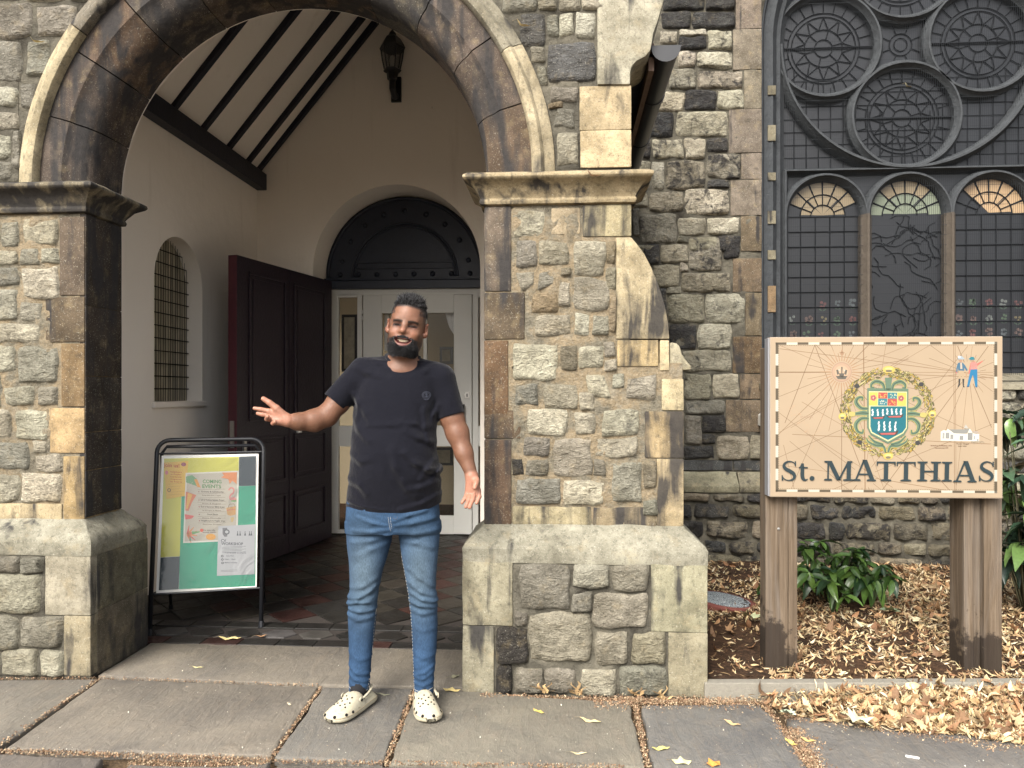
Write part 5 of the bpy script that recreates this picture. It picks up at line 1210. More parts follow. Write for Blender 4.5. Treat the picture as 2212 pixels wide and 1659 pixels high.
def p_events(p):
    p.poly([(350, 348), (776, 330), (760, 755), (750, 905), (318, 922)], (.72, .70, .62), 3); p.poly([(362, 358), (764, 342), (740, 892), (330, 910)], (.52, .48, .39), 4)
    g = (.10, .27, .10); p.text('COMING', 560, 432, 28, g, 5, wid=150, rot=R(1)); p.text('EVENTS', 556, 472, 28, g, 5, wid=150, rot=R(1))
    p.poly([(352, 378), (402, 365), (440, 400), (462, 465), (352, 425)], (.18, .36, .18), 5); p.poly([(415, 400), (440, 400), (468, 468), (440, 462)], (.70, .32, .07), 6); p.stroke([(405, 420), (360, 480)], 5, (.6, .5, .4), 5)
    p.poly([(640, 345), (760, 342), (755, 440), (722, 412), (700, 440), (690, 400), (632, 385), (655, 370)], (.72, .27, .10), 5)
    p.poly([(348, 500), (432, 530), (395, 590), (365, 660), (340, 655)], (.62, .20, .10), 5); p.poly([(365, 512), (400, 525), (360, 640), (348, 640)], (.70, .42, .10), 6)
    f_ = catmull([(690, 490), (710, 470), (730, 480), (728, 510), (705, 530), (700, 560), (730, 572), (752, 560)], 4); p.stroke(f_, [12]*len(f_), (.66, .25, .22), 5); p.disc(725, 560, 22, 14, (.66, .28, .25), 6); p.disc(730, 578, 24, 8, (.2, .38, .16), 6)
    p.poly([(668, 635), (745, 620), (742, 690), (700, 700), (675, 690)], (.60, .35, .13), 5); p.stroke([(680, 640), (695, 605), (730, 602), (742, 625)], 4, (.25, .18, .1), 6); p.stroke([(672, 655), (744, 645)], 5, (.60, .16, .14), 6)
    p.poly([(336, 685), (412, 700), (390, 722), (340, 730)], (.62, .14, .12), 5); p.poly([(700, 715), (730, 712), (720, 750), (705, 750)], (.6, .45, .2), 5)
    for k in range(6): a = R(-80+30*k); p.stroke([(355, 850), (355+80*math.cos(a), 850+75*math.sin(a))], [20, 4], (.66, .26, .10) if k % 2 else (.60, .16, .12), 5)
    p.stroke([(390, 840), (455, 830)], [26, 6], (.16, .34, .14), 6); p.disc(540, 872, 40, 26, (.72, .36, .07), 6, 14); p.stroke([(375, 870), (375, 905)], 14, (.2, .36, .24), 5)
    for y, s, s2 in ((508, 'Grocery & Community', 'Sunday family lunch, 1 August'), (576, 'Self & Wickless Summer Project', 'from 4 August'), (632, 'End of Summer BBQ & Jam', 'Sat 28 August, St. Matthias'), (694, 'Food Bank', 'Every Thursday'), (746, 'Neighbours in Poplar 51st', 'Summer Project')):
        p.stroke([(442, y-22), (664, y-28)], 2, (.2, .17, .13), 5); p.stroke([(438, y+12), (664, y+6)], 2, (.2, .17, .13), 5); p.text(s, 560, y, 12, (.07, .06, .05), 5, wid=min(190, 9.5*len(s)), rot=R(1)); p.text(s2, 552, y+28, 9, (.18, .15, .12), 5, wid=150, rot=R(1)); p.disc(452, y-6, 5, 5, (.3, .1, .1), 5, 8)
    p.text('For more info,', 530, 822, 11, (.1, .08, .06), 5, wid=95); p.disc(468, 818, 14, 14, (.62, .12, .08), 5, 12); p.text('email: hello', 530, 838, 9, (.15, .1, .1), 5, wid=110)
poster('coming_events_poster', p_events)
def p_cv(p):
    p.poly([(602, 785), (898, 770), (884, 1180), (582, 1192)], (.52, .53, .54), 7); c = (.10, .11, .12)
    p.text('CV', 642, 915, 24, c, 8, wid=42); p.text('WORKSHOP', 710, 940, 22, c, 8, wid=175, rot=R(1))
    p.poly([(635, 800), (672, 798), (672, 870), (650, 872), (635, 850)], (.2, .2, .21), 8); p.disc(668, 832, 24, 22, (.13, .14, .15), 9); p.disc(668, 832, 14, 12, (.52, .53, .54), 10)
    for x in (755, 775, 815, 850, 865): p.poly([(x-8, 862), (x, 832), (x+8, 862)], c, 8); p.disc(x, 832, 4, 5, c, 8, 8)
    for k in range(5): p.stroke([(626, 958+k*11), (820-(k % 2)*30, 950+k*11)], 2.4, c, 8)
    p.text('To book a place', 735, 1008, 9, c, 8, wid=170)
    for k, s in enumerate(('Saturday 13th July', '10am - 12pm', 'St Matthias Community')): p.disc(629, 1030+k*28, 10, 10, c, 8, 12); p.disc(629, 1030+k*28, 5, 5, (.5, .5, .5), 9, 8); p.text(s, 690, 1032+k*28, 9, c, 8, wid=60+k*26)
    for k in range(2): p.stroke([(615, 1148+k*10), (745, 1142+k*10)], 2, c, 8)
poster('workshop_poster', p_cv)
t = NT('clear_plastic_cover', .08, .5); t.fin((.9, .9, .9)); t.fin(nrm=t.bump(t.noise(14, 4, .6, t.pos((1, 1, 1)), 1.5), .02))
tp = t.n('ShaderNodeBsdfTransparent'); gl = t.n('ShaderNodeBsdfGlossy'); gl.inputs['Roughness'].default_value = .12; mx = t.n('ShaderNodeMixShader'); fz_ = t.n('ShaderNodeFresnel'); fz_.inputs[0].default_value = 1.5
bp_ = t.bump(t.noise(6, 3, .5, None, 1.2), .006); t.l(bp_, gl.inputs['Normal']); t.l(bp_, fz_.inputs['Normal']); t.l(fz_.outputs[0], mx.inputs[0]); t.l(tp.outputs[0], mx.inputs[1]); t.l(gl.outputs[0], mx.inputs[2]); t.l(mx.outputs[0], t.out.inputs[0])
pyd('cover_sheet', [(-hp_+.012, -.0165, z0p+.015), (hp_-.012, -.0165, z0p+.015), (hp_-.012, -.0165, z1p-.015), (-hp_+.012, -.0165, z1p-.015)], [(0, 1, 2, 3)], t.m, pn)

# ================================================================ wall lantern
lc = onY(857, 222, YW)
ln = empty('wall_lantern', (lc.x, YW, lc.z), label='old black wall lantern on the plaster above the inner door arch', cat='lantern')
yc = -.17
MB().box(-.045, .045, -.03, 0, .0, .22).tube([(0, -.02, .05), (0, -.09, .02), (0, yc, .06), (0, yc, .15)], .028, 10).build('bracket', M['black_paint'], ln, 40, bevel=.004)
MB().lathe([(.02, .12), (.045, .14), (.05, .19), (.075, .205), (.08, .215), (.07, .225)], (0, yc, 0), 6).build('base', M['black_paint'], ln)
MB().lathe([(.066, .225), (.085, .30), (.098, .40)], (0, yc, 0), 6).build('glass_shade', mat_glass('lantern_glass', (.1, .11, .12), .6, .1), ln)
gb = MB()
for k in range(6): a = math.pi*k/3; gb.tube([((.068)*math.cos(a), yc+.068*math.sin(a), .22), (.088*math.cos(a), yc+.088*math.sin(a), .31), (.102*math.cos(a), yc+.102*math.sin(a), .405)], .006, 5)
gb.build('glazing_bars', M['black_paint'], ln)
MB().lathe([(.108, .395), (.114, .41), (.10, .44), (.07, .49), (.035, .52), (.03, .54), (.012, .56), (.002, .575)], (0, yc, 0), 6).build('hood', M['black_paint'], ln)
MB().lathe([(.016, .23), (.02, .26), (.028, .30), (.02, .335), (.004, .345)], (0, yc, 0), 10).build('bulb', M['white'], ln, True)

# ================================================================ leaves: litter, strays, shrubs
def pip(x, y, P):
    c = False; j = len(P)-1
    for i in range(len(P)):
        if (P[i][1] > y) != (P[j][1] > y) and x < (P[j][0]-P[i][0])*(y-P[i][1])/(P[j][1]-P[i][1])+P[i][0]: c = not c
        j = i
    return c
def strip_tpl(n=5):
    t = np.linspace(-1, 1, n); w = np.clip(1-np.abs(t)**2.2, .06, 1); V = []
    for i in range(n): V += [(t[i], -w[i]), (t[i], w[i])]
    Fq = [(2*i, 2*i+2, 2*i+3, 2*i+1) for i in range(n-1)]
    return np.array(V), np.array(Fq)
def scatter(name, pos, size, asp, cols, curl, tilt, parent=None, tpl=None, m='litter', zl=.0, **k):
    N = len(pos); T, Fq = tpl or strip_tpl(); n = len(T)
    L = RNG.uniform(*size, N)[:, None]; Wd = L*RNG.uniform(*asp, N)[:, None]; c = RNG.uniform(*curl, N)[:, None]; c2 = RNG.uniform(-.6, .6, N)[:, None]; tw = RNG.uniform(-1.2, 1.2, N)[:, None]
    x = T[None, :, 0]*L; y = T[None, :, 1]*Wd+c2*.35*L*(T[None, :, 0]**2); z = c*L*(T[None, :, 0]**2)+T[None, :, 0]*T[None, :, 1]*tw*Wd+np.abs(T[None, :, 1])*Wd*RNG.uniform(-.5, .8, N)[:, None]
    yaw = RNG.uniform(0, 2*np.pi, N)[:, None]; p = RNG.normal(0, tilt, N)[:, None]; r = RNG.normal(0, tilt, N)[:, None]
    x, z = x*np.cos(p)-z*np.sin(p), x*np.sin(p)+z*np.cos(p); y, z = y*np.cos(r)-z*np.sin(r), y*np.sin(r)+z*np.cos(r)
    X = x*np.cos(yaw)-y*np.sin(yaw); Y = x*np.sin(yaw)+y*np.cos(yaw); zmin = z.min(axis=1, keepdims=True)
    V = np.stack([X+pos[:, None, 0], Y+pos[:, None, 1], z-zmin*.75+pos[:, None, 2]+zl], -1).reshape(-1, 3)
    Q = (Fq[None]+(np.arange(N)*n)[:, None, None]).reshape(-1, Fq.shape[1])
    ci = np.array(cols)[RNG.integers(0, len(cols), N)]*RNG.uniform(.7, 1.2, (N, 1)); C = np.repeat(ci, n, axis=0)
    return npmesh(name, V, Q, M[m], parent, True, C, **k)
BRACT = [(.48, .35, .19), (.54, .42, .25), (.43, .29, .15), (.34, .215, .11), (.58, .49, .33), (.25, .145, .075), (.43, .35, .19), (.19, .11, .06)]
BROADC = [(.52, .26, .10), (.60, .33, .13), (.42, .20, .09), (.64, .42, .20), (.55, .50, .27), (.30, .15, .08)]
mo = [(0, -.95), (.12, -.5), (.62, -.72), (.5, -.3), (1.0, -.1), (.62, .12), (.72, .55), (.3, .42), (0, 1.0), (-.3, .42), (-.72, .55), (-.62, .12), (-1.0, -.1), (-.5, -.3), (-.62, -.72), (-.12, -.5)]
MT = np.array([(0, 0)]+mo); MF = np.array([(0, i, i+1) for i in range(1, 16)]+[(0, 16, 1)])
def in_bed(n, dens):
    out = []
    while len(out) < n:
        x = RNG.uniform(.66, 5.3); y = RNG.uniform(3.40, 5.6); u, v = (0, 0)
        f = y*CT-x*ST; rgt = x*CT+y*ST; px = CXP+FPX*rgt/f; py = HYP+FPX*(EYE-.08)/f
        ye = (k0+kd*((x-k0.x)/kd.x)).y+.07
        if y < ye or RNG.random() > dens(px, py): continue
        if math.hypot(px-1850, (py-1290)*1.2) < 30: continue
        out.append((x, y, bed_z(x, y)))
    return np.array(out)
def dens(px, py):
    d = 1.0
    if px < 1665 and py > 1335: d = .10+.25*(mnoise.noise(Vector((px*.02, py*.02, 0))) > .15)
    if 1730 < px < 2080 and 1370 < py < 1450: d = .5+.5*(mnoise.noise(Vector((px*.012, py*.03, 0))) > -.05)
    if px < 1660 and py < 1300: d = .55
    return d*(.35+.65*(mnoise.noise(Vector((px*.011, py*.022, 3))) > -.22))
scatter('leaf_litter', in_bed(27000, dens), (.009, .031), (.10, .26), BRACT, (-.2, .7), .35, kind='stuff', label='dry straw coloured leaf litter covering the flower bed')
OV = [(-1, 0), (-.6, .38), (-.1, .5), (.4, .4), (1.0, 0), (.4, -.36), (-.1, -.5), (-.6, -.42)]
OT = np.array([(0, 0)]+OV); OF = np.array([(0, i, i+1) for i in range(1, 8)]+[(0, 8, 1)])
BR2 = [(.28, .15, .075), (.36, .21, .105), (.22, .115, .06), (.42, .30, .17), (.17, .10, .055)]
scatter('brown_oval_leaves', in_bed(700, dens), (.02, .045), (.5, .9), BR2, (-.4, .9), .5, tpl=(OT, OF), kind='stuff')
scatter('fallen_broad_leaves', in_bed(230, dens), (.018, .042), (.5, 1.0), BR2, (-.5, 1.0), .45, tpl=(MT, MF), zl=.006, kind='stuff')
pile = [onZ(*p) for p in ((1500, 1512), (1545, 1503), (1640, 1500), (2400, 1498), (2900, 1500), (2900, 1640), (2212, 1612), (2060, 1590), (1900, 1580), (1760, 1560), (1680, 1545), (1600, 1524))]; pileP = [(p.x, p.y) for p in pile]
def in_poly(P, n, zf, dn=None):
    out = []; x0, x1 = min(p[0] for p in P), max(p[0] for p in P); y0, y1 = min(p[1] for p in P), max(p[1] for p in P)
    while len(out) < n:
        x, y = RNG.uniform(x0, x1), RNG.uniform(y0, y1)
        if pip(x, y, P) and (dn is None or RNG.random() < dn(x, y)): out.append((x, y, zf(x, y)))
    return np.array(out)
def pz_(x, y):
    d = (k0+kd*((x-k0.x)/kd.x)).y-y; t = min(1, max(0, (x-.75)/.5)); return .006+RNG.uniform(0, .038)*t*max(.1, 1-d/.28)
scatter('leaf_pile', in_poly(pileP, 14000, pz_, lambda x, y: min(1, .10+(x-.85)*1.6)), (.010, .032), (.10, .28), BRACT, (-.3, .8), .5, kind='stuff', label='heap of dry leaves drifted against the kerb')
scatter('pile_broad_leaves', in_poly(pileP, 110, lambda x, y: pz_(x, y)+.015, lambda x, y: min(1, (x-.7)*1.3)), (.018, .045), (.5, 1.), BR2, (-.5, 1.1), .6, tpl=(MT, MF), kind='stuff')
scatter('pile_oval_leaves', in_poly(pileP, 420, lambda x, y: pz_(x, y)+.012, lambda x, y: min(1, (x-.75)*1.3)), (.018, .042), (.5, .9), BR2+BRACT[:3], (-.5, 1.1), .6, tpl=(OT, OF), kind='stuff')
# crumbs of seed in the joints
tet = (np.array([(-1, -1), (1, -1), (0, 1)]), np.array([(0, 1, 2)]))
SEED = [(.27, .165, .095), (.34, .23, .14), (.18, .105, .065), (.40, .31, .20)]
pts = []
def along(p, q, n, w, rg):
    a, b = onZ(*rg(*p)), onZ(*rg(*q)); d = (b-a).normalized(); o = Vector((-d.y, d.x, 0))
    for _ in range(n): t = RNG.random(); c = a.lerp(b, t)+o*RNG.normal(0, w*(.4+.9*abs(mnoise.noise(Vector((t*7, p[0], 0)))))); pts.append((c.x, c.y, RNG.uniform(-.01, .004)))
for a in (((432, 218), (-20, 520), 900, .011, P7), ((1390, 256), (1178, 556), 900, .008, P7), ((1797, 262), (1668, 586), 1100, .011, P7), ((0, 530), (1180, 570), 2200, .014, P7), ((1180, 575), (2700, 600), 1600, .010, P7), ((560, 585), (1150, 590), 1600, .025, P7),
          ((715, 200), (770, 455), 1100, .013, P8), ((1215, 215), (1390, 455), 1600, .018, P8), ((120, 172), (1000, 200), 2600, .018, P8), ((640, 185), (1300, 205), 2600, .03, P8), ((1290, 255), (2300, 395), 3200, .05, P8), ((1330, 300), (1420, 460), 3600, .05, P8), ((440, 215), (1380, 248), 500, .006, P7), ((-100, 218), (440, 218), 500, .008, P7)): along(*a)
for _ in range(2600):
    p = onZ(*P8(RNG.uniform(560, 1290), RNG.normal(203, 12))); pts.append((p.x, p.y, RNG.uniform(0, .006)))
scatter('seed_debris', np.array(pts), (.0018, .0042), (.5, 1), SEED, (-.2, .4), .6, tpl=tet, kind='stuff')
pp = [onZ(RNG.uniform(0, 2212), RNG.uniform(1400, 1659)) for _ in range(900)]
scatter('paving_specks', np.array([(p.x, p.y, .0015) for p in pp]), (.0012, .003), (.4, 1), [(.55, .5, .4), (.4, .3, .2), (.6, .58, .5)], (0, .2), .2, tpl=tet, kind='stuff')
# a few leaves that lie by themselves
def one_leaf(px, py, L, wr, col, label, yaw=0, z=.003, broad=False, pitch=.05, ground=True, loc=None, curl=.15):
    p = loc or onZ(px, py, z); T, Fq = (MT, MF) if broad else strip_tpl(7)
    V = [(a*L, b*L*wr*(1+.25*math.sin(a*9+px)), curl*L*a*a+abs(b)*L*wr*.35*math.sin(a*5+px)) for a, b in T]; zm = min(v[2] for v in V)
    o = pyd('fallen_leaf', [(a, b, c-zm) for a, b, c in V], [tuple(int(i) for i in q) for q in Fq], M['litter'], None, True, [jit(col, .15) for _ in V])
    if not broad: MB().tube([(-L*.95, 0, curl*L-zm), (-L*1.5, L*.15, .002)], .0009, 4).build('stalk', M['mortar'], o)
    o.location = p; o.rotation_euler = (0, pitch, yaw); tag(o, label, 'leaf', 'single leaves on the ground'); return o
YLW = (.66, .50, .14)
for a in ((*P8(348, 236), .033, .30, YLW, 'curled yellow leaf on the paving in front of the right pier', 2.4), (*P8(545, 274), .045, .28, (.72, .58, .30), 'long pale yellow leaf with stalk on the middle front slab', -.3),
          (*P8(1090, 284), .036, .34, (.62, .42, .22), 'tan curled leaf on the grey slab in front of the leaf heap', -.6), (*P8(500, 398), .032, .22, (.66, .56, .34), 'thin straw coloured leaf near the bottom of the middle slab', .1),
          (*P8(815, 381), .036, .36, (.66, .58, .20), 'flat yellow green leaf just right of the orange seed joint', .2), (*P8(895, 430), .036, .6, (.70, .66, .36), 'broad pale yellow leaf at the bottom edge of the paving', 0),
          (*P8(1018, 438), .028, .8, (.62, .26, .06), 'small crumpled orange leaf at the bottom edge of the paving', .5), (*P8(1318, 358), .036, .3, (.74, .52, .16), 'bright yellow leaf standing among the spilled orange seeds', 2.0),
          (*P8(1382, 349), .03, .35, (.68, .46, .18), 'yellow leaf lying flat on the spilled orange seeds', -.4), (*P7(856, 173), .030, .25, (.60, .55, .30), 'pale slender leaf on the dark threshold slab', 0),
          (*P7(1655, 290), .036, .2, (.34, .33, .24), 'grey green winged seed leaf between the two clogs', -.2), (*P7(1955, 271), .04, .42, (.66, .52, .22), 'yellow leaf behind the clog beside the pier foot', 0),
          (*P7(1252, 332), .016, .3, (.68, .6, .42), 'tiny pale leaf left of the clogs on the large slab', -.7), (*P7(1965, 214), .03, .45, (.20, .19, .13), 'dull grey green leaf beside the right pier foot', .7)):
    one_leaf(*a)
one_leaf(*P7(995, 50), .062, .30, (.62, .52, .24), 'long yellow leaf on the dark tiles below the poster stand', .1, z=.004)
one_leaf(*P7(1130, 38), .032, .3, (.32, .18, .09), 'brown shrivelled leaf on the tiles behind the threshold', .4, z=.004)
for px, py, s, c, l, yw in ((*S6(355, 750), .075, (.50, .54, .32), 'large pale green leaf on bare earth left of the near post', .4), (*S6(1205, 712), .075, (.28, .36, .22), 'large grey green leaf in front of the low shrub', 1.2), (*S6(1035, 803), .06, (.66, .66, .46), 'broad cream coloured leaf below the low shrub', .3),
                        (*S6(1000, 1368), .072, (.68, .70, .45), 'big pale green leaf on the front edge of the leaf heap', .2), (*S6(590, 1330), .045, (.45, .52, .38), 'small mint green leaf at the left end of the leaf heap', 1.), (*S6(1380, 770), .06, (.74, .66, .42), 'broad pale straw leaf right of the low shrub', 2.)):
    one_leaf(px, py, s, .8, c, l, yw, z=.045 if py > 1480 else .10, broad=True, pitch=.25, curl=.3)
for x, y, g, lab, yw in ((370, 140, P8, 'tallest tuft of dry tan leaves standing against the right pier plinth', 0), (503, 148, P8, 'second tuft of dry leaves from the doorway at the plinth foot', .5), (725, 150, P8, 'wide tuft of dry leaves under the middle of the plinth corner block', -.3), (828, 165, P8, 'tuft of dry upright leaves nearest the kerb end', .4)):
    p = onZ(*g(x, y+25)); p.y += .01
    b = MB(); rt0 = random.Random(x)
    for q_ in range(5):
        a_ = rt0.uniform(-1.1, 1.1); L_b = rt0.uniform(.04, .085); w_b = rt0.uniform(.004, .009); b.cur = jit((.42, .29, .15), .3); pr_ = []
        for t_ in (0, .25, .5, .75, 1.0):
            c_ = Vector((math.sin(a_)*L_b*t_+.012*math.sin(t_*5+q_), -.012-.02*t_*t_+.008*q_*.3, L_b*math.cos(a_)*t_*(1-.25*t_*abs(a_)))); w2 = w_b*math.sin(math.pi*(.12+.86*t_)); pr_ += [c_+Vector((-w2, .004*math.sin(q_), 0)), c_+Vector((w2, -.004, .003))]
        b.add(pr_, [(2*k_, 2*k_+2, 2*k_+3, 2*k_+1) for k_ in range(4)])
    o = b.build('fallen_leaf', M['litter'], None, True, cols=True); o.location = (p.x, p.y-.012, .003); tag(o, lab, 'leaf')
# leaf tufts caught on the capitals and arch
for px, py, Y, c, lab in ((*G6(975, 128), YF-.10, (.50, .34, .24), 'small dead leaf caught on the ledge of the right capital'), (*T6(340, 225), YF-.03, (.70, .58, .34), 'pale curled leaf stuck on the arch moulding upper right'), (*T7(300, 350), YF-.03, (.72, .60, .28), 'yellow leaves caught in a joint at the upper left'), (1962, 187, YG-.06, (.6, .56, .38), 'tiny leaf caught in the wire guard of the lower rose')):
    p = onY(px, py, Y); one_leaf(0, 0, .035, .3, c, lab, .3, loc=p, curl=.5, pitch=.3)
c = onZ(*P8(1783, 411), .005); o = MB().tube([(-.022, 0, 0), (.022, 0, 0)], .004, 8).build('paper_stick', M['cig'], None, label='small white paper stick on the right hand slab', cat='litter'); o.location = c; o.rotation_euler.z = -.35
# oval slab with gravel top
c = onZ(1562, 1300, .09); pl = empty('oval_plaque', c, R(-8), label='oval red brown rimmed stone with grey speckled top lying in the bed', cat='stone')
pl.rotation_euler = (R(6), R(7), R(-8))
t = NT('speckled_grey_stone', .8); t.fin(t.ramp(t.noise(120, 4, .8), [(.4, (.05, .06, .07)), (.55, (.25, .28, .29)), (.65, (.5, .5, .48))]), .8, t.bump(t.noise(120, 3, .7), .004))
o = MB().lathe([(.98, -.03), (1, -.02), (1, .008), (.97, .014), (.80, .014)], n=40).build('rim', simple('red_brown_stone', (.16, .055, .045), .8, .2, 30, .35, .004), pl, 40); o.scale = (.20, .13, 1)
o = MB().lathe([(.79, .0), (.79, .018), (.74, .021)], n=40).build('top', t.m, pl, 40); o.scale = (.20, .13, 1)

# shrubs
def shrubmat(name):
    t = NT(name, .3, .5); oi = t.n('ShaderNodeObjectInfo'); t.fin(t.mix(1., oi.outputs['Color'], t.ramp(t.noise(40, 4, .6), [(.3, .75), (.7, 1.25)]), 'MULTIPLY')); return t.m
M['shrubleaf'] = shrubmat('laurel_leaf'); M['stem'] = simple('green_brown_stem', (.06, .055, .03), .7)
def leafmesh(L, Wd, droop, fold, name='leaf'):
    V = []; F = []; n = 7
    for i in range(n+1):
        t = i/n; w = Wd*math.sin(math.pi*min(1, t**.85))**.8+.0006; x = L*t; z = -droop*L*t*t
        for s in (-1, -.5, 0, .5, 1): V.append((x, s*w, z+fold*w*abs(s)+.0015*math.sin(t*20+s*3)*abs(s)))
    for i in range(n):
        for k in range(4): a = i*5+k; F.append((a, a+5, a+6, a+1))
    me = bpy.data.meshes.new(name); me.from_pydata(V, [], F); me.update(); me.polygons.foreach_set('use_smooth', [True]*len(F)); me.materials.append(M['shrubleaf']); return me
LMS = [leafmesh(.095, .019, .5, .45), leafmesh(.08, .017, .25, .5), leafmesh(.105, .021, .75, .35), leafmesh(.065, .015, .1, .5)]
def shrub(name, base, spots, cols, label, group=None, per=(6, 9), scl=1.0, cat='shrub', dr=0, lim=300):
    rt_ = empty(name, base, label=label, cat=cat, group=group); rr = random.Random(len(spots)); st = MB(); cnt = 0
    for (x, y, z) in spots:
        tip = Vector((x, y, z)); b0 = Vector((x*.25, y*.25, 0)); st.tube([b0, b0.lerp(tip, .5)+Vector((0, 0, .04)), tip], [.005, .004, .0025], 5)
        out = Vector((x, y, 0)); ph = rr.uniform(0, 6.28); n = rr.randint(*per)
        for k in range(n):
            if cnt >= lim: break
            a = ph+2*math.pi*k/n+rr.uniform(-.3, .3); el_ = rr.uniform(-.9, .45)+dr
            o = bpy.data.objects.new('leaf', rr.choice(LMS)); COL.objects.link(o); o.parent = rt_; o.location = tip-Vector((0, 0, rr.uniform(0, .03)))
            o.rotation_euler = (rr.uniform(-.5, .5), -el_, a); s = scl*rr.uniform(.75, 1.15); o.scale = (s, s, s); c = rr.choice(cols); kk = rr.uniform(.75, 1.25); o.color = (c[0]*kk, c[1]*kk, c[2]*kk, 1); cnt += 1
    st.build('stems', M['stem'], rt_, True); return rt_
GR = [(.042, .085, .020), (.030, .064, .016), (.062, .12, .026), (.09, .16, .034), (.018, .045, .017)]
sb = onZ(1838, 1322, .09); sb.y += .22; rs = random.Random(4); spots = []
while len(spots) < 40:
    a = rs.uniform(0, 6.28); r_ = math.sqrt(rs.random()); x, y = .345*r_*math.cos(a), .22*r_*math.sin(a); z = .33*(1-.7*r_**2)*rs.uniform(.45, 1.05)+.05
    if x < -.1 and z < .12: continue
    spots.append((x, y, z))
shrub('laurel_shrub', sb, spots, GR, 'low glossy green laurel shrub between the sign posts', per=(7, 8), scl=1.22)
sb = onZ(1650, 1285, .08); shrub('laurel_sprig', sb, [(0, 0, .10), (.02, .02, .06)], GR, 'small sprig of dark green leaves just left of the near post', per=(4, 5), dr=-.3, cat='plant')
sb = cdep(2226, 1280, 4.3); sb.z = .08; spots = []
DGR = [(.03, .06, .035), (.022, .045, .028), (.05, .09, .05), (.016, .03, .02), (.10, .17, .05)]
while len(spots) < 58:
    a = rs.uniform(0, 6.28); r_ = math.sqrt(rs.random()); z = rs.uniform(.28, 1.28); w = .20*(1-.35*abs(z-.8)); spots.append((w*r_*math.cos(a), w*r_*math.sin(a), z))
shrub('tall_laurel', sb, spots, DGR, 'tall dark glossy laurel at the right edge behind the sign', per=(5, 6), scl=1.6)
# ================================================================ the man: surfaces from signed distance fields
class Field:
    def __init__(s, lo, hi, h):
        s.lo = np.array(lo, np.float32); s.h = h; s.n = tuple(int(math.ceil((b-a)/h))+1 for a, b in zip(lo, hi))
        s.f = np.full(s.n, .06, np.float32)
    def sub(s, lo, hi):
        a = [max(0, int((l-o)/s.h)) for l, o in zip(lo, s.lo)]; b = [min(n, int((u-o)/s.h)+2) for u, o, n in zip(hi, s.lo, s.n)]
        if any(q <= p for p, q in zip(a, b)): return None
        sl = tuple(slice(p, q) for p, q in zip(a, b)); ax = [s.lo[i]+s.h*np.arange(a[i], b[i], dtype=np.float32) for i in range(3)]
        return sl, np.meshgrid(*ax, indexing='ij')
    def op(s, fn, lo, hi, k=.01, mode='u'):
        q = s.sub(lo, hi)
        if q is None: return
        sl, (X, Y, Z) = q; d = fn(X, Y, Z).astype(np.float32); f = s.f[sl]
        if mode == 'add': s.f[sl] = f+d; return
        if mode == 'c': d = -d; s.f[sl] = np.maximum(f, d)+np.maximum(k-np.abs(f-d), 0)**2/(4*k); return
        s.f[sl] = np.minimum(f, d)-np.maximum(k-np.abs(f-d), 0)**2/(4*k)
    def mesh(s):
        f = s.f; I = f < 0; c = np.zeros(tuple(n-1 for n in s.n), np.uint8)
        for i in (0, 1):
            for j in (0, 1):
                for k in (0, 1): c += I[i:s.n[0]-1+i, j:s.n[1]-1+j, k:s.n[2]-1+k]
        act = (c > 0) & (c < 8); ix = np.argwhere(act); N = len(ix); gid = np.full(c.shape, -1, np.int32); gid[act] = np.arange(N)
        cs = [(i, j, k) for i in (0, 1) for j in (0, 1) for k in (0, 1)]; v = {q: f[ix[:, 0]+q[0], ix[:, 1]+q[1], ix[:, 2]+q[2]] for q in cs}
        P = np.zeros((N, 3)); cnt = np.zeros(N)
        for q in cs:
            for a in range(3):
                if q[a] == 0:
                    r = list(q); r[a] = 1; r = tuple(r); va, vb = v[q], v[r]; m = (va < 0) != (vb < 0); t = np.where(m, va/np.where(m, va-vb, 1), 0)
                    p = np.array(q, float)[None]+np.zeros((N, 3)); p[:, a] += t; P += p*m[:, None]; cnt += m
        V = s.lo+(ix+P/cnt[:, None])*s.h; Q = []
        for a in range(3):
            b, c_ = (a+1) % 3, (a+2) % 3
            sl0 = [slice(None)]*3; sl1 = [slice(None)]*3; sl0[a] = slice(0, -1); sl1[a] = slice(1, None)
            A, B = I[tuple(sl0)], I[tuple(sl1)]; e = np.argwhere(A != B); ok = (e[:, b] > 0) & (e[:, c_] > 0) & (e[:, b] < c.shape[b]) & (e[:, c_] < c.shape[c_]); e = e[ok]
            def g(db, dc): w = e.copy(); w[:, b] += db; w[:, c_] += dc; return gid[w[:, 0], w[:, 1], w[:, 2]]
            q = np.stack([g(-1, -1), g(0, -1), g(0, 0), g(-1, 0)], 1); fl = A[e[:, 0], e[:, 1], e[:, 2]]
            q[~fl] = q[~fl][:, ::-1]; Q.append(q)
        return V, np.concatenate(Q)
def rcone(a, b, ra, rb):
    a, b = np.array(a, float), np.array(b, float); d = b-a; L2 = float(d@d) or 1e-9
    def fn(X, Y, Z):
        t = np.clip(((X-a[0])*d[0]+(Y-a[1])*d[1]+(Z-a[2])*d[2])/L2, 0, 1)
        return np.sqrt((X-a[0]-t*d[0])**2+(Y-a[1]-t*d[1])**2+(Z-a[2]-t*d[2])**2)-(ra+(rb-ra)*t)
    r = max(ra, rb)+.025; return fn, np.minimum(a, b)-r, np.maximum(a, b)+r
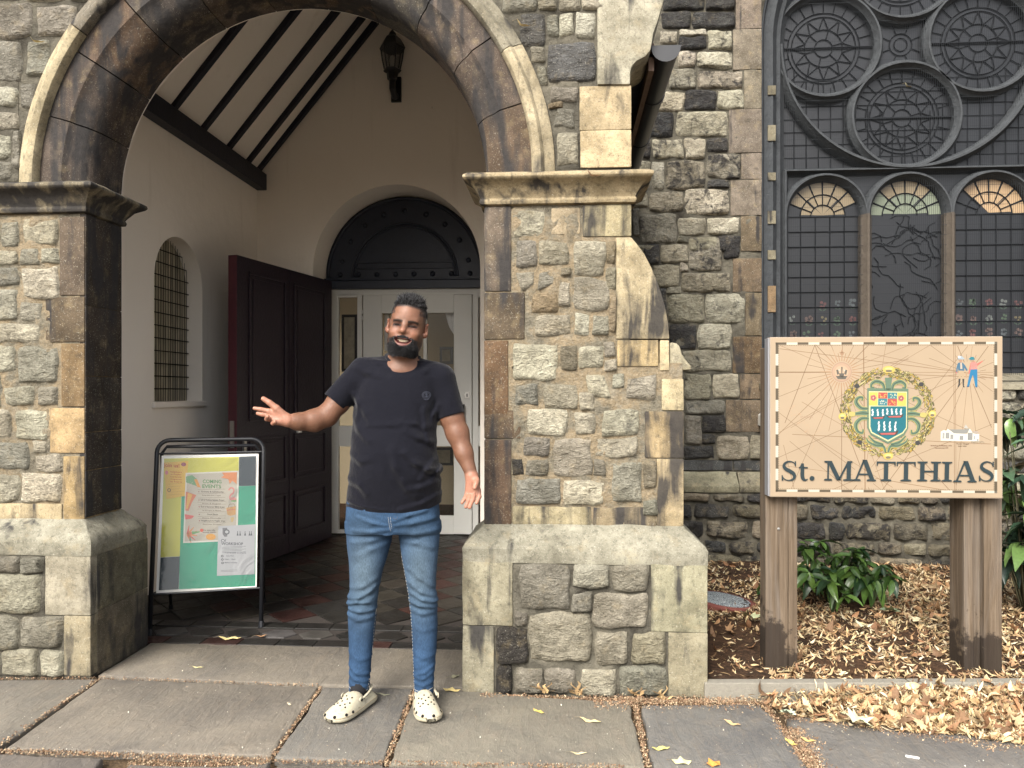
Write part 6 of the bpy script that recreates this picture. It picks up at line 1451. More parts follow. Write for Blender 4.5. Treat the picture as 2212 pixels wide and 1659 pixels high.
def ell(c, r, Rm=None):
    c = np.array(c, float); r = np.array(r, float)
    def fn(X, Y, Z):
        x, y, z = X-c[0], Y-c[1], Z-c[2]
        if Rm is not None: x, y, z = [Rm[i][0]*x+Rm[i][1]*y+Rm[i][2]*z for i in range(3)]
        q = np.sqrt((x/r[0])**2+(y/r[1])**2+(z/r[2])**2); g = np.sqrt((x/r[0]**2)**2+(y/r[1]**2)**2+(z/r[2]**2)**2)+1e-6
        return q*(q-1)/g
    m = r.max()+.025; return fn, c-m, c+m
def stack(rows, p=2.3):
    """rows: (z, xl, xr, ymid, ry) from low to high z"""
    A = np.array(sorted(rows)); z = A[:, 0]
    def fn(X, Y, Z, inset=0):
        zz = Z[0, 0, :]; it = lambda k: np.interp(zz, z, A[:, k])[None, None, :]
        xl, xr, ym, ry = it(1)+inset, it(2)-inset, it(3), it(4)-inset; cx, rx = (xl+xr)/2, (xr-xl)/2
        q = (np.abs((X-cx)/rx)**p+np.abs((Y-ym)/ry)**p)**(1/p); d = (q-1)*np.minimum(rx, ry)
        return np.maximum(d, np.maximum(z[0]-Z, Z-z[-1]))
    lo = (A[:, 1].min()-.03, (A[:, 3]-A[:, 4]).min()-.03, z[0]-.02); hi = (A[:, 2].max()+.03, (A[:, 3]+A[:, 4]).max()+.03, z[-1]+.02)
    return fn, lo, hi
D0 = 3.22; MPX = D0/FPX; XM = 860
man = empty('person', cdep(XM, 1000, D0)*1, YAW, label='bearded man in black T-shirt, blue jeans and cream clogs with arms held out', cat='person'); man.location.z = 0
def LP(p, dy=0): px, py = p; d = D0+dy; return np.array([(px-CXP)*d/FPX-(XM-CXP)*MPX, dy, EYE-(py-HYP)*d/FPX])
HH = reg(550, 860, 8.848); HR = reg(980, 1020, 11.85); FC = reg(820, 640, 9.217); SH = reg(740, 760, 3.95); JE = reg(700, 1000, 2.5925); FT = reg(700, 1480, 6.9125); S4 = reg(500, 600, 3.318)
# ---- body: head, neck, chest, arms and hands in one surface
bf = Field((-.66, -.27, .80), (.42, .17, 1.82), .0026)
def bd(prim, k=.01, mode='u'): bf.op(*prim, k=k, mode=mode)
HC = LP(FC(770, 780), -.105); ro = R(8); cr_, sr_ = math.cos(ro), math.sin(ro)
def h2l(p): x, y, z = p; return np.array([HC[0]+x*cr_+z*sr_, HC[1]+y, HC[2]-x*sr_+z*cr_])
def l2h(X, Y, Z): x, y, z = X-HC[0], Y-HC[1], Z-HC[2]; return x*cr_-z*sr_, y, x*sr_+z*cr_
def hd(prim, k=.01, mode='u', warp=0):
    fn, lo, hi = prim; c = (np.array(lo)+np.array(hi))/2; r = np.linalg.norm(np.array(hi)-np.array(lo))/2*.8; w = h2l(c)
    def g(X, Y, Z):
        x, y, z = l2h(X, Y, Z); return fn(x, y, z-warp*x*x)
    bf.op(g, w-r, w+r, k, mode)
hd(ell((0, .085, .045), (.073, .098, .080)), .02); hd(ell((0, .062, -.02), (.0705, .073, .085)), .03); hd(ell((0, .048, -.065), (.058, .060, .060)), .03)
hd(ell((0, .018, -.100), (.032, .028, .022)), .03)
for s in (-1, 1):
    hd(ell((s*.044, .052, -.072), (.022, .03, .028)), .03); hd(ell((s*.038, .013, -.034), (.026, .022, .021)), .022)
hd(rcone((-.036, .012, .020), (.036, .012, .020), .012, .012), .02)
hd(ell((0, .010, -.064), (.038, .024, .026)), .02)
for s in (-1, 1): hd(ell((s*.033, -.010, -.001), (.019, .0125, .0095)), .010, 'c')
for s in (-1, 1): hd(ell((s*.033, .012, .004), (.017, .0125, .008)), .004); hd(ell((s*.034, .008, -.012), (.019, .012, .006)), .006)
hd(rcone((0, -.002, .010), (-.003, -.022, -.026), .0085, .0125), .012)
for s in (-1, 1): hd(ell((s*.0155-.002, -.008, -.029), (.0095, .0105, .008)), .007)
hd(ell((0, -.012, -.070), (.036, .020, .0115)), .003, 'c', 7); hd(ell((0, -.008, -.085), (.024, .010, .0055)), .005, warp=5); hd(ell((0, -.010, -.0575), (.031, .008, .0035)), .004, warp=7)
for s in (-1, 1):
    for a, b in (((s*.030, -.008, -.034), (s*.046, .004, -.056)),): hd(rcone(a, b, .0018, .0014), .006, 'c')
hd(ell((0, .020, -.100), (.043, .034, .024)), .02)          # fullness of the beard
for s in (-1, 1):
    Re = Matrix.Rotation(s*R(-28), 3, 'Z'); Rm = [list(r) for r in Re]
    hd(ell((s*.082, .074, -.008), (.0075, .020, .032), Rm), .006); hd(ell((s*.088, .066, -.004), (.006, .010, .019), Rm), .004, 'c'); hd(ell((s*.078, .064, -.030), (.007, .010, .012)), .006)
nk0 = h2l((0, .075, -.075)); nk1 = LP(F7(462, 545), .03); bd(rcone(nk0, nk1, .056, .064), .03); bd(ell(LP(F7(466, 556), -.002)+np.array([0, 0, 0]), (.098, .070, .062)), .03)
cz = lambda y: LP(F7(0, y))[2]; cx = lambda x: LP(F7(x, 0))[0]
torso = [(cz(y), cx(a), cx(b), ym, ry) for y, a, b, ym, ry in ((1495, 88, 720, .02, .130), (1440, 92, 722, .015, .134), (1320, 108, 722, .005, .142), (1250, 118, 716, .0, .148), (1190, 125, 716, -.003, .150), (1080, 132, 692, -.003, .150), (1000, 133, 690, .0, .145), (900, 138, 690, .008, .136), (800, 142, 700, .015, .128), (700, 150, 712, .02, .120), (600, 165, 728, .025, .108), (540, 190, 712, .03, .092), (500, 230, 660, .032, .07))]
def insetrows(rows, d): return [(z, a+d, b-d, m, r-d) for z, a, b, m, r in rows]
bd(stack(insetrows(torso[4:], .016)), .02)
shL = LP(F7(205, 560), .02); shR = LP(F7(722, 605), .02); nb = LP(F7(462, 520), .03)
bd(rcone(nb+np.array([0, 0, -.02]), shL, .055, .045), .03); bd(rcone(nb+np.array([0, 0, -.02]), shR, .055, .045), .03)
def chain(pts, k=.008):
    for a, b in zip(pts, pts[1:]): bd(rcone(a[0], b[0], a[1], b[1]), k)
q = lambda x, y, dy: LP(HH(x, y), dy)
wL = q(835, 698, -.115)
chain([(shL, .050), (q(1810, 330, -.01), .047), (q(1590, 590, -.03), .045)], .02); chain([(q(1590, 590, -.03), .045), (q(1330, 690, -.055), .045), (q(1020, 712, -.09), .034), (wL, .026)], .02)
for x, y, dy in ((450, 505, -.135), (425, 585, -.13), (470, 665, -.135), (560, 725, -.14)): bd(rcone(q(800, 690, -.115), q(x, y, dy), .020, .0115), .012)
bd(rcone(q(760, 620, -.12), q(590, 455, -.135), .019, .0155), .012)
chain([(q(590, 450, -.135), .0145), (q(455, 340, -.14), .0118), (q(335, 262, -.142), .0102)], .004)
chain([(q(450, 505, -.135), .0108), (q(280, 468, -.14), .0088), (q(155, 448, -.14), .0074)], .003); chain([(q(425, 585, -.13), .0108), (q(310, 572, -.135), .0092), (q(222, 550, -.137), .0078)], .003)
chain([(q(470, 665, -.135), .0108), (q(400, 660, -.165), .0095), (q(415, 610, -.185), .0085)], .003); chain([(q(560, 725, -.14), .0098), (q(520, 745, -.165), .0088), (q(560, 715, -.182), .0078)], .003)
q2 = lambda x, y, dy: LP(HR(x, y), dy)
wR = q2(842, 440, -.05)
chain([(shR, .052), (LP(F7(792, 860), .01), .050), (LP(F7(830, 965), .0), .048)], .02); chain([(LP(F7(830, 965), .0), .047), (LP(F7(874, 1100), -.025), .037), (wR, .0255)], .02)
for x, y, dy in ((1025, 870, -.06), (925, 950, -.06), (825, 975, -.06), (735, 955, -.055)): bd(rcone(q2(850, 500, -.05), q2(x, y, dy), .022, .0112), .012)
bd(rcone(q2(900, 540, -.055), q2(970, 640, -.075), .018, .014), .01)
chain([(q2(975, 600, -.07), .0145), (q2(965, 700, -.09), .0118), (q2(932, 808, -.10), .0095)], .004)
chain([(q2(1030, 870, -.06), .0110), (q2(1052, 1040, -.075), .0096), (q2(985, 1205, -.09), .0080)], .003); chain([(q2(925, 950, -.06), .0110), (q2(880, 1130, -.09), .0095), (q2(800, 1325, -.095), .0082)], .003)
chain([(q2(825, 975, -.06), .0108), (q2(775, 1130, -.09), .0093), (q2(700, 1310, -.095), .0078)], .003); chain([(q2(735, 955, -.055), .0100), (q2(680, 1080, -.08), .0085), (q2(600, 1200, -.085), .0074)], .003)
for x0, y0, x1, y1, dy in ((560, 520, 700, 640, -.155), (470, 560, 640, 600, -.155)): bd(rcone(q(x0, y0, dy), q(x1, y1, dy), .002, .002), .005, 'c')
bv, bq = bf.mesh(); del bf
# skin colours: palms, lips, brows, stubble, plus painted light and shade of the face
hx, hy, hz = l2h(bv[:, 0], bv[:, 1], bv[:, 2]); n_ = len(bv)
nz = np.array([mnoise.noise(Vector(p)*45) for p in bv[::1]]) if n_ < 200000 else np.zeros(n_)
C = np.tile(np.array([.142, .068, .041]), (n_, 1)); C *= (1+.10*nz)[:, None]
def mixc(w, c): 
    global C
    w = np.clip(w, 0, 1)[:, None]; C = C*(1-w)+np.array(c)*w
head = (hz > -.16) & (np.abs(hx) < .12) & (bv[:, 2] > 1.4)
sm = lambda a, b, x: np.clip((x-a)/(b-a), 0, 1)**2*(3-2*np.clip((x-a)/(b-a), 0, 1))
front = 1-sm(.03, .06, hy)
mixc(head*np.exp(-((np.abs(hx)-.038)/.018)**2-((hz+.034)/.016)**2)*.5*front, (.27, .115, .072)); mixc(head*np.exp(-(hx/.014)**2-((hz+.024)/.012)**2)*.5*front, (.30, .135, .088))  # cheeks, nose and forehead lightened to shape the face, light put into the colour
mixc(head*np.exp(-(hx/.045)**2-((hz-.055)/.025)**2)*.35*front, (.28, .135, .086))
mixc(head*np.exp(-((np.abs(hx)-.033)/.020)**4-((hz+.002)/.014)**4)*.85*front, (.058, .026, .019))  # eye sockets darkened, shade under the brows painted into the skin colour
# stubbled sides of the scalp, brows, eyes
side = sm(.052, .068, np.abs(hx))*sm(-.02, .02, hz)*sm(.02, .05, hy)+sm(.055, .09, hy)*sm(-.03, .0, hz)
mixc(head*side*.75*(1-np.exp(-((np.abs(hx)-.085)/.01)**2)*.9*(hz < .03)), (.036, .028, .025)); mixc(head*sm(.072, .084, hz+.12*np.abs(hx)-.0*hy)*.95, (.010, .009, .009))
br = np.exp(-((hz-.0150+8*(np.abs(hx)-.030)**2)/.0056)**4)*((np.abs(hx) > .011) & (np.abs(hx) < .054)); mixc(head*br*front*.92, (.006, .005, .0045))
ey = np.exp(-((hz+.0025+9*(np.abs(hx)-.033)**2)/.0046)**2)*(np.abs(np.abs(hx)-.033) < .0178); mixc(head*ey*front*.97, (.005, .003, .003))
# moustache and beard ground
mz = hz-7*hx*hx
mouthm = ((hx/.0365)**2+((mz+.0715)/.0175)**2 < 1); m4 = hz-4*hx*hx
goat = sm(-.041, -.048, hz+.28*np.abs(hx)-.002)*sm(.050, .043, np.abs(hx))*((hy > -.02) | (np.abs(hx) > .014) | (hz < -.046))
jaw = sm(-.052, -.064, hz)*np.where(np.abs(hx) > .045, .8, 1.)
bz = np.where(mouthm, 0, np.maximum(goat*np.where(mz > -.056, .6, 1), jaw)); bz = np.maximum(bz, .6*sm(.055, .062, np.abs(hx))*sm(-.02, -.05, hz)*(hy < .07))
under = sm(-.118, -.140, hz)*0; necky = sm(.045, .07, hy)*sm(-.08, -.11, hz)
mixc(head*np.clip(bz, 0, 1)*(1-necky)*(hy < .085)*(hz > -.132), (.009, .008, .0085))
inm = ((hx/.037)**2+((mz+.070)/.012)**2 < 1) & (hy < .02) & head; C[inm] = (.06, .012, .012)
lip = head & (hy < .012) & (((hx/.025)**2+((hz-5*hx*hx+.0855)/.0065)**2 < 1)); C[lip] = (.13, .05, .042)
lip = head & (hy < .012) & (((hx/.033)**2+((mz+.0572)/.0035)**2 < 1)); C[lip] = (.20, .075, .065)
ear = head & (np.abs(hx) > .074) & (hz < .03) & (hz > -.05); C[ear] = C[ear]*.5+np.array((.22, .092, .06))*.5
# palms and fingers
for w, r in ((wL+np.array([-.085, -.03, .02]), .115), (wR+np.array([.02, -.03, -.075]), .10)):
    d = np.linalg.norm(bv-w, axis=1); mixc((1-sm(r*.75, r, d))*.75, (.36, .175, .12))
body_o = npmesh('body', bv, bq, M['skin'], man, True, C)
from mathutils.bvhtree import BVHTree
# eyes, teeth
for s in (-1, 1):
    o = MB().lathe([(.0005, -.009), (.006, -.0065), (.009, 0), (.006, .0065), (.0005, .009)], n=12).build('eye', simple('dark_eye', (.012, .008, .007), .5, .15), man, True)
    p = h2l((s*.033, .001, -.003)); o.location = p; o.scale = (1.3, .62, .33); o.rotation_euler = (0, ro, 0)
th_ = MB()
for k in range(-4, 5):
    x = k*.0066; w = .0031 if abs(k) < 2 else .0029; z1_ = -.0595+7*x*x; z0_ = z1_-(.0125 if abs(k) < 3 else .0095); y = -.002+8*x*x
    vv = [h2l((x+a, y+b, c_)) for c_ in (z0_, z1_) for a, b in ((-w, 0), (w, 0), (w, .006), (-w, .006))]
    th_.add(vv, [(0, 3, 2, 1), (4, 5, 6, 7), (0, 1, 5, 4), (1, 2, 6, 5), (2, 3, 7, 6), (3, 0, 4, 7)])
th_.build('teeth', simple('teeth', (.62, .52, .36), .3, .5), man, 40, bevel=.0008, seg=1, kind='stuff')
# hair and beard, strand by strand
ev = {}
me = body_o.data; NR = np.zeros(n_*3, np.float32); me.vertices.foreach_get('normal', NR); NR = NR.reshape(-1, 3)
up = np.array([sr_, 0, cr_]); fwd = np.array([0, -1, 0])
def strands(name, idx, count, ln, dirf, thick, greyp, jitd=.25):
    idx = RNG.choice(idx, count); P = bv[idx]+RNG.normal(0, .0009, (count, 3)); D = dirf(idx)+RNG.normal(0, jitd, (count, 3)); D /= np.linalg.norm(D, axis=1)[:, None]
    Lh = RNG.uniform(*ln, count)[:, None]*(1 if not callable(ln) else 1); S = np.cross(D, RNG.normal(0, 1, (count, 3))); S /= np.linalg.norm(S, axis=1)[:, None]; S2 = np.cross(D, S)
    b = RNG.normal(0, .25, (count, 3)); V = []
    for t, w in ((0, 1), (.5, .8), (1, .15)):
        c = P+D*Lh*t+b*Lh*t*t*.6
        for a in (0, 2.09, 4.19): V.append(c+(S*math.cos(a)+S2*math.sin(a))*thick*w)
    V = np.stack(V, 1).reshape(-1, 3); base = (np.arange(count)*9)[:, None, None]; F = np.array([(r*3+k, r*3+(k+1) % 3, r*3+3+(k+1) % 3, r*3+3+k) for r in (0, 1) for k in range(3)])
    col = np.where(RNG.random(count)[:, None] < greyp, np.array([[.16, .16, .17]])*RNG.uniform(.5, 1.3, (count, 1)), np.array([[.006, .0055, .006]])*RNG.uniform(.6, 1.6, (count, 1)))
    npmesh(name, V, (F[None]+base).reshape(-1, 4), M['hair'], man, True, np.repeat(col, 9, axis=0))
hair_i = np.nonzero(head & (hz+.04*np.abs(hx) > .084+.012*np.abs(mnoise.noise(Vector((1, 2, 3))))) & (hy > -.02))[0]
strands('hair', hair_i, 7000, (.007, .013), lambda i: NR[i]*.7+up*.75+fwd*.25, .0006, .22)
strands('hair_tips', np.nonzero(head & (hz > .098) & (np.abs(hx) < .055) & (hy > -.02))[0], 2600, (.014, .025), lambda i: NR[i]*.5+up*.9+fwd*.25, .0008, .35, .18)
edge_i = np.nonzero(head & (hz > .045) & (np.abs(hx) > .05) & (hy < .12))[0]
strands('side_hair', edge_i, 3500, (.0015, .004), lambda i: NR[i]*.8-up*.5, .0004, .1)
bmask = head & (bz > .55) & (necky < .5) & (hy < .075) & (hz > -.124)
strands('beard', np.nonzero(bmask & ((hz < -.080) & (np.abs(hx) < .06)))[0], 9000, (.006, .016), lambda i: NR[i]*.6-up*.8+fwd*.15, .0006, .07, .4)
strands('jaw_hair', np.nonzero(bmask & (np.abs(hx) < .058))[0], 5000, (.002, .005), lambda i: NR[i]*.5-up*.8, .00045, .08)
strands('moustache', np.nonzero(head & (bz > .5) & (mz > -.056) & (np.abs(hx) < .042) & (hy < .03))[0], 1500, (.002, .005), lambda i: NR[i]*.5-up*.8, .0004, .08)

# ---- T-shirt
def seglist(rg, P, amp, wid, sgn=1): return [(LP(rg(*a)), LP(rg(*b)), amp, wid) for a, b in zip(P, P[1:])]
def folds(F, segs, lo, hi):
    """raised folds with a groove beside them, following the cloth"""
    def fn(X, Y, Z):
        x, z = X[:, :1, :], Z[:, :1, :]; out = np.zeros(x.shape, np.float32)
        for a, b, amp, w in segs:
            d = b-a; L2 = d[0]**2+d[2]**2+1e-9; t = np.clip(((x-a[0])*d[0]+(z-a[2])*d[2])/L2, 0, 1); px_, pz__ = x-a[0]-t*d[0], z-a[2]-t*d[2]
            r2 = px_**2+pz__**2; L = math.sqrt(L2); sd = (px_*d[2]-pz__*d[0])/L; out += amp*np.exp(-r2/w**2)*(sd/w*1.6-.55)
        return out+np.zeros_like(Y)
    F.op(fn, lo, hi, mode='add')
sf = Field((-.36, -.20, .84), (.36, .20, 1.60), .003)
sf.op(*stack(torso, 2.25), k=.02)
sR = lambda x, y, dy: LP(F7(x, y), dy)
eL = LP(S4(820, 988), -.015); dL = eL-shL; dL /= np.linalg.norm(dL); eR = sR(793, 853, .005); dR = eR-shR; dR /= np.linalg.norm(dR)
nb2 = nb+np.array([0, 0, -.012]); sf.op(*rcone(nb2, shL+np.array([.012, 0, -.004]), .066, .058), k=.035); sf.op(*rcone(nb2, shR+np.array([-.006, 0, -.004]), .066, .058), k=.035)
def sleeve(s, e, d, r0_, r1_):
    fn, lo, hi = rcone(s, e+d*.03, r0_, r1_)
    sf.op(lambda X, Y, Z: np.maximum(fn(X, Y, Z), (X-e[0])*d[0]+(Y-e[1])*d[1]+(Z-e[2])*d[2]), lo, hi, k=.022)
    g, lo, hi = rcone(e-d*.035, e+d*.05, r1_-.006, r1_-.004); sf.op(g, lo, hi, k=.003, mode='c')
sleeve(shL, eL, dL, .060, .0575); sleeve(shR, eR, dR, .062, .0565)
hemx = [cx(85), cx(200), cx(420), cx(560), cx(725)]; hemz = [cz(1440), cz(1468), cz(1492), cz(1478), cz(1424)]
def hemcut(X, Y, Z): hz_ = np.interp(X[:, 0, 0], hemx, hemz)[:, None, None]; return Z-hz_      # keeps above
sf.op(lambda X, Y, Z: hemcut(X, Y, Z), (-.36, -.2, .84), (.36, .2, 1.1), k=.002, mode='c')
fin_, lo, hi = stack(insetrows(torso[:6], .007), 2.25)
sf.op(lambda X, Y, Z: np.maximum(fin_(X, Y, Z), Z-np.interp(X[:, 0, 0], hemx, hemz)[:, None, None]-.03), lo, hi, k=.003, mode='c')
nc = LP(F7(468, 470), 0); zf, zb3 = cz(513), cz(400)
def neckhole(X, Y, Z):
    q = np.sqrt(((X-nc[0])/.0765)**2+((Y-.022)/.088)**2); d = (q-1)*.075; zo = zf+(zb3-zf)*np.clip((Y+.075)/.11, 0, 1); return np.maximum(d, zo-Z)
sf.op(neckhole, (nc[0]-.12, -.12, 1.38), (nc[0]+.12, .15, 1.60), k=.006, mode='c')
FS = []
for P, a, w in (([(820, 600), (835, 740), (862, 870)], .0055, .016), ([(640, 725), (760, 735), (830, 775)], .004, .013), ([(380, 748), (560, 742), (700, 765)], .0035, .014), ([(690, 800), (800, 860), (880, 900)], .005, .016), ([(680, 985), (770, 1075), (880, 1130), (940, 1150)], .0065, .018),
                ([(560, 950), (590, 1090), (660, 1230), (740, 1340)], .0055, .022), ([(930, 1210), (800, 1250), (700, 1260)], .005, .016), ([(250, 540), (320, 640), (360, 700)], .004, .016), ([(230, 260), (330, 300), (430, 320)], .004, .018), ([(215, 690), (260, 780), (360, 880)], .0045, .018),
                ([(190, 1000), (300, 1060), (380, 1040)], .0035, .018), ([(170, 1220), (280, 1260), (340, 1330)], .0045, .018), ([(900, 1040), (860, 1100), (800, 1190)], .004, .014), ([(940, 560), (900, 640), (880, 740)], .0045, .014), ([(200, 480), (240, 560), (250, 660)], .0045, .014),
                ([(940, 1330), (820, 1390), (640, 1440)], .004, .014), ([(160, 1400), (330, 1440), (520, 1465)], .0025, .007), 
                ([(300, 130), (420, 210), (520, 260)], .003, .016), ([(900, 200), (820, 260), (740, 280)], .003, .016), ([(960, 1060), (950, 1130), (900, 1190)], .005, .012)):
    FS += seglist(SH, P, a, w)
folds(sf, FS, (-.36, -.2, .84), (.36, .2, 1.6))
sv_, sq_ = sf.mesh(); del sf
t = NT('black_jersey', .92, .12); nn = t.noise(1, 4, .6, t.pos((900, 900, 900))); t.fin(t.mix(t.noise(7, 5, .6), (.004, .0042, .0075), (.0075, .0078, .012)), .92, t.bump(t.math('ADD', t.math('MULTIPLY', nn, .15), t.noise(26, 5, .6)), .006))
t.b.inputs['Sheen Weight'].default_value = .12; t.b.inputs['Sheen Roughness'].default_value = .4
shirt = npmesh('shirt', sv_, sq_, t.m, man, True)
bvS = BVHTree.FromPolygons([Vector(p) for p in sv_], [tuple(int(i) for i in f) for f in sq_])
def onsurf(bv_, p, lift=.001):
    o = Vector((p[0], -1, p[2])); d = Vector((0, 1, 0)); h_ = bv_.ray_cast(o, d); return (h_[0]-d*lift) if h_[0] is not None else None
def surfline(bv_, rg, P, r, name, m, parent, n=8, flat=1, dash=None):
    pts = [onsurf(bv_, LP(rg(*q_)), r*.6) for q_ in catmull(P, n)]; pts = [p for p in pts if p is not None]
    b = MB()
    if dash:
        for i in range(0, len(pts)-1, 2): b.tube([pts[i], pts[i+1]], r, 4)
    elif len(pts) > 1: b.tube(pts, r, 5)
    if len(b.v): return b.build(name, m, parent, True, kind='stuff' if dash else None)
# ribbed collar
cp_ = []
for k in range(41):
    a = 2*math.pi*k/40; x = nc[0]+.0775*math.sin(a); y = .022-.089*math.cos(a); zo = zf+(zb3-zf)*max(0, min(1, (y+.075)/.11)); p = bvS.find_nearest(Vector((x, y, zo)))[0]; cp_.append(p+Vector((0, 0, .001)))
MB().tube(cp_[:-1], .0065, 8, closed=True).build('collar', t.m, shirt, True)
em_m = simple('embroidery_thread', (.05, .055, .075), .6)
eb = MB()
for r_ in (30, 22):
    pts = [onsurf(bvS, LP(SH(850+r_*1.15*math.cos(a), 478+r_*math.sin(a))), .0006) for a in [2*math.pi*k/24 for k in range(24)]]; eb.tube([p for p in pts if p], .0009, 4, closed=True)
for P in ([(850, 460), (850, 492)], [(838, 470), (862, 470)], [(836, 484), (850, 494), (864, 484)], [(830, 512), (850, 520), (872, 510)]):
    pts = [onsurf(bvS, LP(SH(*p)), .0006) for p in P]; eb.tube(pts, .0014, 4)
eb.build('chest_emblem', em_m, shirt)

# ---- jeans
jx = lambda x: LP(JE(x, 0))[0]; jz = lambda y: LP(JE(0, y))[2]
jf = Field((-.26, -.19, .03), (.24, .19, .96), .0032)
pel = [(jz(y), jx(a), jx(b), ym, ry) for y, a, b, ym, ry in ((480, 186, 727, .015, .105), (440, 184, 727, .015, .118), (400, 184, 726, .012, .124), (350, 188, 723, .010, .124), (290, 190, 720, .010, .120))]
jf.op(*stack(pel, 2.4), k=.02)
def leg(rows): return [(jz(y), jx(a), jx(b), ym, (jx(b)-jx(a))/2*kr) for y, a, b, ym, kr in rows]
LL = leg(((1424, 206, 319, .0, 1.0), (1385, 204, 320, .0, 1.0), (1300, 204, 325, .004, 1.0), (1200, 202, 333, .010, 1.0), (1100, 198, 343, .018, 1.02), (1000, 193, 354, .020, 1.0), (950, 193, 358, .012, .95), (925, 200, 361, .008, .93), (895, 196, 364, .004, .92), (860, 200, 370, .0, .90), (800, 211, 380, -.002, .90), (700, 206, 400, .002, .86), (640, 202, 420, .004, .82), (560, 190, 440, .008, .82), (480, 186, 458, .012, .82), (430, 186, 455, .014, .85)))
RL = leg(((1412, 581, 691, .0, 1.0), (1320, 577, 695, .002, 1.0), (1250, 573, 700, .006, 1.0), (1150, 568, 708, .014, 1.0), (1050, 562, 712, .020, 1.02), (950, 556, 713, .014, .97), (905, 552, 710, .008, .94), (878, 550, 716, .003, .92), (840, 546, 706, .0, .92), (780, 535, 704, -.002, .90), (700, 522, 710, .002, .88), (640, 510, 715, .004, .84), (560, 497, 722, .008, .82), (490, 488, 728, .012, .82), (430, 484, 727, .014, .85)))
jf.op(*stack(LL, 2.15), k=.018); jf.op(*stack(RL, 2.15), k=.018)
JF = []
for P, a, w in [(P_, (a_*.75 if P_[0][1] < 700 else (a_*.7 if P_[0][1] < 1000 else a_*.5)), w_*1.1) for P_, a_, w_ in (([(440, 415), (370, 400), (280, 372)], .005, .010), ([(450, 440), (360, 455), (250, 450)], .005, .012), ([(440, 480), (350, 505), (240, 520)], .005, .013), ([(430, 530), (340, 560), (260, 600)], .004, .014), ([(490, 400), (570, 372), (660, 350)], .005, .010), ([(495, 430), (590, 420), (700, 400)], .005, .012), ([(500, 470), (600, 485), (715, 470)], .005, .013), ([(510, 530), (600, 540), (690, 570)], .004, .014),
                ([(205, 858), (280, 850), (345, 815), (370, 790)], .007, .011), ([(196, 895), (260, 878), (330, 880)], .008, .010), ([(210, 925), (280, 935), (350, 930)], .007, .010), ([(198, 960), (270, 985), (345, 975)], .004, .012), ([(225, 800), (300, 790), (370, 750)], .004, .012),
                ([(560, 690), (620, 740), (690, 790)], .005, .012), ([(560, 770), (630, 820), (706, 850)], .006, .012), ([(575, 830), (640, 865), (714, 880)], .007, .010), ([(560, 880), (620, 900), (705, 915)], .006, .010), ([(565, 930), (640, 950), (705, 940)], .004, .012), ([(570, 1030), (640, 1050), (700, 1040)], .003, .014),
                ([(208, 1180), (270, 1215), (330, 1210)], .004, .012), ([(206, 1250), (260, 1290), (322, 1300)], .006, .010), ([(208, 1300), (250, 1325), (318, 1340)], .005, .009), ([(205, 1350), (260, 1362), (318, 1368)], .004, .008), ([(585, 1180), (640, 1205), (700, 1190)], .004, .012), ([(690, 1240), (640, 1270), (585, 1285)], .006, .010), ([(585, 1315), (640, 1320), (692, 1290)], .005, .009), ([(585, 1350), (640, 1358), (690, 1345)], .004, .008))]:
    JF += seglist(JE, P, a, w)
folds(jf, JF, (-.26, -.19, .03), (.24, .19, .96))
jv, jq = jf.mesh(); del jf
C = np.tile(np.array([.021, .046, .092]), (len(jv), 1)); X, Z = jv[:, 0], jv[:, 2]
for (x, y), rx_, ry_, w_, c_ in (((300, 700), .075, .20, .75, (.075, .105, .128)), ((620, 700), .075, .20, .7, (.075, .105, .128)), ((275, 870), .06, .05, .3, (.038, .068, .10)), ((635, 880), .06, .05, .3, (.038, .068, .10)), ((300, 420), .12, .06, .3, (.028, .058, .10)), ((620, 400), .12, .06, .3, (.028, .058, .10))):
    p = LP(JE(x, y)); w = np.exp(-((X-p[0])/rx_)**2-((Z-p[2])/ry_)**2)*w_*(jv[:, 1] < .03); mixc(w, c_)
t = NT('denim', .85, .15); at = t.n('ShaderNodeAttribute'); at.attribute_name = 'Col'; wv = t.noise(1, 3, .6, t.pos((420, 420, 90))); mo_ = t.noise(11, 6, .65)
cc_ = t.mix(1., at.outputs['Color'], t.ramp(wv, [(.3, .72), (.7, 1.35)]), 'MULTIPLY'); cc_ = t.mix(1., cc_, t.ramp(mo_, [(.3, .78), (.7, 1.25)]), 'MULTIPLY')
t.fin(cc_, .88, t.bump(t.math('ADD', t.math('MULTIPLY', wv, .25), mo_), .004)); jeans = npmesh('jeans', jv, jq, t.m, man, True, C)
bvJ = BVHTree.FromPolygons([Vector(p) for p in jv], [tuple(int(i) for i in f) for f in jq])
st_m = simple('pale_stitching', (.42, .40, .36), .7)
surfline(bvJ, JE, [(455, 372), (458, 400), (462, 432), (468, 455)], .0009, 'fly_stitching', st_m, jeans, 8, dash=1); surfline(bvJ, JE, [(468, 372), (470, 405), (474, 440)], .0009, 'fly_stitching', st_m, jeans, 8, dash=1)
surfline(bvJ, JE, [(480, 375), (500, 385), (508, 370)], .0011, 'button', simple('dark_button', (.05, .05, .06), .4, .5, metal=.7), jeans, 4)
surfline(bvJ, JE, [(446, 570), (408, 705), (376, 850), (352, 1000), (338, 1150), (328, 1290), (316, 1385)], .0009, 'inseam_stitching', st_m, jeans, 16, dash=1)
surfline(bvJ, JE, [(494, 560), (526, 700), (554, 850), (566, 1000), (573, 1150), (580, 1290), (585, 1385)], .0009, 'inseam_stitching', st_m, jeans, 16, dash=1)
for P in ([(208, 1368), (260, 1378), (316, 1386)], [(584, 1382), (640, 1384), (690, 1374)]): surfline(bvJ, JE, P, .0009, 'hem_stitching', st_m, jeans, 6)

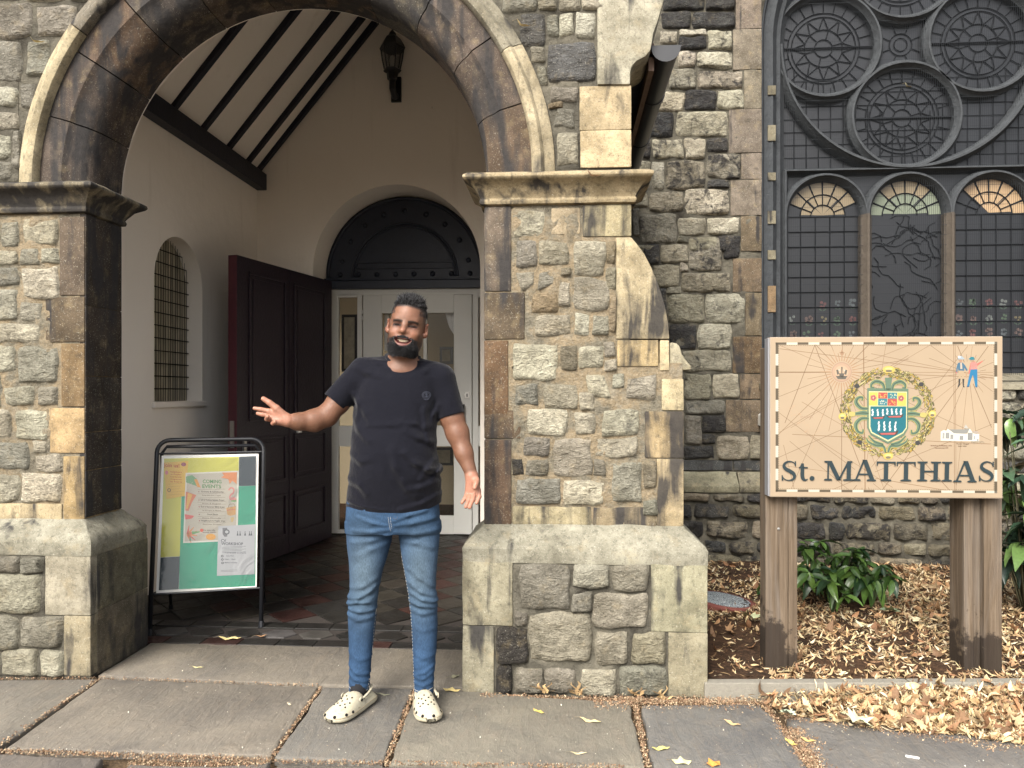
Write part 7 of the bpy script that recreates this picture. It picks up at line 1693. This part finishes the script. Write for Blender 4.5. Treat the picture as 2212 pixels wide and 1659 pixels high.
# ---- clogs
ct = NT('scuffed_cream_foam', .65, .35); n1 = ct.noise(30, 6, .7); n2 = ct.noise(90, 4, .7, ct.pos((1, 1, 1)), 1.)
cc_ = ct.mix(ct.ramp(n1, [(.35, 0), (.7, .8)]), (.45, .415, .315), (.36, .32, .225)); cc_ = ct.mix(ct.ramp(ct.noise(22, 7, .8, ct.pos(off=(3, 1, 2)), 1.), [(.56, 0), (.66, .75)]), cc_, (.16, .12, .09)); ct.fin(cc_, .65, ct.bump(n2, .001))
hole_m = simple('vent_hole_dark', (.008, .007, .007), .9); sock_m = simple('black_sock', (.012, .012, .014), .95)
def clog(heel, toe, ank, side):
    """built along +Y local = toward the toe"""
    g0 = onZ(*heel); g1 = onZ(*toe); Mi = man.matrix_basis.inverted() if False else (Matrix.Translation(man.location) @ Matrix.Rotation(YAW, 4, 'Z')).inverted()
    a, b = Mi @ g0, Mi @ g1; d = b-a; ang_ = math.atan2(d.y, d.x)-math.pi/2; mid = (a+b)/2
    rt_ = bpy.data.objects.new('clog', None)
    L = .285; T = [(0, .020, .014), (.008, .030, .032), (.03, .038, .048), (.07, .039, .048), (.098, .041, .050), (.110, .043, .058), (.118, .044, .076), (.138, .046, .083), (.17, .049, .078), (.20, .0525, .068), (.23, .0535, .057), (.252, .050, .049), (.268, .042, .041), (.279, .029, .032), (.285, .012, .018)]
    T = catmull(T, 3); V = []; F = []; n = 32
    for t_, w, h_ in T:
        sk = side*.010*math.sin(math.pi*min(1, t_/L))
        for k in range(n):
            th = 2*math.pi*k/n; c_, s_ = math.cos(th), math.sin(th); x = math.copysign(abs(c_)**.78, c_)*w; z = s_
            if z >= 0: zz = .022+(h_-.022)*z**.9 if h_ > .022 else .022*z+.0; xx = x*(1-.10*z)
            else: zz = .022*(1-abs(z)**.55); xx = x*1.0
            if zz < .026: xx *= 1.05
            lift = .010*max(0, (t_-.24)/.045)**2
            V.append((xx+sk, t_-L/2, zz+(lift if zz < .03 else lift*.4)))
    m = len(T)
    for i in range(m-1):
        for k in range(n): F.append((i*n+k, i*n+(k+1) % n, (i+1)*n+(k+1) % n, (i+1)*n+k))
    F += [tuple(reversed(range(n))), tuple((m-1)*n+k for k in range(n))]
    me = bpy.data.meshes.new('clog'); me.from_pydata(V, [], F); bm = bmesh.new(); bm.from_mesh(me); bmesh.ops.recalc_face_normals(bm, faces=bm.faces); bm.to_mesh(me); bm.free()
    o = link('clog', me, ct.m, man, True); o.location = (mid.x, mid.y, .003); o.rotation_euler = (0, 0, ang_)
    bvC = BVHTree.FromPolygons([Vector(p) for p in V], F)
    def hole(x, t_, r, el=1.0, up_=True):
        if up_: h_ = bvC.ray_cast(Vector((x, t_-L/2, .2)), Vector((0, 0, -1)))
        else: h_ = bvC.ray_cast(Vector((x*3, t_-L/2+.05, .034)), Vector((-x*3, -.05-.02, -.002)).normalized())
        if h_[0] is None: return
        q_ = MB().lathe([(.0005, .0016), (.8, .0012), (1, 0), (1, -.002)], n=12); q_.v = [(v_[0]*r*el, v_[1]*r, v_[2]) for v_ in q_.v]
        hh_ = q_.build('vent_hole', hole_m, o, True); hh_.location = h_[0]; hh_.rotation_euler = h_[1].to_track_quat('Z', 'Y').to_euler()
    for x, t_ in ((-.020, .175), (.008, .175), (.030, .18), (-.008, .190), (.020, .192), (-.028, .20), (.006, .205), (.034, .205), (-.016, .216), (.018, .219), (-.002, .228), (.030, .226), (-.026, .226)): hole(x+side*.008, t_, .0034)
    for x, t_ in ((-.012, .268), (.022, .266), (-.040, .235), (.046, .232), (-.045, .20), (.05, .195)):
        hole(x+side*.006, t_, .0062, 1, False)
    # rim line, heel strap and its two rivets
    MB().tube([(side*.010*math.sin(math.pi*t_/L)+s_*w*1.045, t_-L/2, .0265) for s_, rng_ in ((-1, T), (1, T[::-1])) for t_, w, h_ in rng_ if .01 < t_ < .283], .0016, 5, closed=True).build('sole_groove', simple('dark_groove', (.30, .25, .17), .8), o, True)  # rim line in a tone darker than the foam
    sp_ = [(.044*math.cos(a), -.005-.118*math.sin(a), .056+.014*math.sin(a)) for a in [math.pi*k/16 for k in range(17)]]
    MB().tube(sp_, .0055, 8, flat=.5).build('heel_strap', ct.m, o, True)
    for s_ in (-1, 1):
        MB().lathe([(.012, 0), (.012, .003), (.009, .005), (.001, .005)], (0, 0, 0), 16, Matrix.Rotation(s_*R(90), 3, 'Y')).build('rivet', ct.m, o, 40).location = (s_*.046, -.003, .056)
        MB().lathe([(.006, 0), (.006, .002), (.001, .003)], (0, 0, 0), 12, Matrix.Rotation(s_*R(90), 3, 'Y')).build('rivet_centre', hole_m, o, 40).location = (s_*.0505, -.003, .056)
    # ankle in a dark sock
    az = LP(JE(ank, 1392)); lc_ = Matrix.Rotation(-ang_, 3, 'Z') @ (Vector((az[0], 0, az[2]))-Vector(o.location))
    MB().tube([(0, -.06, .045), (lc_.x*.5, -.055, .07), (lc_.x, lc_.y, .10)], [.034, .034, .038], 16).build('sock', sock_m, o, True)
    return o
clog(FT(830, 600), FT(318, 905), 262, -1); clog(FT(1690, 560), FT(1800, 905), 636, 1)
